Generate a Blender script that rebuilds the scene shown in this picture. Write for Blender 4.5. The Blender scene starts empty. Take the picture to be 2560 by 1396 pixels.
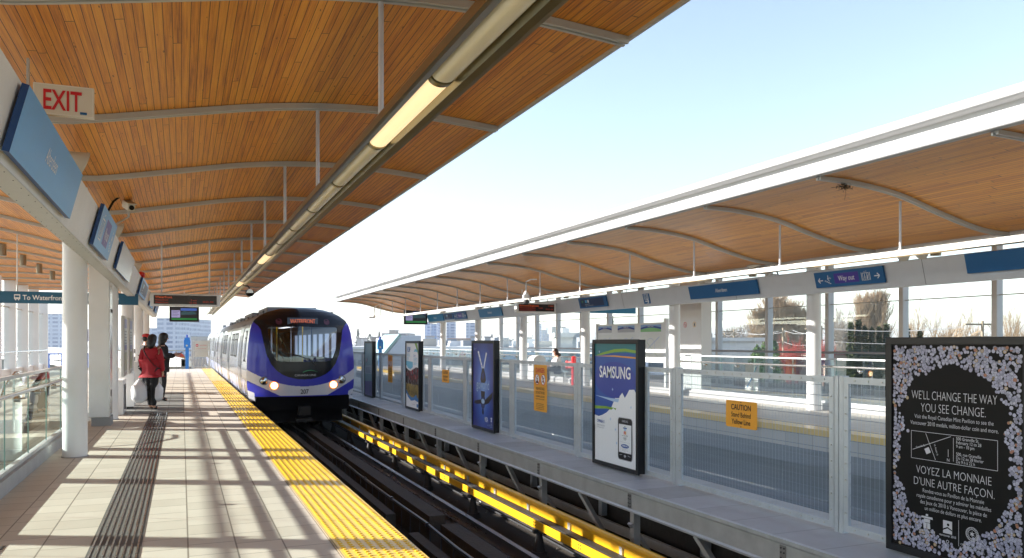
import bpy, bmesh, math, random
from mathutils import Vector, Matrix
random.seed(7)
R = math.radians
sc = bpy.context.scene
COL = sc.collection

# ------------------------------------------------------------------ camera, sky, sun, exposure
YAW = math.atan(825/1991.0)
S_, C_ = math.sin(YAW), math.cos(YAW)
EYE = 1.5
cam_d = bpy.data.cameras.new('camera'); cam = bpy.data.objects.new('camera', cam_d); COL.objects.link(cam)
cam.location = (0, 0, EYE); cam.rotation_euler = (R(90), 0, -YAW)
cam_d.sensor_width = 36.0; cam_d.lens = 36.0*1991/2560; cam_d.shift_y = 159/2560.0
cam_d.clip_start = 0.05; cam_d.clip_end = 6000
sc.camera = cam

SUN_H = Vector((-0.899, 0.438)); SUN_E = R(21.3)
w = bpy.data.worlds.new('World'); sc.world = w; w.use_nodes = True
nt = w.node_tree; nt.nodes.clear()
sky = nt.nodes.new('ShaderNodeTexSky'); sky.sky_type = 'NISHITA'; sky.sun_disc = False
sky.sun_elevation = SUN_E; sky.sun_rotation = math.atan2(SUN_H.x, SUN_H.y)
sky.air_density = 1.0; sky.dust_density = 0.5; sky.ozone_density = 2.0
bg = nt.nodes.new('ShaderNodeBackground'); bg.inputs[1].default_value = 0.135
out = nt.nodes.new('ShaderNodeOutputWorld')
hs = nt.nodes.new('ShaderNodeHueSaturation'); hs.inputs['Saturation'].default_value = 0.78; nt.links.new(sky.outputs[0], hs.inputs['Color']); nt.links.new(hs.outputs[0], bg.inputs[0]); nt.links.new(bg.outputs[0], out.inputs[0])
sl = bpy.data.lights.new('sun', 'SUN'); sl.energy = 5.0; sl.angle = R(0.5); sl.color = (1, 0.945, 0.87)
so = bpy.data.objects.new('sun', sl); COL.objects.link(so)
so.rotation_euler = Vector((-SUN_H.x*math.cos(SUN_E), -SUN_H.y*math.cos(SUN_E), -math.sin(SUN_E))).to_track_quat('-Z', 'Y').to_euler()
so.location = (-20, 10, 20)
sc.view_settings.view_transform = 'Standard'; sc.view_settings.look = 'None'
sc.view_settings.exposure = 1.4; sc.view_settings.gamma = 1
sc.cycles.max_bounces = 8; sc.cycles.transparent_max_bounces = 24

def at(u, Z):          # a ground position seen in direction u (photo pixels) at depth Z
    t = Z/1991.0
    return (t*(u-455)*C_, t*(1991*C_-(u-1280)*S_))

# ------------------------------------------------------------------ materials
MATS = {}
def nodes_of(m):
    m.use_nodes = True
    return m.node_tree, m.node_tree.nodes['Principled BSDF']
def mat(name, col, rough=0.6, metal=0.0, var=0.0, vscale=3.0, bump=0.0, bscale=40.0, spec=None, coat=0.0, stretch=(1,1,1), dirt=0.0):
    if name in MATS: return MATS[name]
    m = bpy.data.materials.new(name); nt, b = nodes_of(m)
    c = (*col, 1)
    b.inputs['Base Color'].default_value = c; b.inputs['Roughness'].default_value = rough; b.inputs['Metallic'].default_value = metal
    if spec is not None: b.inputs['Specular IOR Level'].default_value = spec
    if coat: b.inputs['Coat Weight'].default_value = coat; b.inputs['Coat Roughness'].default_value = 0.08
    tc = nt.nodes.new('ShaderNodeTexCoord'); mp = nt.nodes.new('ShaderNodeMapping'); mp.inputs['Scale'].default_value = stretch
    nt.links.new(tc.outputs['Object'], mp.inputs[0])
    if var:
        n = nt.nodes.new('ShaderNodeTexNoise'); n.inputs['Scale'].default_value = vscale; n.inputs['Detail'].default_value = 6; n.inputs['Roughness'].default_value = 0.65
        nt.links.new(mp.outputs[0], n.inputs['Vector'])
        r = nt.nodes.new('ShaderNodeMapRange'); r.inputs[1].default_value = 0.3; r.inputs[2].default_value = 0.7
        r.inputs[3].default_value = 1-var; r.inputs[4].default_value = 1+var*0.6
        nt.links.new(n.outputs[0], r.inputs[0])
        x = nt.nodes.new('ShaderNodeVectorMath'); x.operation = 'SCALE'; x.inputs[0].default_value = col
        nt.links.new(r.outputs[0], x.inputs['Scale']); nt.links.new(x.outputs[0], b.inputs['Base Color'])
        rr = nt.nodes.new('ShaderNodeMapRange'); rr.inputs[3].default_value = max(0.02, rough-0.1*var*4); rr.inputs[4].default_value = min(1, rough+0.1*var*4)
        nt.links.new(n.outputs[0], rr.inputs[0]); nt.links.new(rr.outputs[0], b.inputs['Roughness'])
    if bump:
        n2 = nt.nodes.new('ShaderNodeTexNoise'); n2.inputs['Scale'].default_value = bscale; n2.inputs['Detail'].default_value = 4
        nt.links.new(mp.outputs[0], n2.inputs['Vector'])
        bp = nt.nodes.new('ShaderNodeBump'); bp.inputs['Strength'].default_value = bump; bp.inputs['Distance'].default_value = 0.02
        nt.links.new(n2.outputs[0], bp.inputs['Height']); nt.links.new(bp.outputs[0], b.inputs['Normal'])
    MATS[name] = m
    return m
def emis(name, col, s):
    if name in MATS: return MATS[name]
    m = bpy.data.materials.new(name); nt, b = nodes_of(m)
    b.inputs['Base Color'].default_value = (*col, 1); b.inputs['Emission Color'].default_value = (*col, 1); b.inputs['Emission Strength'].default_value = s
    MATS[name] = m; return m
def glass(name, tint=(0.86, 0.95, 0.92), refl=0.12, k=1.0):
    if name in MATS: return MATS[name]
    m = bpy.data.materials.new(name); nt, b = nodes_of(m); nt.nodes.remove(b)
    o = nt.nodes['Material Output']
    t = nt.nodes.new('ShaderNodeBsdfTransparent'); t.inputs[0].default_value = (*tint, 1)
    g = nt.nodes.new('ShaderNodeBsdfGlossy'); g.inputs['Roughness'].default_value = 0.01; g.inputs[0].default_value = (0.9, 1, 0.97, 1)
    f = nt.nodes.new('ShaderNodeFresnel'); f.inputs[0].default_value = 1.45
    a = nt.nodes.new('ShaderNodeMath'); a.operation = 'MULTIPLY_ADD'; a.inputs[1].default_value = k; a.inputs[2].default_value = refl*0.4
    mx = nt.nodes.new('ShaderNodeMixShader')
    nt.links.new(f.outputs[0], a.inputs[0]); nt.links.new(a.outputs[0], mx.inputs[0]); nt.links.new(t.outputs[0], mx.inputs[1]); nt.links.new(g.outputs[0], mx.inputs[2])
    nt.links.new(mx.outputs[0], o.inputs[0])
    MATS[name] = m; return m

class N:      # tiny node-building helper
    def __init__(s, nt): s.nt = nt
    def m(s, op, a, b=None, c=None):
        n = s.nt.nodes.new('ShaderNodeMath'); n.operation = op
        for i, v in enumerate((a, b, c)):
            if v is None: continue
            if isinstance(v, (int, float)): n.inputs[i].default_value = v
            else: s.nt.links.new(v, n.inputs[i])
        return n.outputs[0]
    def vec(s, x, y, z):
        n = s.nt.nodes.new('ShaderNodeCombineXYZ')
        for i, v in enumerate((x, y, z)):
            if isinstance(v, (int, float)): n.inputs[i].default_value = v
            else: s.nt.links.new(v, n.inputs[i])
        return n.outputs[0]
    def xyz(s):
        tc = s.nt.nodes.new('ShaderNodeTexCoord'); sp = s.nt.nodes.new('ShaderNodeSeparateXYZ')
        s.nt.links.new(tc.outputs['Object'], sp.inputs[0]); return sp.outputs
    def wn(s, v):
        n = s.nt.nodes.new('ShaderNodeTexWhiteNoise'); s.nt.links.new(v, n.inputs['Vector']); return n.outputs['Value']
    def noise(s, v, sc_, det=4, ro=0.6):
        n = s.nt.nodes.new('ShaderNodeTexNoise'); n.inputs['Scale'].default_value = sc_; n.inputs['Detail'].default_value = det; n.inputs['Roughness'].default_value = ro
        s.nt.links.new(v, n.inputs['Vector']); return n.outputs[0]
    def ramp(s, v, stops):
        n = s.nt.nodes.new('ShaderNodeValToRGB'); e = n.color_ramp.elements
        while len(e) < len(stops): e.new(0.5)
        for i, (p, c) in enumerate(stops): e[i].position = p; e[i].color = (*c, 1)
        s.nt.links.new(v, n.inputs[0]); return n.outputs[0]
    def mix(s, f, a, b, mode='MIX'):
        n = s.nt.nodes.new('ShaderNodeMix'); n.data_type = 'RGBA'; n.blend_type = mode
        for i, v in ((0, f), (6, a), (7, b)):
            if isinstance(v, (int, float)): n.inputs[i].default_value = v
            elif isinstance(v, tuple): n.inputs[i].default_value = (*v, 1)
            else: s.nt.links.new(v, n.inputs[i])
        return n.outputs[2]

def wood_mat(name, wdt, seed, warm=1.0, rough=0.42, gr=1.0):
    m = bpy.data.materials.new(name); nt, b = nodes_of(m); n = N(nt)
    x, y, z = n.xyz()
    px = n.m('DIVIDE', x, wdt); fx = n.m('FLOOR', px); fr = n.m('FRACT', px)
    r1 = n.wn(n.vec(fx, seed, 0.5))
    sg = n.m('FLOOR', n.m('DIVIDE', n.m('ADD', y, n.m('MULTIPLY', r1, 5.0)), 3.7))
    r2 = n.wn(n.vec(fx, sg, seed+3.3))
    grain = n.noise(n.vec(n.m('MULTIPLY', x, 70), n.m('MULTIPLY', y, 1.3), n.m('MULTIPLY', r2, 40)), 1.0, 5, 0.7)
    big = n.noise(n.vec(n.m('MULTIPLY', x, 9), n.m('MULTIPLY', y, 0.8), n.m('MULTIPLY', r2, 20)), 1.0, 3)
    v = n.m('ADD', n.m('MULTIPLY', r2, 0.20), n.m('ADD', n.m('MULTIPLY_ADD', grain, 1.15, -0.24), n.m('MULTIPLY', big, 0.30)))
    col = n.ramp(v, [(0.25, (0.24*warm, 0.060*gr, 0.008*gr)), (0.48, (0.62*warm, 0.222*gr, 0.024*gr)), (0.70, (0.79*warm, 0.335*gr, 0.040*gr)), (0.95, (0.84*warm, 0.42*gr, 0.07*gr))])
    vo = nt.nodes.new('ShaderNodeTexVoronoi'); vo.inputs['Scale'].default_value = 1.0
    nt.links.new(n.vec(n.m('MULTIPLY', x, 26), n.m('MULTIPLY', y, 5.5), n.m('MULTIPLY', r2, 9)), vo.inputs['Vector'])
    kn = n.m('LESS_THAN', vo.outputs['Distance'], n.m('MULTIPLY_ADD', n.noise(n.vec(n.m('MULTIPLY', x, 40), n.m('MULTIPLY', y, 9), 2.0), 1.0, 3), 0.42, -0.09))
    kr = n.m('GREATER_THAN', n.wn(vo.outputs['Position']), 0.70)
    col = n.mix(n.m('MULTIPLY', n.m('MULTIPLY', kn, kr), n.m('MULTIPLY_ADD', r2, 0.5, 0.3)), col, (0.07, 0.022, 0.008))
    gap = n.m('LESS_THAN', n.m('ABSOLUTE', n.m('SUBTRACT', fr, 0.5)), 0.462)
    ey = n.m('FRACT', n.m('DIVIDE', n.m('ADD', y, n.m('MULTIPLY', r1, 5.0)), 3.7)); gy = n.m('GREATER_THAN', ey, 0.0025)
    col = n.mix(n.m('MULTIPLY', gap, gy), (0.045, 0.014, 0.005), col)
    nt.links.new(col, b.inputs['Base Color'])
    nt.links.new(n.m('MULTIPLY_ADD', grain, 0.25, rough-0.12), b.inputs['Roughness'])
    b.inputs['Specular IOR Level'].default_value = 0.4
    bp = nt.nodes.new('ShaderNodeBump'); bp.inputs['Strength'].default_value = 0.5; bp.inputs['Distance'].default_value = 0.004
    nt.links.new(n.m('ADD', gap, n.m('MULTIPLY', grain, 0.2)), bp.inputs['Height']); nt.links.new(bp.outputs[0], b.inputs['Normal'])
    MATS[name] = m; return m

def tile_mat(name, c1, c2, joint, tx=0.331, ty=0.335, ox=0.041, jw=0.009, stag=0.5, rough=0.6):
    m = bpy.data.materials.new(name); nt, b = nodes_of(m); n = N(nt)
    x, y, z = n.xyz()
    px = n.m('DIVIDE', n.m('SUBTRACT', x, ox), tx); fx = n.m('FLOOR', px); frx = n.m('FRACT', px)
    od = n.m('MULTIPLY', n.m('FRACT', n.m('MULTIPLY', fx, 0.5)), stag)
    py = n.m('ADD', n.m('DIVIDE', y, ty), od); fy = n.m('FLOOR', py); fry = n.m('FRACT', py)
    rnd = n.wn(n.vec(fx, fy, 1.7))
    ns = n.noise(n.vec(x, y, 0), 2.2, 6, 0.65); fine = n.noise(n.vec(x, y, 0), 160, 3)
    v = n.m('ADD', n.m('MULTIPLY', rnd, 0.35), n.m('ADD', n.m('MULTIPLY', ns, 0.45), n.m('MULTIPLY', fine, 0.25)))
    col = n.ramp(v, [(0.2, c1), (0.85, c2)])
    st = n.noise(n.vec(x, y, 3.0), 9, 5, 0.7)
    col = n.mix(n.m('MULTIPLY', n.m('GREATER_THAN', st, 0.66), 0.22), col, tuple(c*0.5 for c in c1))
    gv = nt.nodes.new('ShaderNodeTexVoronoi'); gv.inputs['Scale'].default_value = 3.1; nt.links.new(n.vec(x, y, 0), gv.inputs['Vector'])
    gum = n.m('MULTIPLY', n.m('LESS_THAN', gv.outputs['Distance'], 0.045), n.m('GREATER_THAN', n.wn(gv.outputs['Position']), 0.62))
    col = n.mix(n.m('MULTIPLY', gum, 0.55), col, tuple(c*0.35 for c in c1))
    gr_ = n.noise(n.vec(n.m('MULTIPLY', x, 2.2), n.m('MULTIPLY', y, .35), 9.0), 1.0, 5, 0.6)
    col = n.mix(n.m('MULTIPLY', n.m('SUBTRACT', 1.0, gr_), 0.30), col, tuple(c*0.62 for c in c1))
    ax = n.m('LESS_THAN', n.m('ABSOLUTE', n.m('SUBTRACT', frx, 0.5)), 0.5-jw/tx/2*1.3); ay = n.m('LESS_THAN', n.m('ABSOLUTE', n.m('SUBTRACT', fry, 0.5)), 0.5-jw/ty/2)
    inn = n.m('MULTIPLY', ax, ay)
    col = n.mix(inn, joint, col); nt.links.new(col, b.inputs['Base Color'])
    nt.links.new(n.m('MULTIPLY_ADD', ns, 0.3, rough-0.15), b.inputs['Roughness'])
    bp = nt.nodes.new('ShaderNodeBump'); bp.inputs['Strength'].default_value = 0.4; bp.inputs['Distance'].default_value = 0.003
    nt.links.new(n.m('ADD', inn, n.m('MULTIPLY', fine, 0.25)), bp.inputs['Height']); nt.links.new(bp.outputs[0], b.inputs['Normal'])
    MATS[name] = m; return m

def facade_mat(name, wall, win, fh=3.0, ww=2.2, rough=0.5, frac_h=0.5, frac_w=0.6):
    m = bpy.data.materials.new(name); nt, b = nodes_of(m); n = N(nt)
    x, y, z = n.xyz(); s = n.m('ADD', x, y)
    pz = n.m('DIVIDE', z, fh); ps = n.m('DIVIDE', s, ww)
    a = n.m('LESS_THAN', n.m('FRACT', pz), frac_h); c = n.m('LESS_THAN', n.m('FRACT', ps), frac_w)
    rnd = n.wn(n.vec(n.m('FLOOR', ps), n.m('FLOOR', pz), 0.3))
    g = n.mix(n.m('MULTIPLY', rnd, 0.6), win, wall)
    geo = nt.nodes.new('ShaderNodeNewGeometry'); sp = nt.nodes.new('ShaderNodeSeparateXYZ'); nt.links.new(geo.outputs['Normal'], sp.inputs[0])
    up = n.m('LESS_THAN', sp.outputs[2], 0.5)
    nt.links.new(n.mix(n.m('MULTIPLY', up, n.m('MULTIPLY', a, c)), wall, g), b.inputs['Base Color']); b.inputs['Roughness'].default_value = rough
    MATS[name] = m; return m

WOOD = wood_mat('stained cedar planks', 0.059, 1.0)
WOOD_R = wood_mat('stained cedar planks far', 0.059, 7.0, 1.0, 0.36, 1.03)
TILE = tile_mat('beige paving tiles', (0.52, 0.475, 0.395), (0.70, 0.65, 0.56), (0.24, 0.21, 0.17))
TILE_DK = tile_mat('grey paving tiles', (0.15, 0.155, 0.15), (0.24, 0.245, 0.235), (0.07, 0.07, 0.065))
WHITE = mat('white painted steel', (0.74, 0.75, 0.75), 0.38, var=0.05, vscale=1.3, coat=0.2)
STEELGREY = mat('grey painted steel', (0.52, 0.52, 0.49), 0.42, var=0.06, vscale=2)
RIB = mat('warm grey rib steel', (0.50, 0.49, 0.45), 0.45, var=0.08, vscale=3)
SILVER = mat('brushed aluminium', (0.62, 0.62, 0.60), 0.36, 1.0, var=0.12, vscale=2.5, stretch=(1, .15, 1))
ALU = mat('matt aluminium', (0.60, 0.62, 0.63), 0.45, 0.55, var=0.14, vscale=4)
GALV = mat('galvanised steel', (0.50, 0.54, 0.58), 0.45, 0.5, var=0.10, vscale=5)
STAIN = mat('stainless steel', (0.62, 0.62, 0.62), 0.22, 1.0, var=0.08, vscale=4)
BLACK = mat('black enamel', (0.008, 0.008, 0.010), 0.38, spec=0.35)
DARK = mat('dark grey metal', (0.035, 0.036, 0.04), 0.6, var=0.2)
CONC = mat('concrete', (0.33, 0.325, 0.31), 0.85, var=0.25, vscale=2.5, bump=0.3, bscale=30)
CONC_DK = mat('dark track concrete', (0.058, 0.047, 0.037), 0.9, var=0.4, vscale=1.8, bump=0.5, bscale=22)  # very dark brown base for the near track area, varied by noise
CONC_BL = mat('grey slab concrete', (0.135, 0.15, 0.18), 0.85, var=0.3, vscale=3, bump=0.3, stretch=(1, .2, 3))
YEL = mat('yellow tactile paint', (0.80, 0.50, 0.015), 0.42, var=0.12, vscale=5, coat=0.15)
YELR = mat('yellow rail cover', (0.86, 0.47, 0.012), 0.4, var=0.12, vscale=3)
BLUE = mat('blue sign enamel', (0.010, 0.115, 0.30), 0.42, var=0.05)
BLUE2 = mat('teal blue sign enamel', (0.008, 0.10, 0.19), 0.4)
VIOLET = mat('violet sign panel', (0.07, 0.04, 0.33), 0.4)
SIGNWHITE = mat('white sign lettering', (0.82, 0.82, 0.82), 0.5)
PRINTBLK = mat('black print', (0.01, 0.01, 0.01), 0.6)
PRINTRED = mat('red print', (0.62, 0.01, 0.02), 0.5)
SIGNYEL = mat('amber sign enamel', (0.83, 0.36, 0.012), 0.45, var=0.05)
GLASS = glass('balustrade glass'); GLASS_F = glass('far balustrade glass', (0.84, 0.93, 0.92), 0.04, 0.40)
WGLASS = glass('window glass', (0.96, 0.985, 0.985), 0.01, 0.12)
PANEL = mat('pale cladding panel', (0.74, 0.75, 0.74), 0.45, var=0.05)

# ------------------------------------------------------------------ mesh helpers
ORG = {}
class MB:
    def __init__(s): s.v = []; s.f = []; s.mi = []
    def face(s, pts, m=0):
        i = len(s.v); s.v += [Vector(p) for p in pts]; s.f.append(tuple(range(i, i+len(pts)))); s.mi.append(m); return s
    def add(s, vs, fs, m=0):
        i = len(s.v); s.v += [Vector(p) for p in vs]; s.f += [tuple(a+i for a in f) for f in fs]; s.mi += [m]*len(fs); return s
    def box(s, x0, y0, z0, x1, y1, z1, m=0):
        return s.add([(x0,y0,z0),(x1,y0,z0),(x1,y1,z0),(x0,y1,z0),(x0,y0,z1),(x1,y0,z1),(x1,y1,z1),(x0,y1,z1)],
                     [(0,3,2,1),(4,5,6,7),(0,1,5,4),(1,2,6,5),(2,3,7,6),(3,0,4,7)], m)
    def cbox(s, c, d, m=0): return s.box(c[0]-d[0]/2, c[1]-d[1]/2, c[2]-d[2]/2, c[0]+d[0]/2, c[1]+d[1]/2, c[2]+d[2]/2, m)
    def bar(s, a, b, wd, th, m=0, up=(0,0,1)):
        a, b = Vector(a), Vector(b); d = (b-a).normalized(); up = Vector(up)
        sd = d.cross(up)
        if sd.length < 1e-4: sd = d.cross(Vector((1,0,0)))
        sd.normalize(); u = sd.cross(d).normalized()
        sd *= wd/2; u *= th/2
        return s.add([a-sd-u, a+sd-u, a+sd+u, a-sd+u, b-sd-u, b+sd-u, b+sd+u, b-sd+u], [(0,3,2,1),(4,5,6,7),(0,1,5,4),(1,2,6,5),(2,3,7,6),(3,0,4,7)], m)
    def cyl(s, a, b, r, n=16, r2=None, m=0, caps=True):
        a, b = Vector(a), Vector(b); d = (b-a).normalized(); r2 = r if r2 is None else r2
        u = d.orthogonal().normalized(); v = d.cross(u)
        ring = lambda c, rr: [c+u*rr*math.cos(2*math.pi*i/n)+v*rr*math.sin(2*math.pi*i/n) for i in range(n)]
        fs = [(i, (i+1) % n, n+(i+1) % n, n+i) for i in range(n)]
        if caps: fs += [tuple(reversed(range(n))), tuple(range(n, 2*n))]
        return s.add(ring(a, r)+ring(b, r2), fs, m)
    def tube(s, pts, r, n=8, m=0):
        for a, b in zip(pts[:-1], pts[1:]): s.cyl(a, b, r, n, m=m)
        return s
    def prism_y(s, poly, y0, y1, m=0):      # poly in (x,z), extruded along y
        n = len(poly)
        return s.add([(x, y0, z) for x, z in poly]+[(x, y1, z) for x, z in poly], [tuple(range(n)), tuple(reversed(range(n, 2*n)))]+[(i, n+i, n+(i+1) % n, (i+1) % n) for i in range(n)], m)
    def sheet_y(s, poly, y0, y1, ny=1, m=0):
        n = len(poly)
        for k in range(ny):
            a, b = y0+(y1-y0)*k/ny, y0+(y1-y0)*(k+1)/ny
            s.add([(x, a, z) for x, z in poly]+[(x, b, z) for x, z in poly], [(i, i+1, n+i+1, n+i) for i in range(n-1)], m)
        return s
    def ball(s, c, r, nu=12, nv=8, sc3=(1,1,1), m=0, vmin=-1, jit=0):
        c = Vector(c); vs = []; fs = []
        for j in range(nv+1):
            t = math.pi*j/nv
            for i in range(nu):
                p = 2*math.pi*i/nu; q = 1+random.uniform(-jit, jit)
                vs.append(c+Vector((r*sc3[0]*math.sin(t)*math.cos(p)*q, r*sc3[1]*math.sin(t)*math.sin(p)*q, r*sc3[2]*max(vmin, math.cos(t))*q)))
        for j in range(nv):
            for i in range(nu): fs.append((j*nu+i, (j+1)*nu+i, (j+1)*nu+(i+1) % nu, j*nu+(i+1) % nu))
        return s.add(vs, fs, m)
    def build(s, name, mats, parent=None, smooth=False, bevel=0, org=None, auto=None):
        o3 = ORG[parent.as_pointer()] if parent is not None else (Vector(org) if org is not None else Vector((0, 0, 0)))
        me = bpy.data.meshes.new(name); me.from_pydata([v-o3 for v in s.v], [], s.f)
        for mm in (mats if isinstance(mats, (list, tuple)) else [mats]): me.materials.append(mm)
        me.polygons.foreach_set('material_index', s.mi)
        if smooth: me.polygons.foreach_set('use_smooth', [True]*len(me.polygons))
        me.validate(); me.update()
        o = bpy.data.objects.new(name, me); COL.objects.link(o)
        if parent is not None: o.parent = parent
        else: o.location = o3
        ORG[o.as_pointer()] = o3
        if bevel:
            bm = bmesh.new(); bm.from_mesh(me); bmesh.ops.remove_doubles(bm, verts=bm.verts, dist=1e-5)
            es = [e for e in bm.edges if len(e.link_faces) == 2 and e.calc_face_angle(0) > 0.5]
            bmesh.ops.bevel(bm, geom=es, offset=bevel, segments=2, affect='EDGES', profile=0.6, clamp_overlap=True)
            bm.to_mesh(me); bm.free()
        if auto: me.set_sharp_from_angle(angle=R(auto))
        return o

def tag(o, label=None, cat=None, group=None, kind=None):
    if label: o['label'] = label
    if cat: o['category'] = cat
    if group: o['group'] = group
    if kind: o['kind'] = kind
    return o
def thing(name, loc, label, cat, group=None):
    o = bpy.data.objects.new(name, None); COL.objects.link(o); o.location = loc; o.empty_display_size = 0.2
    ORG[o.as_pointer()] = Vector(loc)
    return tag(o, label, cat, group)
def struct(name, mb, m, **k): return tag(mb.build(name, m, **k), kind='structure')
def copy_tree(o, parent=None):
    c = o.copy(); COL.objects.link(c)
    if parent is not None: c.parent = parent
    for ch in o.children: copy_tree(ch, c)
    return c

# sign planes: right, up, normal (towards the reader); art is laid on in thin printed layers
class Plane:
    def __init__(s, o, right, up, nrm): s.o = Vector(o); s.r = Vector(right).normalized(); s.u = Vector(up).normalized(); s.n = Vector(nrm).normalized()
    def P(s, a, b, d=0): return s.o+s.r*a+s.u*b+s.n*d
    def poly(s, mb, pts, m, d=0.002): mb.face([s.P(a, b, d) for a, b in pts], m)
    def rect(s, mb, a0, b0, a1, b1, m, d=0.002): s.poly(mb, [(a0,b0),(a1,b0),(a1,b1),(a0,b1)], m, d)
    def disc(s, mb, a, b, r, m, d=0.002, n=20, ry=None): s.poly(mb, [(a+r*math.cos(2*math.pi*i/n), b+(ry or r)*math.sin(2*math.pi*i/n)) for i in range(n)], m, d)
    def ring(s, mb, a, b, r, wd, m, d=0.002, n=20):
        for i in range(n):
            t, q = 2*math.pi*i/n, 2*math.pi*(i+1)/n
            s.poly(mb, [(a+r*math.cos(t), b+r*math.sin(t)), (a+(r-wd)*math.cos(t), b+(r-wd)*math.sin(t)), (a+(r-wd)*math.cos(q), b+(r-wd)*math.sin(q)), (a+r*math.cos(q), b+r*math.sin(q))], m, d)
    def line(s, mb, a0, b0, a1, b1, wd, m, d=0.002):
        dx, dy = a1-a0, b1-b0; L = math.hypot(dx, dy) or 1; nx, ny = -dy/L*wd/2, dx/L*wd/2
        s.poly(mb, [(a0+nx, b0+ny), (a0-nx, b0-ny), (a1-nx, b1-ny), (a1+nx, b1+ny)], m, d)
    def text(s, mb, txt, a, b, size, m, d=0.003, al='CENTER', sx=1.0, bold=0.0, rot=0.0):
        vs, fs = glyphs(txt, al, bold)
        cr, sr = math.cos(rot), math.sin(rot)
        mb.add([s.P(a+(x*sx*cr-y*sr)*size, b+(x*sx*sr+y*cr)*size, d) for x, y in vs], fs, m)
def glyphs(txt, al='CENTER', bold=0.0):
    cu = bpy.data.curves.new('t', 'FONT'); cu.body = txt; cu.size = 1; cu.align_x = al; cu.offset = bold; cu.resolution_u = 3; cu.fill_mode = 'FRONT'
    o = bpy.data.objects.new('t', cu); COL.objects.link(o)
    me = bpy.data.meshes.new_from_object(o.evaluated_get(bpy.context.evaluated_depsgraph_get()))
    vs = [(v.co.x, v.co.y) for v in me.vertices]; fs = [tuple(p.vertices) for p in me.polygons]
    bpy.data.objects.remove(o); bpy.data.curves.remove(cu); bpy.data.meshes.remove(me)
    return vs, fs
def lerp(tab, x):
    if x <= tab[0][0]: return tab[0][1]
    for (a, p), (b, q) in zip(tab[:-1], tab[1:]):
        if x <= b: return p+(q-p)*(x-a)/(b-a)
    return tab[-1][1]
def spline(tab, n=6):       # Catmull-Rom through points
    P = [tab[0]]+list(tab)+[tab[-1]]; o = []
    for i in range(1, len(P)-2):
        for k in range(n):
            t = k/n; q = []
            for j in (0, 1):
                p0, p1, p2, p3 = P[i-1][j], P[i][j], P[i+1][j], P[i+2][j]
                q.append(0.5*((2*p1)+(-p0+p2)*t+(2*p0-5*p1+4*p2-p3)*t*t+(-p0+3*p1-3*p2+p3)*t**3))
            o.append(tuple(q))
    return o+[tuple(tab[-1])]

# ================================================================== THE SETTING
# near platform (stairwell hole behind the glass)
HX0, HX1, HY0, HY1 = -3.9, -1.76, 3.0, 14.6
m = MB()
m.box(-6.9, -4, -0.4, HX0, 49.6, 0); m.box(HX0, -4, -0.4, HX1, HY0, 0); m.box(HX0, HY1, -0.4, HX1, 49.6, 0); m.box(HX1, -4, -0.4, 1.585, 49.6, 0)
struct('platform_near', m, TILE)
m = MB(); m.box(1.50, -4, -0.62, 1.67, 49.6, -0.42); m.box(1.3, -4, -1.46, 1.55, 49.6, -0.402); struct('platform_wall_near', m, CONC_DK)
m = MB(); m.box(1.051, -4, 0.003, 1.583, 49.4, 0.009)
y = 4.0
while y < 33:
    stp = 0.061
    for i in range(8):
        x = 1.085+i*0.0665
        vs = []
        for rr, zz in ((0.021, 0.009), (0.0125, 0.0155)):
            for k in range(6): vs.append((x+rr*math.cos(k*math.pi/3), y+rr*math.sin(k*math.pi/3), zz))
        m.add(vs, [(k, (k+1) % 6, 6+(k+1) % 6, 6+k) for k in range(6)]+[tuple(range(6, 12))])
    y += stp
YELT = mat('yellow tactile tile', (0.80, 0.50, 0.015), 0.4, var=0.10, vscale=5, coat=0.2)
struct('tactile_edge_near', m, YELT)
m = MB(); y = 4.3
while y < 30: m.box(1.052, y, 0.0095, 1.582, y+0.006, 0.0105); y += 1.22
m.box(1.036, -4, 0.002, 1.050, 49, 0.0075)
struct('tactile_joints', m, mat('joint sealant', (0.38, 0.30, 0.18), 0.7))
m = MB(); m.box(-0.625, -3, 0.0, -0.275, 18.4, 0.004); struct('guide_strip', m, mat('dark guide tile', (0.115, 0.11, 0.10), 0.75, var=0.3, vscale=30))
m = MB(); y = 3.2
while y < 18.3:
    for i in range(8):
        x = -0.603+i*0.0435; m.box(x-0.0065, y+0.006, 0.004, x+0.0065, y+0.327, 0.009)
    y += 0.335
struct('guide_strip_bars', m, STAIN)
m = MB(); m.box(-1.55, 18.4, 0.0, 0.04, 25.9, 0.004); struct('paving_inlay', m, TILE_DK)
m = MB(); m.box(-1.75, -4, 0.001, -1.60, 15.85, 0.157); m.box(-1.78, 16.9, 0.001, -1.66, 19.0, 0.157)
struct('kerb_near', m, mat('kerb concrete', (0.42, 0.43, 0.43), 0.7, var=0.1, vscale=4))
# floor drain
m = MB(); m.box(-1.44, 6.74, 0.0, -1.2, 6.86, 0.003)
for i in range(9): m.box(-1.43+i*0.025, 6.745, 0.003, -1.418+i*0.025, 6.855, 0.006, 1)
o = m.build('floor_drain', [BLACK, STAIN], org=(-1.32, 6.8, 0)); tag(o, 'small slotted floor drain in the paving near the glass balustrade', 'drain')

# stairs going down behind the near balustrade
m = MB()
for i in range(30):
    y1 = HY1-0.30*i; z1 = -0.17*(i+1)
    m.box(HX0+0.02, y1-0.30, z1-0.3, HX1-0.02, y1, z1)
struct('stairs', m, mat('stair concrete', (0.40, 0.40, 0.37), 0.7, var=0.12, vscale=6))
m = MB()
for i in range(30): y1 = HY1-0.30*i; z1 = -0.17*(i+1); m.box(HX0+0.02, y1-0.302, z1+0.001, HX1-0.02, y1-0.26, z1+0.006)
struct('stair_nosings', m, DARK)

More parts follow.
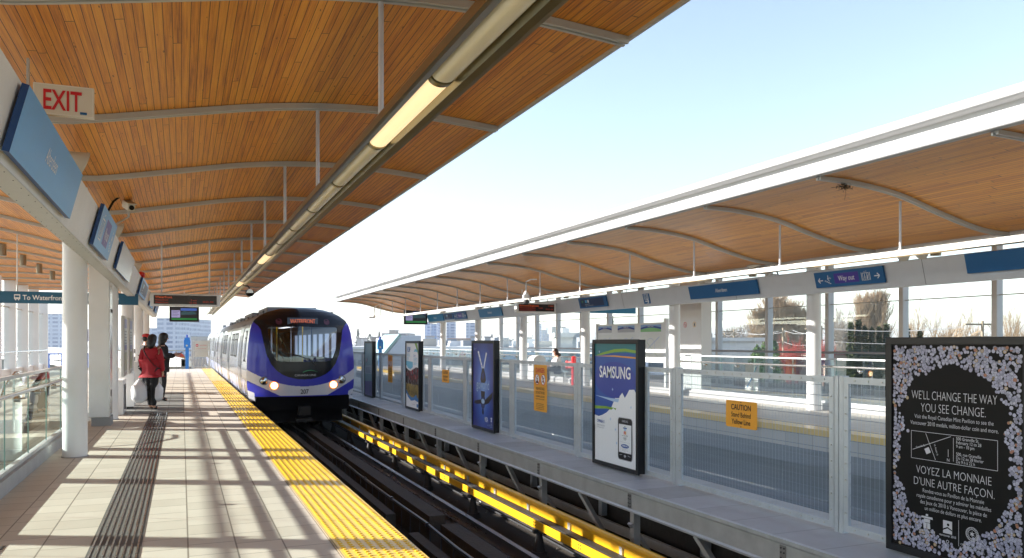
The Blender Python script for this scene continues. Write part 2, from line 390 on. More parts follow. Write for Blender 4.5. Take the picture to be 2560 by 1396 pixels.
# track bed
m = MB(); m.box(1.4, -6, -1.75, 6.36, 160, -1.46); m.box(6.30, -6, -1.46, 6.36, 160, -0.60); struct('track_bed_near_and_dark_wall', m, CONC_DK)  # upright wall is added to keep the space under the walkway dark
m = MB(); m.box(6.362, -6, -1.75, 10.2, 160, -1.25)
m.box(8.95, -6, -1.25, 9.12, 160, -1.0)
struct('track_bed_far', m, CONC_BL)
m = MB()
for xa, xb, ya, yb in ((3.26, 3.50, 10.95, 70), (3.26, 3.50, 2, 10.4), (2.72, 2.86, 11.3, 70), (2.72, 2.86, 2, 10.1)): m.box(xa, ya, -1.46, xb, yb, -0.98)
struct('track_plinths', m, CONC_DK)
m = MB(); m.box(2.24, -2, -1.459, 2.64, 100, -1.25); m.box(3.68, -2, -1.459, 4.08, 100, -1.25); struct('rail_seats', m, CONC_DK)
m = MB(); m.box(7.56, -2, -1.249, 7.96, 100, -1.2)
struct('rail_seats_far', m, CONC_BL)
m = MB(); m.face([(2.66, 3, -1.452), (3.24, 3, -1.452), (3.24, 9.9, -1.452), (2.66, 9.9, -1.452)])
struct('puddle', m, mat('standing water', (0.01, 0.012, 0.018), 0.03, spec=0.6))

# far platform
m = MB(); m.box(10.06, -6, -0.35, 18.7, 49.6, 0)
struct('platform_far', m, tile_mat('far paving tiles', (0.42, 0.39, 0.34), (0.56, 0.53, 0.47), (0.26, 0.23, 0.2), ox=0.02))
m = MB(); m.box(10.35, -6, -1.249, 10.6, 49.6, -0.352); m.box(10.0, -6, -0.62, 10.34, 49.6, -0.351)
y = 1.0
while y < 49: m.box(10.33, y, -1.2, 10.352, y+0.03, -0.63); y += 2.7
struct('platform_wall_far', m, CONC_BL)
m = MB(); m.box(10.062, -6, 0.003, 10.60, 49.4, 0.012); m.box(10.045, -6, -0.10, 10.058, 49.4, 0.011); struct('tactile_edge_far', m, YEL)
m = MB(); m.box(13.22, -4, 0.001, 13.38, 49, 0.157); struct('kerb_far', m, mat('kerb concrete', (0.42, 0.43, 0.43), 0.7))

# rails
def rail(x, top, label):
    mb = MB(); mb.box(x-0.036, -3, top-0.035, x+0.036, 100, top); mb.box(x-0.01, -3, top-0.14, x+0.01, 100, top-0.035); mb.box(x-0.07, -3, top-0.16, x+0.07, 100, top-0.14)
    tag(mb.build('running_rail', mat('worn rail steel', (0.20, 0.21, 0.25), 0.28, 0.9, var=0.2, vscale=3, stretch=(1, .1, 1)), org=(x, 20, top-0.16)), label, 'rail', 'running rails of the two tracks')
rail(2.44, -1.05, 'running rail of the near track closest to the near platform, mostly hidden under its edge')
rail(3.88, -1.05, 'dark shiny running rail of the near track beside the yellow power rail')
rail(7.76, -1.04, 'running rail of the far track closest to the mesh fence')
rail(9.20, -1.04, 'running rail of the far track next to the far platform wall')
# pipe on stands between the rails
mb = MB(); px = 2.95
pts = [(px+0.015*math.sin(k*1.7), -1+k*1.4, -0.87-0.012*(k % 2)) for k in range(36)]
mb.tube(pts, 0.022, 8); y = 2.2
while y < 40:
    mb.box(px-0.006, y-0.006, -1.46, px+0.006, y+0.006, -0.86); y += 0.48
y = 2.4
while y < 40: mb.cyl((px-0.0, y-0.02, -0.872), (px, y+0.02, -0.872), 0.033, 10); y += 1.9
tag(mb.build('cable_conduit', mat('dark conduit', (0.03, 0.035, 0.05), 0.3, 0.4), org=(px, 15, -1.46), smooth=False), 'thin dark conduit on wire stands running between the rails of the near track', 'conduit')

mb = MB(); y = 1.0
while y < 34:
    for x in (2.44, 3.88):
        for sx in (-1, 1): mb.box(x+sx*.075-.03, y-.05, -1.249, x+sx*.075+.03, y+.05, -1.195)
    y += .68
struct('rail_clips', mb, mat('rusty clips', (0.07, 0.04, 0.025), .8, var=.4, vscale=12))
rnd = random.Random(77); mb = MB()
for k in range(420):
    x, y = rnd.uniform(1.9, 5.9), 2+rnd.random()**1.5*26; r = rnd.uniform(.008, .03)
    mb.ball((x, y, -1.455), r, 5, 3, (1, 1, .6), jit=.2)
tag(mb.build('gravel', mat('stray gravel', (0.16, 0.14, 0.12), .9), org=(4, 12, -1.46)), 'stray gravel and grit scattered over the near track bed', 'gravel', kind='stuff')
mb = MB(); mb.tube([(5.0+.03*math.sin(k), 1+k*1.3, -1.43) for k in range(36)], .018, 6); mb.tube([(5.35+.05*math.sin(k*1.3), 1+k*1.3, -1.43) for k in range(36)], .022, 6)
tag(mb.build('track_cables', DARK, org=(5.2, 15, -1.45)), 'loose black cables lying along the track bed under the walkway', 'cables')

# ================================================================== YELLOW POWER RAIL
t = thing('power_rail', (4.6, 15, -1.46), 'long yellow covered power rail on insulator feet between near track and walkway', 'power rail')
mb = MB(); mb.cyl((4.74, 1, -0.835), (4.74, 46, -0.835), 0.05, 16); mb.build('rail_cover', YELR, t, smooth=True, auto=40)
y = 1.35
while y < 45:
    mb = MB(); mb.box(4.745, y+0.05, -0.985, 4.757, y+1.30, -0.872); mb.build('back_board', YELR, t); y += 1.35
y = 1.35
while y < 45:
    mb = MB(); mb.box(4.725, y-0.035, -1.0, 4.76, y+0.03, -0.87); mb.build('board_bracket', ALU, t); y += 1.35
mb = MB(); mb.box(4.56, 1, -0.99, 4.68, 46, -0.955); mb.box(4.60, 1, -1.08, 4.64, 46, -0.99); mb.box(4.52, 1, -1.10, 4.72, 46, -1.08); mb.build('conductor', mat('conductor rail', (0.10, 0.095, 0.085), 0.45, 0.6, var=0.3), t)
mb = MB(); mb.box(4.49, 1, -1.055, 4.505, 46, -0.945)
y = 1.9
while y < 45:
    for dy in (0, 0.05):
        for dz in (-0.975, -1.015): mb.cyl((4.484, y+dy, dz), (4.491, y+dy, dz), 0.009, 8, m=1)
    y += 1.35
mb.build('front_guard', [YELR, DARK], t)
y = 1.9
while y < 44:
    mb = MB(); mb.cyl((4.55, y, -1.46), (4.55, y, -1.37), 0.13, 12, r2=0.11); mb.cyl((4.55, y, -1.37), (4.55, y, -1.10), 0.085, 12, r2=0.035); mb.box(4.46, y-0.04, -1.12, 4.62, y+0.04, -1.07)
    mb.build('insulator_foot', DARK, t); y += 2.7

# ================================================================== SERVICE WALKWAY
t = thing('service_walkway', (5.5, 20, -1.46), 'raised grey aluminium service walkway on braced posts between the two tracks', 'walkway')
WX, WZ = 5.08, -0.30
dm = bpy.data.materials.new('ribbed aluminium deck'); nt_, b_ = nodes_of(dm); n = N(nt_); x_, y_, z_ = n.xyz()
st = n.m('LESS_THAN', n.m('FRACT', n.m('DIVIDE', x_, 0.022)), 0.22); cr = n.m('LESS_THAN', n.m('FRACT', n.m('DIVIDE', y_, 0.61)), 0.012)
pl = n.wn(n.vec(n.m('FLOOR', n.m('DIVIDE', y_, 0.61)), 0, 0)); ns = n.noise(n.vec(x_, y_, 0), 3, 6, .7)
cb = n.ramp(n.m('ADD', n.m('MULTIPLY', pl, .4), n.m('MULTIPLY', ns, .6)), [(0.2, (0.36, 0.35, 0.34)), (0.8, (0.56, 0.56, 0.58))])
nt_.links.new(n.mix(n.m('MAXIMUM', n.m('MULTIPLY', st, .45), cr), cb, (0.15, 0.15, 0.15)), b_.inputs['Base Color']); b_.inputs['Roughness'].default_value = 0.5; b_.inputs['Metallic'].default_value = 0.3
mb = MB(); mb.box(WX+0.03, -2, WZ-0.05, 6.3, 62, WZ); mb.build('deck', dm, t)
mb = MB(); mb.prism_y([(WX+0.03, WZ+0.006), (WX-0.02, WZ+0.006), (WX-0.02, WZ-0.03), (WX, WZ-0.05), (WX, WZ-0.235), (WX-0.025, WZ-0.25), (WX-0.025, WZ-0.27), (WX+0.03, WZ-0.27)], -2, 62)
mb.build('edge_beam', ALU, t)
mb = MB(); mb.box(6.2, -2, WZ-0.27, 6.26, 62, WZ-0.051); mb.build('rear_beam', ALU, t)
GY = [5.78+2.7*k for k in range(-1, 20)]
for gy in GY:
    mb = MB(); mb.box(WX-0.006, gy-0.04, WZ-0.23, WX+0.001, gy+0.04, WZ-0.055)
    for a in (-0.02, 0.02):
        for b in (0.08, 0.12, 0.17, 0.21): mb.cyl((WX-0.014, gy+a, WZ-b), (WX-0.006, gy+a, WZ-b), 0.008, 6, m=1)
    mb.build('splice_plate', [mat('dull steel plate', (0.30, 0.30, 0.30), 0.5, 0.6, var=.2), DARK], t)
    mb = MB(); mb.box(WX+0.03, gy-0.045, -1.46, WX+0.12, gy+0.045, WZ-0.271); mb.build('post', ALU, t)
    mb = MB(); mb.box(6.15, gy-0.05, -1.25, 6.25, gy+0.05, WZ-0.271); mb.build('post', ALU, t)
    mb = MB(); mb.bar((WX+0.05, gy-1.30, WZ-0.28), (WX+0.20, gy-2.15, -1.40), 0.07, 0.05); mb.build('brace', ALU, t)
    mb = MB(); mb.bar((WX+0.0, gy, WZ-0.42), (WX+0.55, gy+0.10, -1.42), 0.07, 0.03); mb.build('brace', ALU, t)
mb = MB(); mb.box(WX+0.6, -2, WZ-0.9, WX+0.66, 62, WZ-0.78); mb.build('lower_beam', ALU, t)

# ================================================================== MESH FENCE
t = thing('mesh_fence', (5.78, 20, WZ), 'long galvanised fence of bolted frames with fine vertical wire between the tracks', 'fence')
FX, FT, FB = 5.75, 1.175, WZ
def fence_panel(ya, yb):
    mb = MB(); h = 0.06
    mb.box(FX, ya, FT-h, FX+0.035, yb, FT); mb.box(FX, ya, FB+0.03, FX+0.035, yb, FB+0.03+h)
    mb.box(FX, ya, FB+0.03+h, FX+0.035, ya+h, FT-h); mb.box(FX, yb-h, FB+0.03+h, FX+0.035, yb, FT-h)
    y = ya+0.12
    def bolt(yy, zz): mb.cyl((FX-0.010, yy, zz), (FX+0.002, yy, zz), 0.009, 6, m=1)
    while y < yb-0.1: bolt(y, FT-h/2); bolt(y, FB+0.03+h/2); y += 0.155
    z = FB+0.2
    while z < FT-0.1: bolt(ya+h/2, z); bolt(yb-h/2, z); z += 0.155
    mb.build('panel_frame', [GALV, STEELGREY], t)
    mb = MB(); y = ya+h; sp = 0.0127 if ya < 17 else 0.019
    q = 0
    while y < yb-h:
        mb.box(FX+0.016, y, FB+0.09, FX+0.018, y+(0.0048 if q % 4 == 0 else 0.0021)*(1 if ya < 17 else 1.6), FT-h); y += sp; q += 1
    z = FB+0.09+0.0762
    while z < FT-h: mb.box(FX+0.0182, ya+h, z, FX+0.0222, yb-h, z+0.006, 1); z += 0.1016
    mb.build('wire_mesh', [mat('zinc wire', (0.42, 0.50, 0.60), 0.4, 0.5), mat('dark cross wire', (0.16, 0.19, 0.24), 0.5, 0.5)], t)
FP = [5.79+2.7*k for k in range(-1, 16)]
for i, gy in enumerate(FP):
    for dy in (-0.075, 0.0):
        pass
    mb = MB(); mb.box(FX+0.002, gy-0.055, FB-0.02, FX+0.075, gy-0.004, FT+0.01); mb.box(FX+0.002, gy+0.004, FB-0.02, FX+0.075, gy+0.055, FT+0.01)
    mb.build('post', GALV, t)
    if i < len(FP)-1:
        ya, yb = gy+0.06, FP[i+1]-0.06
        has_poster = (i % 2 == 1) or i == 0
        # posters stand in every second bay
        bays = {0: (3.87, 5.15), 2: (9.22, 10.51), 4: (14.55, 15.87), 6: (19.92, 21.27), 8: (25.37, 26.6)}
        if i in bays:
            a, b = bays[i]
            if a-0.02 > ya+0.2: fence_panel(ya, a-0.01)
            if yb > b+0.2: fence_panel(b+0.01, yb)
        else: fence_panel(ya, yb)

# ================================================================== ADVERTISING CASES
PX_ = 5.66
def ad_case(ya, yb, label, art, mats, z0=-0.285, z1=1.545):
    t = thing('poster_case', (PX_+0.07, (ya+yb)/2, z0), label, 'advertising case')
    mb = MB(); mb.box(PX_+0.02, ya+0.01, z0+0.01, PX_+0.115, yb-0.01, z1-0.005); mb.build('case_body', BLACK, t, bevel=0.006)
    fw = 0.06; mb = MB()
    for (y0, y1, a, b) in ((ya, yb, z1-fw, z1), (ya, yb, z0, z0+fw), (ya, ya+fw, z0+fw, z1-fw), (yb-fw, yb, z0+fw, z1-fw)): mb.box(PX_-0.012, y0, a, PX_+0.019, y1, b)
    mb.build('frame', BLACK, t, bevel=0.005)
    W, H = (yb-ya)-2*fw, (z1-z0)-2*fw
    p = Plane((PX_+0.004, yb-fw, z0+fw), (0,-1,0), (0,0,1), (-1,0,0))
    mb = MB(); p.rect(mb, 0, 0, W, H, 0, 0); art(p, mb, W, H); mb.build('poster_sheet', mats, t)
    return t
def inukshuk(p, mb, a, b, s, ms, d=0.006):     # the stone-man emblem, s = height
    p.poly(mb, [(a-.10*s, b+.86*s), (a+.10*s, b+.86*s), (a+.09*s, b+s), (a-.08*s, b+.99*s)], ms[0], d)
    p.poly(mb, [(a-.46*s, b+.70*s), (a+.46*s, b+.68*s), (a+.44*s, b+.83*s), (a-.42*s, b+.82*s)], ms[1], d)
    p.poly(mb, [(a-.24*s, b+.42*s), (a+.24*s, b+.42*s), (a+.25*s, b+.66*s), (a-.23*s, b+.66*s)], ms[2], d)
    p.poly(mb, [(a-.27*s, b), (a-.05*s, b), (a-.01*s, b+.39*s), (a-.25*s, b+.39*s)], ms[3], d)
    p.poly(mb, [(a+.04*s, b), (a+.27*s, b), (a+.24*s, b+.39*s), (a+.01*s, b+.39*s)], ms[4], d)
def rings(p, mb, a, b, r, m, d=0.006):
    for i, (dx, dy) in enumerate(((-2.2, 0), (0, 0), (2.2, 0), (-1.1, -1), (1.1, -1))): p.ring(mb, a+dx*r, b+dy*r, r, r*0.22, m, d+0.0004*i, 14)
PAPER = mat('poster paper white', (0.88, 0.89, 0.92), 0.4)
# --- coins poster
gm = bpy.data.materials.new('black poster print'); nt_, b_ = nodes_of(gm); b_.inputs['Base Color'].default_value = (0.014, 0.013, 0.013, 1); b_.inputs['Roughness'].default_value = 0.45; b_.inputs['Specular IOR Level'].default_value = 0.08
COINS = [mat('coin print %s' % k, c, 0.4) for k, c in (('pale', (0.50, 0.50, 0.62)), ('grey', (0.30, 0.30, 0.40)), ('lilac', (0.40, 0.40, 0.54)), ('copper', (0.42, 0.18, 0.10)), ('gold', (0.50, 0.36, 0.17)), ('dark', (0.08, 0.08, 0.11)))]
def art_coins(p, mb, W, H):
    rnd = random.Random(3)
    WH = 7
    def inside(a, b):        # the black centre
        x, y = a/W, b/H
        hw = 0.425*(1-abs((y-0.49)/0.43)**4.2) if abs(y-0.49) < 0.43 else -1
        hw += 0.02*math.sin(b*23)+0.02*math.sin(b*9+2)
        cx = 0.49
        return abs(x-cx) < hw
    k = 0; n_ = 0
    while n_ < 4600:
        a, b = rnd.uniform(0.018, W-0.018), rnd.uniform(0.018, H-0.018); n_ += 1
        edge = inside(a, b)
        if edge and not (rnd.random() < 0.03 and not (inside(a+0.05, b) and inside(a-0.05, b) and inside(a, b+0.04) and inside(a, b-0.04))): continue
        r = rnd.uniform(0.0105, 0.0155); q = rnd.random(); mi = 1+(0 if q < .38 else 1 if q < .55 else 2 if q < .90 else 3 if q < .95 else 4)
        d = 0.001+n_*1.3e-6
        p.disc(mb, a, b, r+0.0016, 6, d, 9); p.disc(mb, a, b, r, mi, d+0.6e-6, 9)
        if mi == 5: p.disc(mb, a, b, r*0.55, 1, d+0.9e-6, 8)
    D = 0.008
    def T(s, a, b, sz, **kw): p.text(mb, s, W*a, H*b, sz, WH, D, **kw)
    T("WE'LL CHANGE THE WAY", .5, .735, 0.104, sx=.62, bold=-0.016); T("YOU SEE CHANGE.", .5, .675, 0.104, sx=.66, bold=-0.016)
    T("Visit the Royal Canadian Mint Pavilion to see the", .5, .642, 0.047, sx=.76, bold=-.006); T("Vancouver 2010 medals, million-dollar coin and more.", .5, .610, 0.047, sx=.76, bold=-.006)
    a0, b0, a1, b1 = .17*W, .445*H, .83*W, .578*H
    for q in ((a0,b0,a1,b0), (a1,b0,a1,b1), (a1,b1,a0,b1), (a0,b1,a0,b0), (a0+.34*W, b0+.02, a0+.34*W, b1-.02)): p.line(mb, *q, 0.0035, WH, D)
    p.line(mb, a0+.012, b0+.07, a0+.32*W, b1-.012, 0.004, WH, D); p.line(mb, a0+.12*W, b1-.01, a0+.20*W, b0+.01, 0.004, WH, D)
    p.poly(mb, [(a0+.11*W, b0+.088), (a0+.145*W, b0+.108), (a0+.163*W, b0+.066), (a0+.128*W, b0+.046)], WH, D+0.001)
    p.line(mb, a0+.30*W, b0+.05, a0+.30*W, b0+.11, 0.004, WH, D); p.text(mb, "N", a0+.30*W, b0+.014, 0.034, WH, D)
    p.text(mb, "Granville St.", a0+.08*W, b0+.098, 0.024, WH, D+.001, sx=.8, rot=0.33); p.text(mb, "W. Pender St.", a0+.20*W, b0+.09, 0.021, WH, D+.001, sx=.8, rot=-1.25)
    for i, s in enumerate(("500 Granville St.", "February 12 to 28", "9 am - 10 pm", "", "500, rue Granville", "Du 12 au 28 f\u00e9vrier", "De 9 h \u00e0 22 h")):
        if s: p.text(mb, s, a0+.36*W, b1-.034-.0305*i, 0.036, WH, D, al='LEFT', sx=.82)
    T("VOYEZ LA MONNAIE", .5, .375, 0.096, sx=.74, bold=-0.016); T("D'UNE AUTRE FA\u00c7ON.", .5, .318, 0.096, sx=.74, bold=-0.016)
    for i, s in enumerate(("Rendez-vous au Pavillon de la Monnaie", "royale canadienne pour y admirer les m\u00e9dailles", "des Jeux de 2010 \u00e0 Vancouver, la pi\u00e8ce de", "un million de dollars et plus encore.")): T(s, .5, .287-.028*i, 0.046, sx=.76, bold=-.006)
    inukshuk(p, mb, .30*W, .115*H, 0.12, (WH,)*5, D); T("vancouver 2010", .30, .100, 0.026, sx=.9, bold=.01); rings(p, mb, .30*W, .083*H, 0.012, WH, D)
    p.rect(mb, .43*W, .115*H, .50*W, .175*H, WH, D); p.disc(mb, .47*W, .157*H, .011, 0, D+.001); p.poly(mb, [(.43*W, .128*H), (.465*W, .140*H), (.50*W, .130*H), (.50*W, .136*H), (.465*W, .147*H), (.43*W, .135*H)], 0, D+.001)
    T("vancouver 2010", .465, .100, 0.026, sx=.9, bold=.01); p.ring(mb, .465*W, .078*H, 0.013, 0.004, WH, D)
    p.line(mb, .55*W, .07*H, .55*W, .19*H, 0.003, WH, D)
    p.ring(mb, .65*W, .140*H, 0.055, 0.004, WH, D, 26); p.ring(mb, .65*W, .140*H, 0.038, 0.004, WH, D, 26)
    for k in range(22):
        t = k/22*2*math.pi; p.rect(mb, .65*W+.0455*math.cos(t)-.003, .140*H+.0455*math.sin(t)-.004, .65*W+.0455*math.cos(t)+.003, .140*H+.0455*math.sin(t)+.004, WH, D+.0005)
    for k in range(6): t = k*math.pi/3+.52; p.poly(mb, [(.65*W+.006*math.cos(t+1.2), .14*H+.006*math.sin(t+1.2)), (.65*W+.026*math.cos(t), .14*H+.026*math.sin(t)), (.65*W+.006*math.cos(t-1.2), .14*H+.006*math.sin(t-1.2))], WH, D+.0006+k*1e-5)
    T("OFFICIAL SUPPORTER", .65, .078, 0.023, sx=.9); T("SUPPORTEUR OFFICIEL", .65, .062, 0.023, sx=.9)
ad_case(3.87, 5.15, 'black poster framed by printed coins reading WE\'LL CHANGE THE WAY YOU SEE CHANGE', art_coins, [gm]+COINS+[mat('poster silver lettering', (0.62, 0.62, 0.66), 0.4)])

# --- phone poster
def art_phone(p, mb, W, H):
    T_ = lambda s, a, b, sz, m, d=0.005, **k: p.text(mb, s, a*W, b*H, sz, m, d, **k)
    # sheet is white; top artwork blue with waves
    p.rect(mb, 0, .56*H, W, H, 1, .0008); p.poly(mb, [(0, .56*H), (0, .38*H), (.12*W, .375*H), (.30*W, .42*H), (.42*W, .47*H), (.52*W, .56*H)], 1, .0008)
    p.poly(mb, [(0, .895*H), (0, H), (W, H), (W, .915*H), (.8*W, .925*H), (.4*W, .92*H)], 2, .0012)
    p.poly(mb, [(0, .895*H), (.2*W, .925*H), (.5*W, .955*H), (.75*W, .96*H), (W, .945*H), (W, .925*H), (.75*W, .937*H), (.5*W, .930*H), (.2*W, .905*H)], 3, .0016)
    p.poly(mb, [(0, .893*H), (.5*W, .903*H), (W, .893*H), (W, .880*H), (.5*W, .891*H)], 4, .0018)
    p.disc(mb, .5*W, .70*H, .5*W*.99, 5, .0012, 30, ry=.15*H)
    p.poly(mb, [(0, .555*H), (.4*W, .545*H), (W, .548*H), (W, .51*H), (.45*W, .52*H)], 6, .0014)
    p.poly(mb, [(0, .465*H), (.3*W, .472*H), (.58*W, .465*H), (.56*W, .445*H), (.3*W, .452*H), (0, .438*H)], 3, .0016)
    p.poly(mb, [(.27*W, .33*H), (.33*W, .40*H), (.40*W, .44*H), (.47*W, .465*H), (.52*W, .45*H), (.57*W, .50*H), (.62*W, .57*H), (.68*W, .60*H), (.74*W, .56*H), (.80*W, .60*H), (.84*W, .63*H), (.95*W, .635*H), (W, .60*H), (W, .33*H)], 0, .0022)
    p.poly(mb, [(0, .385*H), (.10*W, .378*H), (.27*W, .405*H), (.38*W, .44*H), (.5*W, .455*H), (.52*W, .3*H), (0, .3*H)], 0, .0024)
    T_("SAMSUNG", .5, .715, 0.235, 0, .004, sx=.82, bold=.018)
    T_("OMNIA II", .06, .325, 0.068, 1, al='LEFT', sx=.8); T_("Official Mobile Phone", .06, .298, 0.034, 7, al='LEFT', sx=.8); T_("of Vancouver 2010", .06, .280, 0.034, 7, al='LEFT', sx=.8)
    # phone
    def rr(a0, b0, a1, b1, r, m, d):
        pts = []
        for cx, cy, s in ((a1-r, b1-r, 0), (a0+r, b1-r, 1), (a0+r, b0+r, 2), (a1-r, b0+r, 3)):
            for k in range(5): t = (s+k/4)*math.pi/2; pts.append((cx+r*math.cos(t), cy+r*math.sin(t)))
        p.poly(mb, pts, m, d)
    rr(.575*W, .052*H, .915*W, .40*H, .05, 9, .003); rr(.585*W, .058*H, .905*W, .395*H, .045, 8, .0035)
    p.rect(mb, .605*W, .115*H, .89*W, .345*H, 0, .0042)
    T_("SAMSUNG", .745, .362, 0.045, 9, .0045, sx=.8, bold=.02)
    inukshuk(p, mb, .745*W, .265*H, 0.115, (10, 1, 6, 11, 4), .005); T_("vancouver 2010", .745, .25, 0.026, 8, .005); rings(p, mb, .745*W, .235*H, 0.014, 8, .005)
    p.line(mb, .63*W, .20*H, .87*W, .20*H, .002, 7, .005); p.disc(mb, .745*W, .17*H, .105, 1, .005, 24, ry=.028); T_("SAMSUNG", .745, .165, 0.036, 0, .006, sx=.9, bold=.02)
    for k, s in enumerate(("Official Partner of", "the Vancouver 2010", "Games")): T_(s, .745, .142-.011*k, 0.019, 7, .005)
    p.poly(mb, [(.745*W, .102*H), (.775*W, .09*H), (.745*W, .075*H), (.715*W, .09*H)], 9, .005); p.line(mb, .62*W, .092*H, .68*W, .098*H, .008, 9, .005); p.line(mb, .81*W, .098*H, .87*W, .092*H, .008, 9, .005)
    for a, b in ((.88, .49), (.45, .62), (.40, .37), (.52, .29), (.12, .93), (.55, .18)):
        for k in range(3): t = k*math.pi/3; p.line(mb, a*W-.022*math.cos(t), b*H-.022*math.sin(t), a*W+.022*math.cos(t), b*H+.022*math.sin(t), .006, 6, .0030+.0001*k)
ad_case(9.22, 10.51, 'blue and white phone poster reading SAMSUNG with a mountain and a black handset', art_phone,
        [PAPER, mat('print royal blue', (0.008, 0.075, 0.38), .35), mat('print teal', (0.0, 0.17, 0.20), .35), mat('print green', (0.22, 0.42, 0.03), .35), mat('print orange', (0.80, 0.35, 0.03), .35), mat('print deep blue', (0.018, 0.045, 0.34), .35), mat('print pale blue', (0.40, 0.58, 0.82), .35), mat('print grey', (0.35, 0.37, 0.42), .4), mat('print black', (0.008, 0.008, 0.012), .3), mat('print silver', (0.5, 0.5, 0.55), .3), mat('print dark green', (0.02, 0.25, 0.08), .4), mat('print bright red', (0.65, 0.03, 0.02), .4)])

# --- skier poster
skm = bpy.data.materials.new('blue glow print'); nt_, b_ = nodes_of(skm); n = N(nt_); x_, y_, z_ = n.xyz()
dy_ = n.m('SUBTRACT', y_, 0.0); dz_ = n.m('MULTIPLY', n.m('SUBTRACT', z_, 0.85), 0.62)
rr_ = n.m('POWER', n.m('ADD', n.m('MULTIPLY', dy_, dy_), n.m('MULTIPLY', dz_, dz_)), 0.5)
nt_.links.new(n.ramp(rr_, [(0.05, (0.20, 0.38, 0.80)), (0.35, (0.045, 0.12, 0.50)), (0.62, (0.012, 0.02, 0.22))]), b_.inputs['Base Color']); b_.inputs['Roughness'].default_value = .3
def art_ski(p, mb, W, H):
    rnd = random.Random(5)
    def quad(pts, m, d=.003): p.poly(mb, [(a*W, b*H) for a, b in pts], m, d)
    quad([(.24, .90), (.30, .91), (.50, .70), (.46, .69)], 1); quad([(.64, .895), (.70, .885), (.55, .69), (.51, .69)], 1, .0032)
    for k in range(4): quad([(.29+.045*k, .885-.047*k), (.305+.045*k, .88-.047*k), (.32+.045*k, .862-.047*k), (.305+.045*k, .867-.047*k)], 2, .0036)
    quad([(.47, .705), (.54, .705), (.62, .62), (.64, .56), (.58, .53), (.42, .53), (.38, .57), (.41, .63)], 2, .0034)
    quad([(.43, .62), (.55, .66), (.58, .60), (.47, .56)], 3, .0038)
    quad([(.40, .43), (.60, .43), (.58, .36), (.42, .36)], 2, .0034); quad([(.42, .36), (.60, .36), (.60, .27), (.56, .23), (.44, .23), (.40, .28)], 3, .0034)
    quad([(.60, .33), (.97, .44), (.92, .36), (.78, .30), (.58, .27)], 2, .0040); quad([(.42, .33), (.10, .30), (.05, .27), (.22, .265), (.44, .28)], 2, .0040)
    p.disc(mb, .5*W, .195*H, .055, 3, .0040, 14, ry=.075); p.disc(mb, .51*W, .175*H, .038, 2, .0044, 12)
    p.disc(mb, .5*W, .31*H, .10, 4, .0038, 16, ry=.05)
    p.text(mb, 'goworld', .5*W, .455*H, .275, 4, .0052, sx=.80, bold=.006)
    p.text(mb, 'VISA', .67*W, .075*H, .135, 1, .005, sx=.72, bold=.01); inukshuk(p, mb, .90*W, .085*H, .10, (1,)*5, .005); rings(p, mb, .90*W, .065*H, .011, 1, .005)
    for k in range(3): p.text(mb, ('Visa athletes and moments', 'from the Olympic Winter Games', 'visa.ca/goworld')[k], .95*W, (.045-.012*k)*H, .022, 4, .005, al='RIGHT')
    p.text(mb, 'official card of', .06*W, .935*H, .026, 4, .005, al='LEFT')
    p.text(mb, 'the Games', .06*W, .918*H, .026, 4, .005, al='LEFT')
o = ad_case(14.55, 15.87, 'deep blue poster of an upside down skier with crossed skis reading goworld', art_ski, [skm, PAPER, mat('print black', (0,0,0)), mat('print navy', (0.02, 0.035, 0.16), .4), mat('print pale blue', (0,0,0))])

# --- riders poster
def art_riders(p, mb, W, H):
    rnd = random.Random(9)
    Q = lambda pts, m, d: p.poly(mb, [(a*W, b*H) for a, b in pts], m, d)
    Q([(0, .62), (.2, .58), (.4, .57), (.6, .60), (.8, .63), (1, .62), (1, .17), (0, .17)], 1, .001)
    Q([(0, .36), (1, .36), (1, .13), (0, .13)], 2, .0014)
    for k in range(150):
        a, b = rnd.random(), rnd.uniform(.19, .60); c = 3 if b > .45 and rnd.random() < .75 else (1 if rnd.random() < .6 else 2 if b < .35 else 4)
        h = rnd.uniform(.015, .04); q = rnd.uniform(.015, .035); Q([(a-q*.5, b-h), (a+q*.5, b-h), (a+q*.3, b+h), (a-q*.3, b+h)], c, .0018+k*1e-5)
    Q([(0, .66), (.15, .61), (.35, .59), (.55, .63), (.75, .66), (1, .64), (1, .70), (0, .72)], 5, .0036); Q([(0, .61), (.2, .575), (.4, .565), (.55, .60), (.55, .63), (.35, .59), (.15, .61), (0, .65)], 0, .0038)
    Q([(0, .27), (.2, .19), (.4, .155), (.6, .16), (.8, .21), (.9, .165), (1, .15), (1, .10), (.7, .12), (.4, .10), (.15, .15), (0, .21)], 6, .0036)
    Q([(0, .21), (.15, .15), (.4, .10), (.55, .09), (.7, .13), (.85, .09), (1, .08), (1, 0), (0, 0)], 0, .0038)
    Q([(.68, 1), (.85, 1), (.93, .93), (1, .83), (1, .79), (.86, .90)], 7, .0036); Q([(.60, .86), (.72, .91), (.92, .90), (.95, .86), (.75, .87)], 5, .0036)
    Q([(.55, .63), (.95, .63), (.95, .84), (.55, .84)], 0, .0042)
    p.text(mb, 'RCMP', .08*W, .86*H, .20, 6, .005, al='LEFT', sx=.62, bold=.01); p.text(mb, 'MUSICAL', .08*W, .79*H, .115, 5, .005, al='LEFT', sx=.68); p.text(mb, 'RIDE', .08*W, .73*H, .115, 5, .005, al='LEFT', sx=.68)
    p.text(mb, 'Surrey', .60*W, .79*H, .11, 6, .005, al='LEFT', sx=.7)
    for k in range(6): p.rect(mb, .60*W, (.765-.02*k)*H, (.88-.04*(k % 2))*W, (.772-.02*k)*H, 5, .005)
    p.text(mb, 'www.surrey.ca', .62*W, .045*H, .045, 4, .005); p.rect(mb, .85*W, .02*H, .97*W, .07*H, 6, .005)
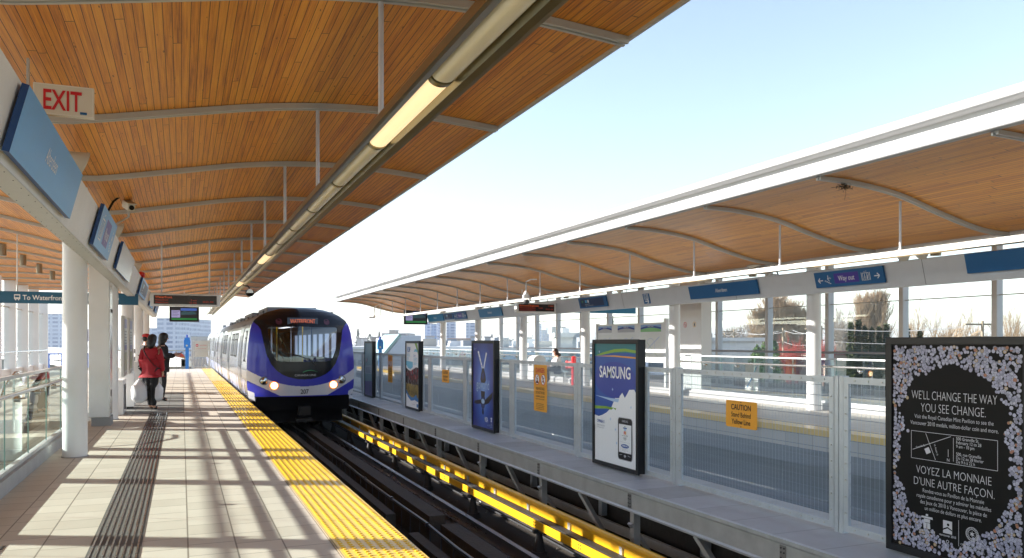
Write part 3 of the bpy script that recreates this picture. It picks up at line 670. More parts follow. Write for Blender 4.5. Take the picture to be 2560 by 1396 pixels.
ad_case(19.92, 21.27, 'white and blue poster of red coated riders reading RCMP MUSICAL RIDE', art_riders,
        [PAPER, mat('print dark brown', (0.03, 0.018, 0.014), .5), mat('print straw', (0.30, 0.22, 0.06), .5), mat('print dark red', (0.42, 0.02, 0.03), .5), mat('print grey', (0,0,0)), mat('print sky', (0.20, 0.55, 0.75), .4), mat('print mid blue', (0.04, 0.20, 0.52), .4), mat('print green', (0,0,0))])
def art_pale(p, mb, W, H):
    Q = lambda pts, m, d: p.poly(mb, [(a*W, b*H) for a, b in pts], m, d)
    Q([(0, .40), (1, .42), (1, .58), (0, .56)], 1, .001); Q([(0, 0), (1, 0), (1, .28), (0, .26)], 2, .001); Q([(.62, .06), (.78, .06), (.74, .22), (.66, .22)], 3, .0014); p.disc(mb, .70*W, .24*H, .05, 3, .0016)
    Q([(.2, .62), (.5, .78), (.3, .60)], 3, .0014); Q([(.1, .62), (.25, .72), (.3, .66)], 4, .0016)
    for k in range(5): Q([(.12, .53-.022*k), (.80-.1*(k % 2), .53-.022*k), (.80-.1*(k % 2), .522-.022*k), (.12, .522-.022*k)], 3, .0016)
ad_case(25.37, 26.6, 'faded pale teal poster, the farthest one on the mesh fence beside the train', art_pale,
        [mat('print pale teal', (0.25, 0.40, 0.44), .4), mat('print off white', (0.45, 0.52, 0.56), .4), mat('print dull violet', (0.22, 0.18, 0.38), .4), mat('print slate', (0.12, 0.16, 0.26), .4), mat('print dusty pink', (0.5, 0.25, 0.33), .4)])

# ================================================================== WARNING SIGNS ON THE FENCE
def plate(p, mb, W, H, r, m, d=0.0, th=0.004):
    pts = []
    for cx, cy, s in ((W-r, H-r, 0), (r, H-r, 1), (r, r, 2), (W-r, r, 3)):
        for k in range(5): t = (s+k/4)*math.pi/2; pts.append((cx+r*math.cos(t), cy+r*math.sin(t)))
    mb.face([p.P(a, b, d) for a, b in pts], m); mb.face([p.P(a, b, d-th) for a, b in reversed(pts)], m)
    for i in range(len(pts)): a, b = pts[i], pts[(i+1) % len(pts)]; mb.face([p.P(*a, d), p.P(*a, d-th), p.P(*b, d-th), p.P(*b, d)], m)
def caution(y1, z0, label):
    p = Plane((FX-0.016, y1, z0), (0,-1,0), (0,0,1), (-1,0,0)); W, H = .53, .30
    t = thing('caution_sign', p.P(W/2, 0), label, 'warning sign', 'amber caution signs on the mesh fence')
    mb = MB(); plate(p, mb, W, H, .02, 0); mb.build('plate', SIGNYEL, t)
    mb = MB(); p.text(mb, 'CAUTION', W/2, .200, .088, 0, bold=.012, sx=.86); p.text(mb, 'Stand Behind', W/2, .118, .080, 0, sx=.80, bold=.004); p.text(mb, 'Yellow Line', W/2, .040, .080, 0, sx=.84, bold=.012)
    mb.build('lettering', PRINTBLK, t)
    for b in (.285, .015):
        mb = MB(); mb.cyl(p.P(W/2, b, .004), p.P(W/2, b, 0), .006, 8); mb.build('screw', DARK, t)
caution(7.46, 0.55, 'amber CAUTION Stand Behind Yellow Line plate on the fence between the coin and phone posters')
caution(18.2, 0.56, 'amber CAUTION plate on the fence between the skier and riders posters')
def danger(y1, z0, label):
    p = Plane((FX-0.016, y1, z0), (0,-1,0), (0,0,1), (-1,0,0)); W, H = .54, .81
    t = thing('danger_sign', p.P(W/2, 0), label, 'warning sign', 'amber danger signs on the mesh fence')
    mb = MB(); plate(p, mb, W, H, .03, 0); mb.build('plate', SIGNYEL, t)
    mb = MB(); p.text(mb, 'DANGER', W/2, .675, .115, 1, sx=.80, bold=.014)
    mb.build('heading', [PRINTBLK, PRINTRED], t)
    for cx, s in ((.145, 1), (.395, -1)):
        mb = MB()
        p.disc(mb, cx, .555, .092, 2, .002, 24); p.ring(mb, cx, .555, .096, .013, 1, .003, 24)
        p.poly(mb, [(cx-.05, .49), (cx+.05, .49), (cx+.045, .52), (cx-.045, .52)], 0, .0030) if s > 0 else p.line(mb, cx+.03, .49, cx-.01, .60, .018, 0, .003)
        p.line(mb, cx-.01*s, .52, cx+.015*s, .58, .026, 0, .0034); p.disc(mb, cx+.02*s, .61, .014, 0, .0036, 10); p.line(mb, cx, .57, cx-.05*s, .59, .012, 0, .0036); p.line(mb, cx, .53, cx+.045*s, .51, .014, 0, .0038)
        p.line(mb, cx-.062, .617, cx+.062, .493, .012, 1, .0042)
        mb.build('pictogram', [PRINTBLK, PRINTRED, SIGNWHITE], t)
    mb = MB()
    p.text(mb, 'HIGH VOLTAGE', W/2, .375, .064, 0, sx=.78, bold=.012); p.text(mb, 'DO NOT ENTER', W/2, .305, .064, 0, sx=.78, bold=.012); p.text(mb, 'ALARM WILL SOUND', W/2, .245, .048, 0, sx=.80, bold=.008); p.text(mb, 'Violators will be prosecuted', W/2, .205, .034, 0, sx=.9, bold=.006)
    for k, s in enumerate(('Cannot Attend Emergencies', 'call 911 on nearest telephone', 'Press emergency stop button', 'to contact the control centre')): p.text(mb, s, W/2, .125-.030*k, .031, 0, sx=.9, bold=.006)
    mb.build('lettering', [PRINTBLK, PRINTRED, SIGNWHITE], t)
danger(12.83, 0.305, 'tall amber DANGER HIGH VOLTAGE plate on the fence between phone and skier posters')
danger(23.6, 0.315, 'tall amber DANGER plate on the fence between the riders and pale teal posters')

# ================================================================== CANOPIES
RIBN = [5.45+2.79*k for k in range(-3, 14)]          # near canopy ribs
RIBF = [6.24+2.70*k for k in range(-4, 16)]          # far canopy ribs
PN = spline([(-6.66, 4.03), (-5.6, 4.06), (-4.4, 4.02), (-3.4, 3.88), (-2.4, 3.66), (-1.6, 3.55), (-1.05, 3.55), (-0.75, 3.59), (0.0, 3.73), (0.68, 3.855), (1.3, 3.93), (2.0, 3.965), (2.55, 3.95), (3.23, 3.90)], 6)
PF = spline([(8.50, 3.91), (9.2, 3.885), (10.05, 3.78), (10.9, 3.56), (11.7, 3.375), (12.2, 3.315), (12.6, 3.32), (13.3, 3.42), (14.2, 3.60), (15.5, 3.84), (17.0, 3.98), (18.6, 4.0)], 6)
def canopy(label, prof, y0, y1, ribs, wood, loc):
    t = thing('canopy', loc, label, 'canopy roof')
    mb = MB(); mb.sheet_y(prof, y0, y1, 12); mb.build('wood_soffit', wood, t, smooth=True)
    up = [(x, z+0.16) for x, z in prof]
    mb = MB(); mb.sheet_y(up, y0, y1, 2)
    for yy in (y0, y1):
        for (a, b), (c, d) in zip(zip(prof[:-1], prof[1:]), zip(up[:-1], up[1:])): mb.face([(a[0], yy, a[1]), (b[0], yy, b[1]), (d[0], yy, d[1]), (c[0], yy, c[1])])
    mb.build('roof_sheet', WHITE, t)
    for ry in ribs:
        if not (y0 < ry < y1): continue
        mb = MB()
        for dy, wd, dz0, dz1 in ((-0.030, 0.030, 0.004, 0.058), (0.0, 0.032, 0.004, 0.032), (0.030, 0.030, 0.004, 0.058)):
            n_ = len(prof); vs = []
            for x, z in prof: vs += [(x, ry+dy-wd/2, z-dz0), (x, ry+dy+wd/2, z-dz0), (x, ry+dy+wd/2, z-dz1), (x, ry+dy-wd/2, z-dz1)]
            fs = []
            for i in range(n_-1):
                for k in range(4): fs.append((4*i+k, 4*i+(k+1) % 4, 4*i+4+(k+1) % 4, 4*i+4+k))
            fs += [(0, 1, 2, 3), (4*n_-1, 4*n_-2, 4*n_-3, 4*n_-4)]
            mb.add(vs, fs)
        mb.build('rib', RIB, t, smooth=True, auto=40)
    return t
t = canopy('near curved canopy with orange cedar soffit over the near platform', PN, -2.6, 44.6, RIBN, WOOD, (-1.3, 20, 0))
mb = MB(); mb.box(3.232, -2.6, 3.875, 3.262, 44.6, 4.09); mb.box(-6.69, -2.6, 4.02, -6.662, 44.6, 4.20); mb.build('edge_trim', RIB, t)
t = canopy('far curved canopy with orange cedar soffit over the far platform', PF, -2.0, 47.6, RIBF, WOOD_R, (12.94, 20, 0))
mb = MB(); mb.prism_y([(8.62, 4.30), (8.30, 4.285), (8.285, 4.265), (8.285, 4.19), (8.30, 4.175), (8.47, 4.165), (8.475, 4.12), (8.46, 4.07), (8.43, 4.03), (8.39, 4.0), (8.37, 3.97), (8.37, 3.915), (8.39, 3.895), (8.498, 3.895), (8.498, 4.12), (8.62, 4.12)], -2.0, 47.6)
mb.build('gutter_edge', mat('light grey gutter metal', (0.46, 0.46, 0.46), .5), t, smooth=True, auto=50)
mb = MB(); mb.prism_y([(12.46, 3.315), (12.60, 3.325), (12.60, 3.255), (12.56, 3.235), (12.46, 3.235)], -2.0, 47.5); mb.build('valley_beam', WHITE, t)
mb = MB(); mb.box(18.602, -2, 3.96, 18.64, 47.6, 4.2); mb.build('edge_trim', WHITE, t)
t_ = None

# ================================================================== SIGN BEAMS (long white box beams on the columns)
t = thing('sign_beam', (-1.0, 20, 2.56), 'long white riveted sign beam along the near platform columns', 'sign beam')
mb = MB(); mb.prism_y([(-0.872, 3.03), (-0.905, 3.045), (-1.13, 3.045), (-1.13, 2.56), (-0.992, 2.56)], -1.5, 36.5)
y = -1.0
while y < 36: mb.box(-0.9931, y, 2.58, -0.9, y+0.004, 3.02, 1) if False else None; y += 2.7
mb.build('beam_box', PANEL, t)
mb = MB(); mb.box(-1.15, -1.5, 2.551, -0.985, 36.5, 2.558)
y = -1.0
while y < 30:
    for x in (-1.01, -1.13): mb.cyl((x, y, 2.548), (x, y, 2.5515), 0.0045, 6, m=1)
    y += 0.28
mb.build('underside_plate', [RIB, DARK], t)
t = thing('sign_beam', (12.6, 20, 2.56), 'long grey sign beam along the far platform columns', 'sign beam')
mb = MB(); mb.prism_y([(12.51, 3.03), (12.54, 3.045), (12.78, 3.045), (12.78, 2.56), (12.63, 2.56)], 2, 42.5)
mb.build('beam_box', mat('grey beam panel', (0.60, 0.62, 0.64), 0.45, var=0.05), t)
for k in range(7):
    yy = 5.2+5.4*k; mb = MB(); mb.prism_y([(12.507, 3.03), (12.53, 3.03), (12.65, 2.565), (12.627, 2.565)], yy, yy+0.008); mb.build('panel_joint', DARK, t)

# ================================================================== COLUMNS
ORD = ['nearest', 'second', 'third', 'fourth', 'fifth', 'sixth', 'seventh']
def column(x, y, r, ztop, label, grp):
    t = thing('round_column', (x, y, 0), label, 'column', grp)
    mb = MB(); mb.cyl((x, y, 0.0), (x, y, ztop), r, 40); mb.build('shaft', WHITE, t, smooth=True, auto=40)
    mb = MB(); mb.cyl((x, y, 0.0), (x, y, 0.012), r+0.012, 40); mb.build('base_ring', mat('sealant grey', (0.35, 0.35, 0.35), 0.7), t, smooth=True, auto=40)
for k, y in enumerate((11.88, 17.36, 22.8, 28.2, 33.6)):
    column(-1.30, y, 0.148, 3.57, ['big white round column beside the glass balustrade, nearest of the near platform', 'white round column just behind the square pillar on the near platform', 'white round column beside the waiting people, third along the near platform', 'white round column beyond the waiting people, fourth along the near platform', 'farthest white round column of the near platform at the beam end'][k], 'round columns of the near platform')
for k, y in enumerate((8.30, 13.75, 19.15, 24.57, 30.0, 35.4, 40.9)):
    column(12.94, y, 0.155, 3.33, ['white round column of the far platform hidden behind the coin poster side', 'white round column under the Way out sign on the far platform', 'white round column left of the lift pillar on the far platform', 'white round column beside the red standpipe on the far platform', 'white round column right of the far station name sign, above the skier poster', 'white round column seen above the fence left of the skier poster', 'farthest white round column of the far platform by the end screen'][k], 'round columns of the far platform')

# square service pillar on the near platform with stainless side
t = thing('service_pillar', (-1.36, 16.3, 0), 'tall square white service pillar with stainless side standing on grey plinth', 'pillar')
mb = MB(); mb.box(-1.54, 16.0, 0.16, -1.21, 16.62, 3.5); mb.build('casing', PANEL, t, bevel=0.012)
mb = MB(); mb.box(-1.50, 16.04, 0, -1.19, 16.60, 0.158); mb.build('plinth', mat('plinth grey', (0.30, 0.31, 0.31), .7), t)
mb = MB(); mb.box(-1.209, 16.06, 0.2, -1.198, 16.56, 3.0); mb.build('side_panel', STAIN, t)
mb = MB(); mb.box(-1.43, 15.992, 0.24, -1.28, 15.999, 0.38); mb.build('hatch', WHITE, t)
mb = MB(); mb.box(-1.197, 16.25, 0.52, -1.190, 16.33, 0.64); mb.build('socket', DARK, t)
for zz in (2.05,):
    for yy in (16.2, 16.42):
        mb = MB(); mb.box(-1.197, yy, zz, -1.185, yy+0.03, zz+0.06); mb.build('bracket', DARK, t)

# lift / service pillar on the far platform
t = thing('lift_pillar', (14.2, 20, 0), 'broad white service pillar with two round pictograms on the far platform', 'pillar')
mb = MB(); mb.box(14.1, 19.5, 0.14, 14.47, 20.6, 3.64); mb.build('casing', WHITE, t, bevel=0.01)
mb = MB(); mb.box(14.12, 19.52, 0, 14.45, 20.58, 0.139); mb.build('plinth', mat('plinth grey', (0, 0, 0)), t)
mb = MB(); mb.box(14.08, 19.49, 3.3, 14.49, 19.7, 3.45); mb.build('cap_box', STEELGREY, t)
p = Plane((14.096, 20.6, 0), (0,-1,0), (0,0,1), (-1,0,0))
for a, m_, g in ((.30, PRINTRED, 'no smoking'), (.77, mat('pictogram amber', (0.75, 0.45, 0.03), .5), 'camera')):
    mb = MB(); p.disc(mb, a, 2.04, .085, 0, 0, 20); p.ring(mb, a, 2.04, .082, .018, 1, .0015, 20)
    if g == 'no smoking': p.rect(mb, a-.045, 2.032, a+.045, 2.048, 2, .002); p.line(mb, a-.055, 2.095, a+.055, 1.985, .015, 1, .003)
    else: p.disc(mb, a, 2.05, .028, 2, .002, 12); p.rect(mb, a-.02, 1.99, a+.02, 2.03, 2, .002)
    mb.build('pictogram', [SIGNWHITE, m_, PRINTBLK], t)
mb = MB(); p.rect(mb, .12, .52, .15, .66, 0, .002); mb.build('handle', DARK, t)

# ================================================================== TROUGH LIGHTS
def tube_light(x, z, ya, yb, hang, ztop, label, lit, near):
    t = thing('trough_light', (x, (ya+yb)/2, z), label, 'linear light')
    hw = 0.15 if near else 0.10
    # aluminium extrusion, open underneath
    mb = MB(); mb.prism_y([(x-hw, z-0.02), (x-hw, z+0.03), (x-hw+0.03, z+0.07), (x+hw-0.03, z+0.07), (x+hw, z+0.03), (x+hw, z-0.02), (x+hw-0.022, z-0.02), (x+0.09, z-0.012), (x+0.07, z+0.035), (x-0.07, z+0.035), (x-0.09, z-0.012), (x-hw+0.022, z-0.02)], ya, yb)
    mb.build('housing', mat('anodised olive aluminium', (0.30, 0.285, 0.20), 0.30, 0.95, var=.08) if near else mat('cream painted steel', (0.74, 0.72, 0.66), .4), t)
    k = 0; y = ya+0.1
    OFF = mat('acrylic diffuser', (0.75, 0.70, 0.55), 0.25, var=.03)
    ON = emis('lit diffuser', (1.0, 0.74, 0.42), 0.36)
    while y+1.48 < yb:
        mb = MB(); n_ = 10; pr = [(x+0.062*math.cos(math.pi+math.pi*i/n_), z+0.022+0.036*math.sin(math.pi+math.pi*i/n_)) for i in range(n_+1)]
        mb.prism_y(pr, y+0.02, y+1.46); mb.build('diffuser', ON if k in lit else OFF, t, smooth=True, auto=50)
        mb = MB(); pr = [(x+0.067*math.cos(math.pi+math.pi*i/n_), z+0.022+0.042*math.sin(math.pi+math.pi*i/n_)) for i in range(n_+1)]
        mb.prism_y(pr, y-0.025, y+0.025); mb.build('clip', mat('brass olive clip', (0.30, 0.27, 0.16), .35, .8), t)
        y += 1.5; k += 1
    for hy in hang:
        if ya < hy < yb:
            mb = MB(); mb.cyl((x, hy, z+0.07), (x, hy, ztop), 0.019, 12); mb.cyl((x, hy, z+0.07), (x, hy, z+0.10), 0.032, 12); mb.build('hanger_rod', mat('lilac white rod', (0.60, 0.60, 0.62), .4), t, smooth=True, auto=40)
    return t
tube_light(1.275, 2.885, -2.04, 42, RIBN, 3.86, 'long olive aluminium trough light hung over the near platform edge', (4, 10, 14), True)
tube_light(10.33, 2.86, 2.0, 45, [r_+0.2 for r_ in RIBF], 3.70, 'long cream tube light hung over the far platform edge', (4, 5, 8, 11), False)

# ================================================================== SIGNS ON THE BEAMS
def beam_sign(name, side, ya, yb, label, cat, col, art=None, ztop=3.07, zbot=2.60, group=None, flat=False, mats=None, edge=None):
    # side -1: near beam (reader looks towards -x), +1: far beam
    off = 0.012 if flat else 0.06
    if side < 0: xt, xb = -0.872+off, -0.992+off; right = (0, 1, 0); nrm = Vector((0.47, 0, -0.12)).normalized(); oy = ya
    else: xt, xb = 12.51-off, 12.63-off; right = (0, -1, 0); nrm = Vector((-0.47, 0, -0.12)).normalized(); oy = yb
    fx = lambda z: xb+(xt-xb)*(z-2.56)/0.47
    up = Vector((fx(ztop)-fx(zbot), 0, ztop-zbot)); H = up.length
    p = Plane((fx(zbot), oy, zbot), right, up, nrm); W = yb-ya
    t = thing(name, p.P(W/2, 0), label, cat, group)
    mb = MB(); th = 0.04 if not flat else 0.008
    c = [p.P(0,0), p.P(W,0), p.P(W,H), p.P(0,H)]; d = [p.P(0,0,-th), p.P(W,0,-th), p.P(W,H,-th), p.P(0,H,-th)]
    mb.face(c, 0); mb.face(list(reversed(d)), 1)
    for i in range(4): j = (i+1) % 4; mb.face([c[j], c[i], d[i], d[j]], 1)
    mb.build('sign_panel', [col, edge or col], t)
    if not flat:
        for a in (W*.15, W*.85):
            mb = MB(); mb.cyl(p.P(a, H/2, -th), p.P(a, H/2, -0.063), 0.02, 8); mb.build('standoff', DARK, t)
    if art: mb = MB(); art(p, mb, W, H); mb.build('lettering', mats or [SIGNWHITE, VIOLET], t)
    return t
def arrow(p, mb, a, b, s, d, m=0):
    p.line(mb, a-s*.5*d, b, a+s*.38*d, b, s*.16, m); p.line(mb, a+s*.5*d, b, a+s*.08*d, b+s*.40, s*.16, m, .0024); p.line(mb, a+s*.5*d, b, a+s*.08*d, b-s*.40, s*.16, m, .0028)
def escal(p, mb, a, b, s, m=0):
    for i in range(4): p.rect(mb, a-s*.5+i*s*.2, b-s*.1-i*s*.1, a-s*.3+i*s*.2, b-s*.02-i*s*.1, m, .002+.0002*i)
    p.line(mb, a-.05*s, b+.05*s, a+.02*s, b+.30*s, s*.13, m, .003); p.disc(mb, a+.02*s, b+.42*s, s*.07, m, .003, 10); p.line(mb, a-.02*s, b+.28*s, a+.22*s, b+.12*s, s*.05, m, .0034); p.line(mb, a+.02*s, b+.04*s, a+.12*s, b-.12*s, s*.08, m, .0036); p.line(mb, a+.2*s, b+.3*s, a+.38*s, b+.12*s, s*.05, m, .0036)
def liftpic(p, mb, a, b, s, m=0):
    for x in (-.5, .5): p.rect(mb, a+x*s-.03*s, b-.4*s, a+x*s+.03*s, b+.4*s, m)
    for q in ((-.36,-.36,.36,-.36), (-.36,.34,.36,.34), (-.36,-.36,-.36,.34), (.36,-.36,.36,.34)): p.line(mb, a+q[0]*s, b+q[1]*s, a+q[2]*s, b+q[3]*s, .05*s, m, .0025)
    p.ring(mb, a-.1*s, b-.16*s, .13*s, .04*s, m, .003, 12); p.line(mb, a-.12*s, b-.1*s, a-.12*s, b+.15*s, .07*s, m, .0032); p.disc(mb, a-.12*s, b+.22*s, .05*s, m, .0033, 8)
    p.line(mb, a+.18*s, b-.28*s, a+.18*s, b+.12*s, .11*s, m, .0032); p.disc(mb, a+.18*s, b+.21*s, .06*s, m, .0034, 8)
    arrow_s = .12*s; p.poly(mb, [(a-.16*s, b+.44*s), (a-.06*s, b+.44*s), (a-.11*s, b+.54*s)], m); p.poly(mb, [(a+.06*s, b+.54*s), (a+.16*s, b+.54*s), (a+.11*s, b+.44*s)], m)
def art_name(p, mb, W, H): p.text(mb, 'Aberdeen', W*.5, H*.38, H*.40, 0, sx=.86, bold=.004)
def art_name_hi(p, mb, W, H): p.text(mb, 'Aberdeen', W*.46, H*.40, H*.38, 0, sx=.80, bold=-.004)
def art_way(p, mb, W, H):
    p.rect(mb, W*.30, H*.20, W*.66, H*.84, 1, .001); p.text(mb, 'Way out', W*.48, H*.36, H*.46, 0, .002, sx=.78, bold=.006)
    arrow(p, mb, W*.09, H*.46, H*.40, -1); escal(p, mb, W*.21, H*.46, H*.62); liftpic(p, mb, W*.76, H*.48, H*.62); arrow(p, mb, W*.91, H*.46, H*.40, 1)
def art_way2(p, mb, W, H):
    p.rect(mb, W*.36, H*.20, W*.68, H*.84, 1, .001); p.text(mb, 'Way out', W*.52, H*.36, H*.42, 0, .002, sx=.6, bold=.006)
    liftpic(p, mb, W*.18, H*.48, H*.70); escal(p, mb, W*.86, H*.46, H*.62)
def art_exitinfo(p, mb, W, H):
    p.rect(mb, W*.06, H*.14, W*.90, H*.88, 1, .001); arrow(p, mb, W*.15, H*.62, H*.26, -1, 2); p.rect(mb, W*.24, H*.50, W*.31, H*.76, 3, .002); p.rect(mb, W*.33, H*.50, W*.38, H*.76, 0, .002)
    p.text(mb, 'International YVR', W*.22, H*.32, H*.13, 0, .002, al='LEFT'); p.text(mb, 'Canada Line / Waterfront - Airport', W*.22, H*.18, H*.11, 0, .002, al='LEFT')
INFO = [SIGNWHITE, mat('sign dark navy', (0.01, 0.03, 0.10), .4), mat('sign green', (0.15, 0.6, 0.08), .5), mat('sign cyan', (0.1, 0.45, 0.75), .5)]
def art_lift(p, mb, W, H): liftpic(p, mb, W*.5, H*.68, W*.62); arrow(p, mb, W*.5, H*.25, W*.55, 1)
DB = mat('sign edge blue', (0.008, 0.055, 0.20), .4)
NB = dict(edge=DB)
SKYB = mat('satin blue sign', (0.06, 0.33, 0.70), 0.34, var=.04)
beam_sign('station_name_sign', -1, 5.36, 8.05, 'large tilted blue panel reading Aberdeen at the near end of the near sign beam', 'sign', SKYB, art_name_hi, 3.0, 2.60, edge=DB)
beam_sign('exit_direction_sign', -1, 10.05, 11.95, 'blue Way out sign on the near beam beyond the large Aberdeen panel', 'sign', SKYB, art_way2, 3.06, 2.60, edge=DB)
beam_sign('blank_sign', -1, 13.4, 16.5, 'plain pale blue panel on the near beam right after the Way out sign', 'sign', mat('pale satin panel', (0.30, 0.38, 0.46), .22), None, 3.03, 2.62, edge=DB)
beam_sign('exit_direction_sign', -1, 20.2, 23.4, 'dark blue sign on the near beam beside the red bell', 'sign', SKYB, art_exitinfo, 3.0, 2.62, mats=INFO, edge=DB)
beam_sign('station_name_sign', -1, 26.5, 29.3, 'small looking Aberdeen panel on the near beam, left of the hanging screen', 'sign', SKYB, art_name, 3.0, 2.62, edge=DB)
beam_sign('exit_direction_sign', -1, 31.5, 33.6, 'last blue sign at the far end of the near beam', 'sign', SKYB, art_way2, 3.0, 2.62, edge=DB)
beam_sign('blank_sign', 1, 6.8, 9.7, 'plain dark blue panel on the far beam cut by the right edge of the picture', 'sign', BLUE, None, 3.02, 2.69)
beam_sign('exit_direction_sign', 1, 11.45, 13.25, 'blue and violet Way out sign with two arrows on the far beam', 'sign', BLUE, art_way, 2.98, 2.66)
beam_sign('station_name_sign', 1, 15.1, 17.82, 'blue Aberdeen panel on the far beam beside the Way out sign', 'sign', BLUE, art_name, 2.98, 2.65)
beam_sign('lift_pictogram_sign', 1, 19.85, 20.2, 'tiny blue lift and arrow label on the far beam', 'sign', BLUE, art_lift, 2.93, 2.64, flat=True)
beam_sign('exit_info_sign', 1, 22.3, 24.2, 'dark blue sign with green arrow on the far beam near the red bell', 'sign', BLUE, art_exitinfo, 3.0, 2.66, mats=INFO)
beam_sign('station_name_sign', 1, 31.35, 34.12, 'blue Aberdeen panel on the far beam left of the dot matrix display', 'sign', mat('sky blue sign', (0.02, 0.19, 0.40), .4), art_name, 3.0, 2.64)
beam_sign('exit_direction_sign', 1, 35.9, 37.7, 'small blue Way out sign toward the end of the far beam', 'sign', BLUE, art_way, 3.0, 2.64)
beam_sign('exit_info_sign', 1, 37.85, 39.3, 'small dark sign toward the end of the far beam beside a Way out sign', 'sign', BLUE, art_exitinfo, 2.98, 2.68, mats=INFO)
beam_sign('station_name_sign', 1, 39.5, 42.3, 'last blue Aberdeen panel at the end of the far beam by the black screen', 'sign', mat('sky blue sign', (0,0,0)), art_name, 3.0, 2.64)

# hanging exit sign (near)
p = Plane((-0.99, 6.6, 3.15), (1, 0, 0.0), (0, 0, 1), (0, -1, 0))
t = thing('exit_sign', (-0.8, 6.6, 3.15), 'white EXIT sign with red letters above the Aberdeen panel', 'exit sign')
mb = MB(); mb.box(-0.99, 6.604, 3.15, -0.60, 6.65, 3.375); mb.build('sign_box', mat('cream plastic', (0.72, 0.67, 0.56), .45), t, bevel=0.004)
mb = MB()
for q in ((0.004, 0.004, .386, .009), (.004, .215, .386, .221), (.004, .009, .009, .215), (.381, .009, .386, .215)): p.rect(mb, *q, 0, .0)
mb.build('rim', mat('cream plastic light', (0.82, 0.78, 0.70), .4), t)
mb = MB(); p.text(mb, 'EXIT', .185, .040, .205, 0, .001, sx=.60, bold=.016); mb.build('lettering', PRINTRED, t)
mb = MB(); p.rect(mb, .30, .02, .345, .038, 0, .001); mb.build('sticker', BLUE, t)
mb = MB(); mb.box(-1.03, 6.60, 3.02, -1.015, 6.65, 3.54); mb.box(-1.03, 6.61, 3.24, -0.985, 6.64, 3.27); mb.build('bracket', STEELGREY, t)
t = thing('exit_sign', (0, 30, 3.0), 'small EXIT sign with red letters peeking over the hanging dot matrix display', 'exit sign')
mb = MB(); mb.box(-0.95, 26.0, 2.75, -0.50, 26.06, 3.0); mb.build('sign_box', mat('cream plastic', (0,0,0)), t)
p = Plane((-0.95, 25.998, 2.75), (1,0,0), (0,0,1), (0,-1,0)); mb = MB(); p.text(mb, 'EXIT', .22, .05, .20, 0, .001, sx=.62, bold=.02); mb.build('lettering', PRINTRED, t)
t.location = (-0.72, 26, 2.75)
for ch in t.children: ch.location = Vector((0, 30, 3.0))-Vector(t.location)

# dot matrix displays and video screens
LED = emis('amber dots', (1.0, 0.16, 0.04), 0.03); LED2 = emis('dim amber dots', (0.55, 0.05, 0.02), 0.02)
SCR = mat('display glass', (0.022, 0.010, 0.008), 0.2)
def matrix(x0, x1, y, z0, z1, rows, label, zrod, rodx):
    t = thing('departure_display', ((x0+x1)/2, y, z0), label, 'departure display')
    W, H = x1-x0, z1-z0
    mb = MB(); mb.box(x0, y, z0, x1, y+0.22, z1); mb.build('housing', WHITE, t, bevel=0.02)
    p = Plane((x0, y-0.002, z0), (1,0,0), (0,0,1), (0,-1,0))
    mb = MB(); p.rect(mb, W*.05, H*.16, W*.95, H*.86, 0, 0.0); mb.build('screen', SCR, t)
    mb = MB()
    for s, a, b, sz, m_, al in rows: p.text(mb, s, W*a, H*b, H*sz, m_, .004, al=al, sx=1.0, bold=.01)
    mb.build('lettering', [LED, LED2], t)
    for rx in rodx:
        mb = MB(); mb.cyl((rx, y+0.1, z1), (rx, y+0.1, zrod), 0.016, 8); mb.build('hanger_rod', WHITE, t)
matrix(-0.62, 0.765, 18.4, 2.275, 2.545, [('Waterfront', .07, .62, .26, 0, 'LEFT'), ('Waterfront', .07, .42, .20, 1, 'LEFT'), ('Waterfront', .07, .22, .20, 1, 'LEFT'), ('2 min', .66, .42, .20, 1, 'RIGHT'), ('15 min', .66, .22, .20, 1, 'RIGHT'), ('09:02 AM', .90, .30, .20, 1, 'RIGHT')], 'long dot matrix display hung over the near platform reading Waterfront', 3.72, (-0.40, 0.55))
matrix(10.95, 12.5, 26.0, 2.56, 2.93, [('Richmond-Brighouse', .07, .62, .24, 0, 'LEFT'), ('Richmond-Brighouse', .07, .42, .20, 1, 'LEFT'), ('Richmond-Brighouse', .07, .22, .20, 1, 'LEFT'), ('1 min', .93, .62, .24, 0, 'RIGHT'), ('5 min', .66, .42, .20, 1, 'RIGHT'), ('09:02 AM', .92, .30, .20, 1, 'RIGHT')], 'dot matrix display in white housing on the far platform beside the far beam', 3.40, (11.2, 12.2))
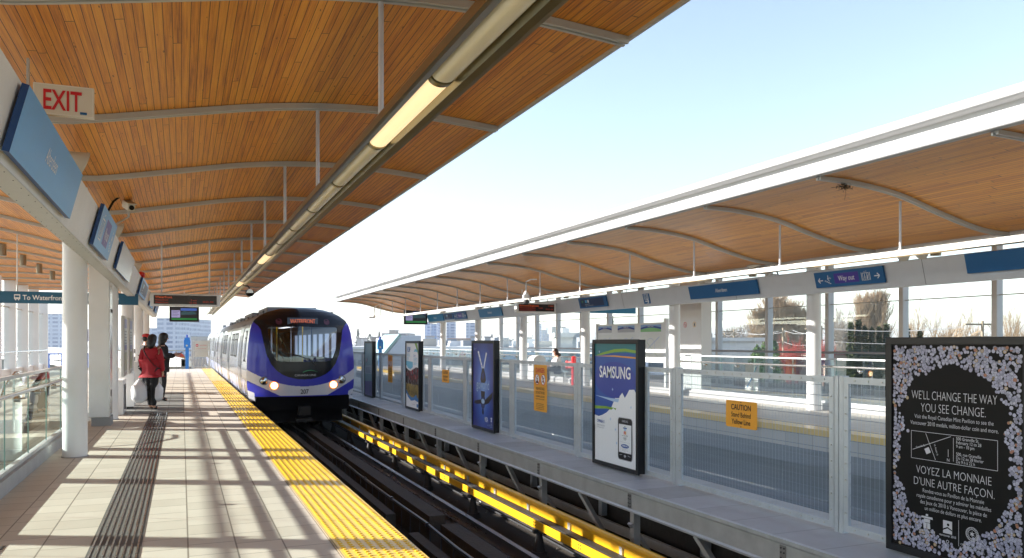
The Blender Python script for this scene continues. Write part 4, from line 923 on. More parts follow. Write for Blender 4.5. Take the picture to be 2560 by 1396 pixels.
def screen(x0, x1, y, z0, z1, label, ztop):
    t = thing('video_screen', ((x0+x1)/2, y, z0), label, 'screen')
    W, H = x1-x0, z1-z0
    mb = MB(); mb.box(x0, y, z0, x1, y+0.12, z1); mb.build('housing', BLACK, t, bevel=0.01)
    p = Plane((x0, y-0.002, z0), (1,0,0), (0,0,1), (0,-1,0)); mb = MB()
    p.rect(mb, W*.06, H*.10, W*.94, H*.93, 0, 0); p.rect(mb, W*.07, H*.28, W*.36, H*.76, 1, .004); p.rect(mb, W*.07, H*.12, W*.93, H*.24, 2, .004)
    p.poly(mb, [(W*.38, H*.60), (W*.5, H*.74), (W*.62, H*.66), (W*.78, H*.72), (W*.9, H*.60), (W*.9, H*.5), (W*.38, H*.45)], 3, .004); p.rect(mb, W*.38, H*.74, W*.92, H*.90, 4, .003)
    for k in range(4): p.rect(mb, W*.09, H*(.68-.10*k), W*(.33-.05*(k % 2)), H*(.70-.10*k), 0, .006)
    mb.build('picture', [emis('screen dark', (0.01, 0.012, 0.015), .4), emis('screen lilac', (0.30, 0.30, 0.55), .22), emis('screen green', (0.01, 0.12, 0.03), .4), emis('screen hill', (0.02, 0.05, 0.06), .4), emis('screen blue', (0.03, 0.07, 0.25), .5)], t)
    mb = MB(); mb.cyl(((x0+x1)/2, y+0.06, z1), ((x0+x1)/2, y+0.06, ztop), 0.025, 10); mb.build('hanger_rod', WHITE, t)
screen(-0.51, 0.70, 38, 2.42, 3.08, 'black video screen hung beyond the near dot matrix display', 3.8)
screen(11.25, 12.58, 42.6, 2.5, 3.27, 'black video screen hung at the end of the far platform', 3.45)
t = thing('direction_sign', (-2.6, 20, 2.36), 'wide dark blue hanging sign reading To Waterfront / YVR', 'sign')
mb = MB(); mb.box(-3.95, 20, 2.355, -0.92, 20.12, 2.61); mb.build('sign_box', BLUE2, t)
p = Plane((-3.95, 19.998, 2.355), (1,0,0), (0,0,1), (0,-1,0)); mb = MB()
p.rect(mb, .60, .085, .715, .19, 0, 0); p.rect(mb, .615, .125, .70, .165, 1, .002); p.disc(mb, .635, .105, .008, 1, .002, 8); p.disc(mb, .68, .105, .008, 1, .002, 8); p.rect(mb, .62, .06, .64, .085, 0, .001); p.rect(mb, .675, .06, .695, .085, 0, .001)
p.text(mb, 'To Waterfront / YVR Airport', .76, .075, .15, 0, .001, al='LEFT', sx=.86, bold=.012); arrow(p, mb, 2.55, .127, .16, 1, 0)
mb.build('lettering', [SIGNWHITE, BLUE2], t)
for hx in (-3.3, -2.2):
    mb = MB(); mb.cyl((hx, 20.06, 2.61), (hx, 20.06, 3.9), 0.015, 8); mb.build('hanger_rod', WHITE, t)
t = thing('direction_sign', (15, 25, 2.3), 'teal blue hanging sign glimpsed under the far beam behind the columns', 'sign')
mb = MB(); mb.box(13.6, 26.6, 2.62, 16.2, 26.7, 2.86); mb.build('sign_box', mat('teal sign', (0.01, 0.22, 0.42), .4), t)
for hx in (14.0, 15.8):
    mb = MB(); mb.cyl((hx, 26.65, 2.86), (hx, 26.65, 3.6), 0.015, 8); mb.build('hanger_rod', WHITE, t)

# ================================================================== GLASS BALUSTRADES
def balustrade(x, side, ya, yb, label, step=1.35, inner=1):
    t = thing('glass_balustrade', (x, (ya+yb)/2, 0.157), label, 'balustrade')
    y = ya; 
    mb = MB(); mb.box(x-0.03, ya, 0.158, x+0.03, yb, 0.20); mb.build('base_shoe', ALU, t)
    while y < yb-0.05:
        y2 = min(y+step, yb)
        mb = MB(); mb.face([(x, y+0.012, 0.201), (x, y2-0.012, 0.201), (x, y2-0.012, 1.12), (x, y+0.012, 1.12)]); mb.build('glass_pane', GLASS if side < 0 else GLASS_F, t)
        mb = MB(); mb.box(x-0.006, y2-0.003, 0.2, x+0.006, y2+0.003, 1.115)
        hx = x-side*0.085
        yy = y+step*0.5
        mb.build('glass_joint', mat('glass edge green', (0.20, 0.34, 0.30), .2), t)
        mb = MB(); mb.cyl((x-0.03, yy, 0.88), (x+0.03, yy, 0.88), 0.035, 14); mb.tube([(x-side*0.03, yy, 0.88), (hx, yy, 0.89), (hx, yy, 0.945)], 0.010, 8); mb.build('rail_bracket', STAIN, t)
        y = y2
    mb = MB(); mb.box(x-0.022, ya, 1.115, x+0.022, yb, 1.150); mb.build('top_rail', ALU, t)
    mb = MB(); mb.cyl((x-side*0.085, ya, 0.965), (x-side*0.085, yb, 0.965), 0.024, 14); mb.build('handrail', STAIN, t, smooth=True, auto=40)
    return t
balustrade(-1.675, -1, -1.3, 15.85, 'near clear glass balustrade with steel handrail on a kerb guarding the stairs')
balustrade(13.30, 1, 4.0, 19.4, 'clear glass balustrade with bright handrail on the far platform kerb near the lift pillar')
balustrade(13.30, 1, 21.5, 47.0, 'clear glass balustrade on the far platform kerb running behind the seated woman')
balustrade(-3.98, 1, 3.0, 14.6, 'glass balustrade on the far side of the stairwell behind the near one')

# ================================================================== OUTER WALLS (posts, rails, glass)
def post_label(i, n_, where): return '%s upright post of the %s window wall' % (['nearest', 'second nearest', 'third nearest', 'fourth', 'fifth', 'sixth', 'seventh', 'eighth', 'ninth', 'tenth', 'eleventh', 'twelfth', 'thirteenth', 'fourteenth', 'fifteenth', 'sixteenth'][i], where)
t = thing('window_wall', (-6.45, 22, 0), 'white finned outer window wall on the left behind the stairs', 'window wall')
LY = [9.6+2.79*k for k in range(-5, 14)]
for y in LY:
    mb = MB(); mb.box(-6.62, y-0.075, 0, -6.22, y+0.075, 4.02); mb.build('fin', WHITE, t, bevel=0.006)
for a, b in zip(LY[:-1], LY[1:]):
    mb = MB(); mb.face([(-6.45, a+0.085, 0.45), (-6.45, b-0.085, 0.45), (-6.45, b-0.085, 2.9), (-6.45, a+0.085, 2.9)]); mb.build('glass_pane', WGLASS, t)
    mb = MB(); mb.box(-6.50, a+0.08, 0.16, -6.40, b-0.08, 0.44); mb.build('sill_panel', WHITE, t)
mb = MB(); mb.box(-6.47, LY[0], 2.90, -6.43, LY[-1], 2.95); mb.build('transom', STEELGREY, t)
mb = MB(); mb.cyl((-6.12, LY[0], 1.13), (-6.12, LY[-1], 1.13), 0.026, 12); 
for y in LY: mb.tube([(-6.22, y, 1.03), (-6.12, y, 1.03), (-6.12, y, 1.11)], 0.012, 6)
mb.build('handrail', STAIN, t, smooth=True, auto=40)
t = thing('window_wall', (18.1, 24, 0), 'outer window wall of the far platform with grey posts and a thin transom', 'window wall')
RY = [13.3+2.70*k for k in range(-4, 13)]
for y in RY:
    mb = MB(); mb.box(18.1, y-0.07, 0, 18.32, y+0.07, 3.96); mb.build('post', mat('window post paint', (0.60, 0.61, 0.62), .42, var=.05), t, bevel=0.006)
for a, b in zip(RY[:-1], RY[1:]):
    mb = MB(); mb.face([(18.2, a+0.075, 0.4), (18.2, b-0.075, 0.4), (18.2, b-0.075, 2.64), (18.2, a+0.075, 2.64)]); mb.build('glass_pane', WGLASS, t)
mb = MB(); mb.box(18.18, RY[0], 2.64, 18.22, RY[-1], 2.665); mb.build('transom', STEELGREY, t)
mb = MB(); mb.cyl((18.0, RY[0], 1.20), (18.0, RY[-1], 1.20), 0.035, 12); mb.build('handrail', mat('dull handrail', (0.33, 0.34, 0.36), .4, .6), t, smooth=True, auto=40)
mb = MB(); mb.box(18.12, RY[0], 0, 18.3, RY[-1], 0.16); mb.build('sill', CONC, t)

# ================================================================== TRAIN
TY = 22.72; TX = 3.16
PT = [(-0.13, 1.43), (0.0, 1.45), (0.3, 1.49), (0.7, 1.50), (1.1, 1.485), (1.5, 1.45), (1.8, 1.41), (2.0, 1.36), (2.15, 1.27), (2.28, 1.10), (2.38, 0.90), (2.45, 0.65), (2.49, 0.40), (2.51, 0.15), (2.515, 0.0)]
hwid = lambda z: lerp(PT, z)
def yb_(z): return TY+0.62+(0.30*((z-1.0)/1.5)**2 if z > 1.0 else 0)
def FY(x, z):
    w_ = hwid(z); s = min(1, abs(x)/w_) if w_ > 0.01 else 1
    return yb_(z)-0.60*min(1, w_/1.5)*(1-s**2.6)
train = thing('train', (TX, 40, -1.05), 'blue and white metro train arriving on the near track, front reading WATERFRONT and 207', 'train')
MK = [(0.47, 0.0), (0.485, 0.22), (0.55, 0.46), (0.62, 0.60), (0.72, 0.74), (0.90, 0.88), (1.17, 1.0), (1.5, 1.07), (1.85, 1.13), (1.98, 1.20), (2.08, 1.31), (2.14, 1.50)]
WN = [(0.965, 0.0), (0.97, 0.62), (1.0, 0.74), (1.08, 0.80), (1.3, 0.885), (1.6, 0.93), (1.90, 0.955), (1.93, 0.94), (1.945, 0.0)]
def zone(x, z):
    a = abs(x)
    if z > 0.965 and z < 1.945 and a < lerp(WN, z): return 1          # windscreen
    if z > 2.14 or (z > 0.47 and a < lerp(MK, z)): return 0           # black mask
    zt = 0.28+0.47*(a/1.5)**2; zb_ = 0.03 if a < .66 else 0.03+(a-.66)*0.50
    if zb_ < z < zt: return 2                                         # white band
    if a > 1.30 and z < 0.18-(1.5-a)*0.4: return 2
    return 3
NXf, NZf = 220, 200
front = [MB(), MB(), MB(), MB()]
zs = [-0.0+(2.515)*j/NZf for j in range(NZf+1)]
for j in range(NZf):
    za, zb2 = zs[j], zs[j+1]
    for i in range(NXf):
        pts = []
        for s, z in ((i, za), (i+1, za), (i+1, zb2), (i, zb2)):
            x = (2*s/NXf-1)*hwid(z); pts.append((x, z))
        cx = sum(q[0] for q in pts)/4; cz = sum(q[1] for q in pts)/4
        k = zone(cx, cz); off = (0.0, 0.004, -0.001, -0.002)[k]
        front[k].face([(TX+q[0], FY(*q)+off, q[1]) for q in pts])
# lower corners of the shell
for s in (-1, 1):
    front[2].add([(TX+s*1.30, FY(1.30, 0), -0.0), (TX+s*1.45, FY(1.45, 0)-0.001, -0.0), (TX+s*1.43, FY(1.43, 0), -0.13), (TX+s*1.28, FY(1.28, 0), -0.13)], [(0, 1, 2, 3)])
TBLUE = mat('train blue paint', (0.014, 0.020, 0.42), 0.32, coat=0.35, var=.04)
TWHITE = mat('train white paint', (0.62, 0.63, 0.68), 0.32, coat=0.5, var=.04)
TBLK = mat('train black mask', (0.006, 0.006, 0.010), 0.2, spec=.4)
TWIN = glass('train windscreen', (0.34, 0.38, 0.46), 0.16, 1.0)
for k, (nm, mm) in enumerate((('front_mask', TBLK), ('windscreen', TWIN), ('front_white_band', TWHITE), ('front_shell', TBLUE))):
    me = front[k]; o = me.build(nm, mm, train)
    bm = bmesh.new(); bm.from_mesh(o.data); bmesh.ops.remove_doubles(bm, verts=bm.verts, dist=2e-4); bm.to_mesh(o.data); bm.free(); o.data.polygons.foreach_set('use_smooth', [True]*len(o.data.polygons))
def frontdisc(x, z, r, dy=-0.01, n_=24):
    return [(TX+x+r*math.cos(2*math.pi*i/n_), FY(x+r*math.cos(2*math.pi*i/n_), z+r*math.sin(2*math.pi*i/n_))+dy, z+r*math.sin(2*math.pi*i/n_)) for i in range(n_)]
HL = emis('headlight glow', (1.0, 0.72, 0.42), 3.0)
for s in (-1, 1):
    mb = MB(); y0 = FY(.81, .30); c = (TX+s*.81, y0+0.06, .31)
    mb.cyl((c[0], y0+.10, c[2]), (c[0], y0-0.055, c[2]), .115, 28); hl = mb.build('headlight', emis('headlight halo', (1.0, 0.30, 0.05), .45), train, smooth=True, auto=40)  # housing itself glows orange to give the halo around the lit lens
    mb = MB(); mb.cyl((c[0], y0-.056, c[2]), (c[0], y0-0.066, c[2]), .088, 28); mb.build('lit_lens', HL, hl)
    mb = MB(); x = 1.065; z = .44; y0 = FY(x, z); mb.cyl((TX+s*x, y0+.10, z), (TX+s*x, y0-0.05, z), .12, 28); hl = mb.build('headlight', mat('lamp rim', (0.18, 0.18, 0.2), .3, .6), train, smooth=True, auto=40)
    mb = MB(); mb.ball((TX+s*x, y0-.045, z), .098, 20, 10, (1, .35, 1)); mb.build('unlit_lens', mat('lamp chrome lens', (0.55, 0.58, 0.60), .12, 1.0), hl, smooth=True)
    mb = MB(); f = frontdisc(s*.66, 2.09, .085, -.006); mb.face(f); mb.build('marker_lamp', mat('marker lens', (0.10, 0.03, 0.05), .25), train)
# destination display, writing, wiper
p = Plane((TX, FY(0, 2.1)-0.012, 2.1), (1,0,0), (0,0.09,1), (0,-1,0.09))
mb = MB(); p.rect(mb, -.44, -.09, .40, .10, 0, 0); mb.build('destination_display', mat('destination glass', (0.01, 0.02, 0.045), .2), train)
mb = MB(); p.text(mb, 'WATERFRONT', -.02, -.055, .165, 0, .006, sx=.62, bold=.006); mb.build('destination_lettering', emis('destination amber', (1.0, 0.20, 0.06), 0.12), train)
p = Plane((TX, FY(0, .15)-0.010, 0), (1,0,0), (0,0,1), (0,-1,0))
mb = MB(); p.text(mb, '207', 0.0, .075, .175, 0, .003, sx=.85, bold=.016); mb.build('fleet_number', PRINTBLK, train)
p = Plane((TX, FY(.3, .6)-0.02, 0), (1,0,0), (0,0,1), (0,-1,0))
mb = MB(); p.text(mb, 'CANADA LINE', 0.02, .565, .078, 0, .003, sx=1.15, bold=.004)
for k in range(8):
    a = k/7; x0, x1 = -.05+.36*a, -.05+.36*(a+1/7); f_ = lambda x: .665+.055*math.sin(max(0, min(1, (x+.05)/.42))*math.pi)
    p.poly(mb, [(x0, f_(x0)), (x1, f_(x1)), (x1, f_(x1)+.018*(1-a*.8)), (x0, f_(x0)+.018*(1-a*.5))], 1, .003)
mb.build('line_emblem', [mat('emblem silver', (0.5, 0.5, 0.52), .4), mat('emblem green', (0.03, 0.35, 0.12), .4)], train)
mb = MB(); pts = [(-.05+.35, .86), (.18, 1.0), (-.15, 1.13), (-.62, 1.24)]
mb.tube([(TX+x, FY(x, z)-0.03, z) for x, z in pts], 0.013, 6)
mb.build('wiper', DARK, train)
for s in (-.9, .9):     # small driver-side fittings behind glass edge are dark clips
    pass
# saloon seen through the windscreen
mb = MB(); mb.box(TX-1.35, TY+1.0, -.02, TX+1.35, 36, .03); mb.build('saloon_floor', mat('saloon floor', (0.10, 0.11, 0.13), .6), train)
mb = MB(); mb.box(TX-1.0, TY+1.2, 2.10, TX+1.0, 36, 2.14)
for x in (-.62, .62): mb.box(TX+x-.10, TY+1.4, 2.085, TX+x+.10, 34, 2.099, 1)
mb.build('saloon_ceiling', [mat('saloon ceiling', (0.5, 0.5, 0.5), .5), emis('saloon lamp', (1.0, 0.95, 0.85), 1.6)], train)
mb = MB(); mb.box(TX-1.05, TY+.55, .70, TX+1.05, TY+.95, .93); mb.build('cab_desk', DARK, train)
for k, (x, y) in enumerate(((-.55, 24.6), (.50, 24.9), (-.5, 26.6), (.55, 27.2), (-.45, 29.0), (.5, 29.8), (0, 31.5))):
    mb = MB(); mb.cyl((TX+x, y, .03), (TX+x, y, 2.1), .022, 10); mb.build('grab_pole', YEL if k % 3 == 0 else STAIN, train)
for s in (-1, 1):
    for k in range(5):
        mb = MB(); mb.box(TX+s*1.30, 24.2+1.1*k, .40, TX+s*.85, 24.65+1.1*k, .48); mb.box(TX+s*1.30, 24.6+1.1*k, .48, TX+s*.85, 24.68+1.1*k, 1.0); mb.build('seat', mat('seat cloth', (0.03, 0.05, 0.22), .8), train)
    mb = MB(); mb.box(TX+s*1.34, 23.9, .2, TX+s*1.38, 36, 2.0)
    for k in range(9): mb.box(TX+s*1.335, 24.1+1.3*k, 1.0, TX+s*1.339, 24.9+1.3*k, 1.8, 1)
    mb.build('saloon_wall', [mat('saloon wall', (0.35, 0.35, 0.34), .6), emis('daylight glow panel', (0.65, 0.75, 0.9), .35)], train)  # wall panels glow in place of daylight through the opaque side windows
# cars: body shells
def car(y0, y1, shell0):
    zs2 = [q[0] for q in PT]
    mb = MB()
    for s in (-1, 1):
        for (za, wa), (zb3, wb) in zip(PT[:-1], PT[1:]):
            A = yb_(za) if shell0 else y0; B = yb_(zb3) if shell0 else y0
            m_ = 0
            mb.face([(TX+s*wa, A, za), (TX+s*wb, B, zb3), (TX+s*wb, y1, zb3), (TX+s*wa, y1, za)], 1 if za >= 2.0 else 0)
    for yy in ((y1,) if shell0 else (y0, y1)):
        mb.face([(TX+w_, yy, z) for z, w_ in PT]+[(TX-w_, yy, z) for z, w_ in reversed(PT[:-1])], 1)
    mb.build('car_body', [mat('train side metal', (0.36, 0.37, 0.40), .26, .85, coat=.4, var=.06), mat('train roof grey', (0.16, 0.165, 0.18), .5)], train, smooth=True, auto=30)
    mb = MB(); mb.box(TX-1.3, y0+.8, -.85, TX+1.3, y1-.3, -.135); mb.build('underframe', DARK, train)
car(TY+.62, 42.6, True); car(43.1, 62.8, False)
mb = MB(); mb.box(TX-1.15, 42.3, -.1, TX+1.15, 43.4, 2.2); mb.build('gangway', DARK, train)
def side_patch(mb, y0, y1, z0, z1, off, m=0, s=-1):
    n_ = max(2, int((z1-z0)/0.15)+1)
    for k in range(n_):
        a, b = z0+(z1-z0)*k/n_, z0+(z1-z0)*(k+1)/n_
        mb.face([(TX+s*(hwid(a)+off), y0, a), (TX+s*(hwid(a)+off), y1, a), (TX+s*(hwid(b)+off), y1, b), (TX+s*(hwid(b)+off), y0, b)], m)
SGL = mat('train side glass', (0.012, 0.016, 0.02), 0.25, spec=.15)
def window(y0, y1, z0=1.02, z1=1.82, parts=1):
    mb = MB(); side_patch(mb, y0, y1, z0, z1, 0.006); fr = mb.build('window', DARK, train)
    for k in range(parts):
        a = y0+(y1-y0)*k/parts+.045; b = y0+(y1-y0)*(k+1)/parts-.045
        mb = MB(); side_patch(mb, a, b, z0+.05, z1-.24, 0.010); side_patch(mb, a, b, z1-.20, z1-.05, 0.010); mb.build('pane', SGL, fr)
def door(y0):
    mb = MB(); side_patch(mb, y0, y0+1.5, -.08, 1.98, 0.004); side_patch(mb, y0+.0, y0+1.5, 1.98, 2.06, .012); d = mb.build('door', [mat('door recess', (0.05, 0.05, 0.055), .5)], train)
    for k in range(2):
        a, b = y0+.09+.67*k, y0+.09+.66*(k+1)
        mb = MB(); side_patch(mb, a, b, -.06, 1.94, .010); mb.build('door_leaf', mat('door leaf paint', (0.30, 0.31, 0.34), .3, .8, coat=.3), d)
        mb = MB(); side_patch(mb, a+.14, b-.12, .75, 1.72, .014); mb.build('door_window', SGL, d)
for base in (0, 20.4):
    b0 = 23.0+base
    if base == 0: window(24.05, 24.75, 0.95, 1.85)
    else: window(21.6+22.0, 22.6+22.0)
    for dY in (25.55, 32.3, 38.3): door(dY+base)
    for wY in (28.0, 29.9): window(wY+base, wY+1.6+base, parts=2)
    for wY in (34.6, 36.3): window(wY+base, wY+1.4+base, parts=2)
mb = MB(); side_patch(mb, 23.9, 42.5, .0, .45, .003); side_patch(mb, 43.2, 62.7, .0, .45, .003); mb.build('side_stripe', mat('side stripe paint', (0.33, 0.36, 0.52), .33, coat=.4), train)
# roof gear, bogies, coupler
for y0, y1, h in ((25.5, 28.5, .10), (31, 35, .12), (37.5, 41, .10), (46, 50, .12), (54, 58, .12)):
    mb = MB(); mb.box(TX-.75, y0, 2.42, TX+.75, y1, 2.50+h); mb.build('roof_unit', mat('roof unit grey', (0.25, 0.26, 0.28), .6), train, bevel=.03)
for s in (-1, 1):
    mb = MB(); mb.tube([(TX+s*.98, 24+k*3.6, 2.40) for k in range(6)], .018, 6)
    for k in range(10): mb.box(TX+s*.98-.02, 24+k*1.9, 2.32, TX+s*.98+.02, 24.04+k*1.9, 2.42)
    mb.build('roof_rail', DARK, train)
mb = MB(); mb.box(TX-1.28, TY+.25, -.40, TX+1.28, TY+.9, -.005); mb.box(TX-1.1, TY+.35, -.72, TX+1.1, TY+.9, -.40); mb.build('front_skirt', mat('undercarriage black', (0.004, 0.004, 0.005), .9, spec=.1), train)
mb = MB(); mb.box(TX-.16, TY-.02, -.52, TX+.16, TY+.4, -.28); mb.cyl((TX, TY-.06, -.40), (TX, TY-.02, -.40), .13, 16); mb.box(TX-.22, TY+.02, -.70, TX+.22, TY+.3, -.62)
mb.build('coupler', mat('coupler iron', (0.02, 0.019, 0.018), .7, .2), train)
for yy in (25.3, 27.3, 38.5, 40.5, 46, 48, 58, 60):
    for s in (-1, 1):
        mb = MB(); mb.cyl((TX+s*.66, yy, -.66), (TX+s*.80, yy, -.66), .39, 24); mb.build('wheel', DARK, train, smooth=True, auto=40)

# ================================================================== PEOPLE
def skin(name, chains, mat_, parent, sub=2, root=0, loc=(0,0,0), yaw=0, deform=None):
    # chains: {key: (pos, radius or (rx,ry))}, edges list
    verts, edges = chains
    keys = list(verts); idx = {k: i for i, k in enumerate(keys)}
    me = bpy.data.meshes.new(name); me.from_pydata([verts[k][0] for k in keys], [(idx[a], idx[b]) for a, b in edges], [])
    o = bpy.data.objects.new(name, me); COL.objects.link(o)
    md = o.modifiers.new('s', 'SKIN'); md.use_smooth_shade = True; md.branch_smoothing = 0.35
    for i, k in enumerate(keys):
        r = verts[k][1]; r = (r, r) if isinstance(r, (int, float)) else r
        me.skin_vertices[0].data[i].radius = r; me.skin_vertices[0].data[i].use_root = (i == root)
    sb = o.modifiers.new('u', 'SUBSURF'); sb.levels = sub; sb.render_levels = sub
    dg = bpy.context.evaluated_depsgraph_get(); nm = bpy.data.meshes.new_from_object(o.evaluated_get(dg))
    bpy.data.objects.remove(o); bpy.data.meshes.remove(me)
    cy, sy = math.cos(yaw), math.sin(yaw)
    for v in nm.vertices:
        c = v.co
        if deform: c = deform(Vector(c))
        v.co = (c.x*cy-c.y*sy, c.x*sy+c.y*cy, c.z)
    nm.materials.clear(); nm.materials.append(mat_); nm.polygons.foreach_set('use_smooth', [True]*len(nm.polygons)); nm.name = name
    o = bpy.data.objects.new(name, nm); COL.objects.link(o)
    o.parent = parent; ORG[o.as_pointer()] = ORG[parent.as_pointer()]
    return o
SKIN = mat('skin', (0.50, 0.27, 0.18), 0.5, var=.06, vscale=8)
HAIRB = mat('black hair', (0.006, 0.005, 0.005), 0.38, bump=.6, bscale=90, stretch=(1,1,.15))
def hand(V, E, key, pos, dirv, side, curl=0.5, spread=(0,1,0)):
    # palm then five unequal bent fingers; dirv = direction of the hand, spread = direction across the knuckles
    d = Vector(dirv).normalized(); sp = Vector(spread).normalized(); nn = d.cross(sp)*side
    P0 = Vector(pos); V[key+'p'] = (P0+d*0.045, (.022, .034)); E.append((key, key+'p')); V[key+'k'] = (P0+d*0.085, (.013, .038)); E.append((key+'p', key+'k'))
    for i, L in enumerate((.062, .070, .065, .050)):
        a = P0+d*0.092+sp*(.027-.018*i); b = a+(d*(1-curl*.5)+nn*curl*.8).normalized()*L*.5; c = b+(d*(1-curl)+nn*(curl*1.3)).normalized()*L*.45
        for q, (pt, r) in enumerate(((a, .0088), (b, .0082), (c, .0066))): V['%sf%d%d' % (key, i, q)] = (pt, r)
        E.extend([(key+'k', '%sf%d0' % (key, i)), ('%sf%d0' % (key, i), '%sf%d1' % (key, i)), ('%sf%d1' % (key, i), '%sf%d2' % (key, i))])
    a = P0+d*0.045+sp*.034; b = a+(d*.7+sp*.5+nn*.4).normalized()*.032; c = b+(d*.9+nn*.4).normalized()*.026
    V[key+'t0'] = (a, .011); V[key+'t1'] = (b, .0095); V[key+'t2'] = (c, .0075); E.extend([(key+'p', key+'t0'), (key+'t0', key+'t1'), (key+'t1', key+'t2')])
def body(h, pose, k=1.0):
    # local frame: facing +x, y to the figure's left, z up.  pose overrides joint positions
    s = h/1.66
    J = dict(pel=((0,0,.93), (.125,.155)), spn=((0,0,1.08), (.105,.13)), che=((0,0,1.25), (.12,.155)), nck0=((-.005,0,1.40), (.07,.09)), nck=((.008,0,1.455), .05),
             hd0=((.025,0,1.51), (.062,.058)), hd1=((.022,0,1.57), (.088,.073)), hd2=((.014,0,1.62), (.075,.066)),
             hipL=((0,.085,.86), .088), kneL=((.01,.09,.48), .058), ankL=((-.02,.09,.085), .036), toeL=((.10,.10,.035), (.026,.04)), hipR=((0,-.085,.86), .088), kneR=((.01,-.09,.48), .058), ankR=((-.02,-.09,.085), .036), toeR=((.10,-.10,.035), (.026,.04)),
             shL=((-.01,.17,1.36), .055), elL=((-.02,.215,1.10), .040), wrL=((.03,.22,.87), .026), shR=((-.01,-.17,1.36), .055), elR=((-.02,-.215,1.10), .040), wrR=((.03,-.22,.87), .026))
    for q, v in pose.items():
        if q in J: J[q] = (v, J[q][1])
    V = {q: (Vector(v[0])*s, (v[1] if isinstance(v[1], tuple) else (v[1], v[1]))) for q, v in J.items()}
    V = {q: (v[0], (v[1][0]*s*k, v[1][1]*s*k)) for q, v in V.items()}
    E = [('pel','spn'), ('spn','che'), ('che','nck0'), ('nck0','nck'), ('nck','hd0'), ('hd0','hd1'), ('hd1','hd2'), ('pel','hipL'), ('hipL','kneL'), ('kneL','ankL'), ('ankL','toeL'), ('pel','hipR'), ('hipR','kneR'), ('kneR','ankR'), ('ankR','toeR'),
         ('nck0','shL'), ('shL','elL'), ('elL','wrL'), ('nck0','shR'), ('shR','elR'), ('elR','wrR')]
    V['nose'] = (V['hd1'][0]+Vector((.088, 0, -.012))*s, .011*s); E.append(('hd1', 'nose'))
    V['chin'] = (V['hd0'][0]+Vector((.048, 0, -.012))*s, .022*s); E.append(('hd0', 'chin'))
    for sd, q in ((1, 'earL'), (-1, 'earR')): V[q] = (V['hd1'][0]+Vector((-.01, sd*.076, -.012))*s, (.009*s, .018*s)); E.append(('hd1', q))
    return V, E, s
def limb(V, E, names, grow, extra=None):
    VV = {n_: (V[n_][0], (V[n_][1][0]+grow, V[n_][1][1]+grow) if isinstance(V[n_][1], tuple) else V[n_][1]+grow) for n_ in names}
    if extra: VV.update(extra)
    EE = [e for e in E if e[0] in VV and e[1] in VV]
    return VV, EE
def hair_mesh(name, par, blobs, m_, yaw, loc):
    cy, sy = math.cos(yaw), math.sin(yaw); mb = MB()
    for c, r in blobs:
        q = Vector((loc[0]+c[0]*cy-c[1]*sy, loc[1]+c[0]*sy+c[1]*cy, loc[2]+c[2])); mb.ball(q, 1, 14, 10, r)
    o = mb.build(name, m_, par); md = o.modifiers.new('r', 'REMESH'); md.mode = 'VOXEL'; md.voxel_size = 0.011
    sm = o.modifiers.new('s', 'SMOOTH'); sm.factor = .5; sm.iterations = 3
    nm = bpy.data.meshes.new_from_object(o.evaluated_get(bpy.context.evaluated_depsgraph_get())); o.modifiers.clear(); o.data = nm; nm.name = name
    nm.materials.clear(); nm.materials.append(m_); nm.polygons.foreach_set('use_smooth', [True]*len(nm.polygons)); return o
def off(v, x, y, z): return (v[0].x+x, v[0].y+y, v[0].z+z)
def face_marks(par, V, s, yaw, loc):
    c = V['hd1'][0]; cy, sy = math.cos(yaw), math.sin(yaw)
    def W(x, y, z): q = c+Vector((x, y, z))*s; return (loc[0]+q.x*cy-q.y*sy, loc[1]+q.x*sy+q.y*cy, loc[2]+q.z)
    for sd in (1, -1):
        mb = MB(); mb.ball(W(.078, sd*.030, .010), .011*s, 10, 6); mb.build('eye', mat('eye dark', (0.03, 0.02, 0.02), .2), par, smooth=True)
        mb = MB(); mb.bar(W(.086, sd*.015, .030), W(.078, sd*.046, .030), .006, .006); mb.build('eyebrow', HAIRB, par)
    mb = MB(); mb.bar(W(.086, -.022, -.045), W(.086, .022, -.045), .008, .008); mb.build('mouth', mat('lips', (0.35, 0.08, 0.07), .5), par)
def person_at(label, loc, group=None): return thing('person', loc, label, 'person', group)

# 1  woman in the red jacket, seen from behind, facing away to the right
loc = (-0.62, 19.45, 0); yaw = R(62); P1 = person_at('woman in a red jacket and black trousers with a shoulder strap, back turned', loc)
V, E, s = body(1.66, dict(hipL=(0,.07,.86), hipR=(0,-.07,.86), kneL=(.03,.075,.47), kneR=(-.03,-.07,.47), ankL=(.06,.07,.085), ankR=(-.06,-.075,.085), toeL=(.20,.08,.035), toeR=(.07,-.09,.035), elL=(-.03,.23,1.12), wrL=(.02,.22,.86), elR=(-.02,-.225,1.10), wrR=(.05,-.22,.85), hd1=(.04,0,1.565), hd0=(.03,0,1.51), hd2=(.035,0,1.61)))
hand(V, E, 'wrL', V['wrL'][0], (0.1, 0, -1), 1, .8, (1,0,0)); hand(V, E, 'wrR', V['wrR'][0], (.15, 0, -1), -1, .7, (1,0,0))
skin('body', (V, E), SKIN, P1, 2, 0, yaw=yaw)
TR = mat('black trousers', (0.008, 0.008, 0.010), .75); RED = mat('red fleece jacket', (0.36, 0.008, 0.018), .8, var=.15, vscale=9, bump=.3, bscale=60)
skin('trousers', limb(V, E, ('pel','hipL','kneL','ankL','hipR','kneR','ankR'), .024), TR, P1, yaw=yaw)
skin('shoe', limb(V, E, ('ankL','toeL'), .008), BLACK, P1, 1, yaw=yaw); skin('shoe', limb(V, E, ('ankR','toeR'), .008), BLACK, P1, 1, yaw=yaw)
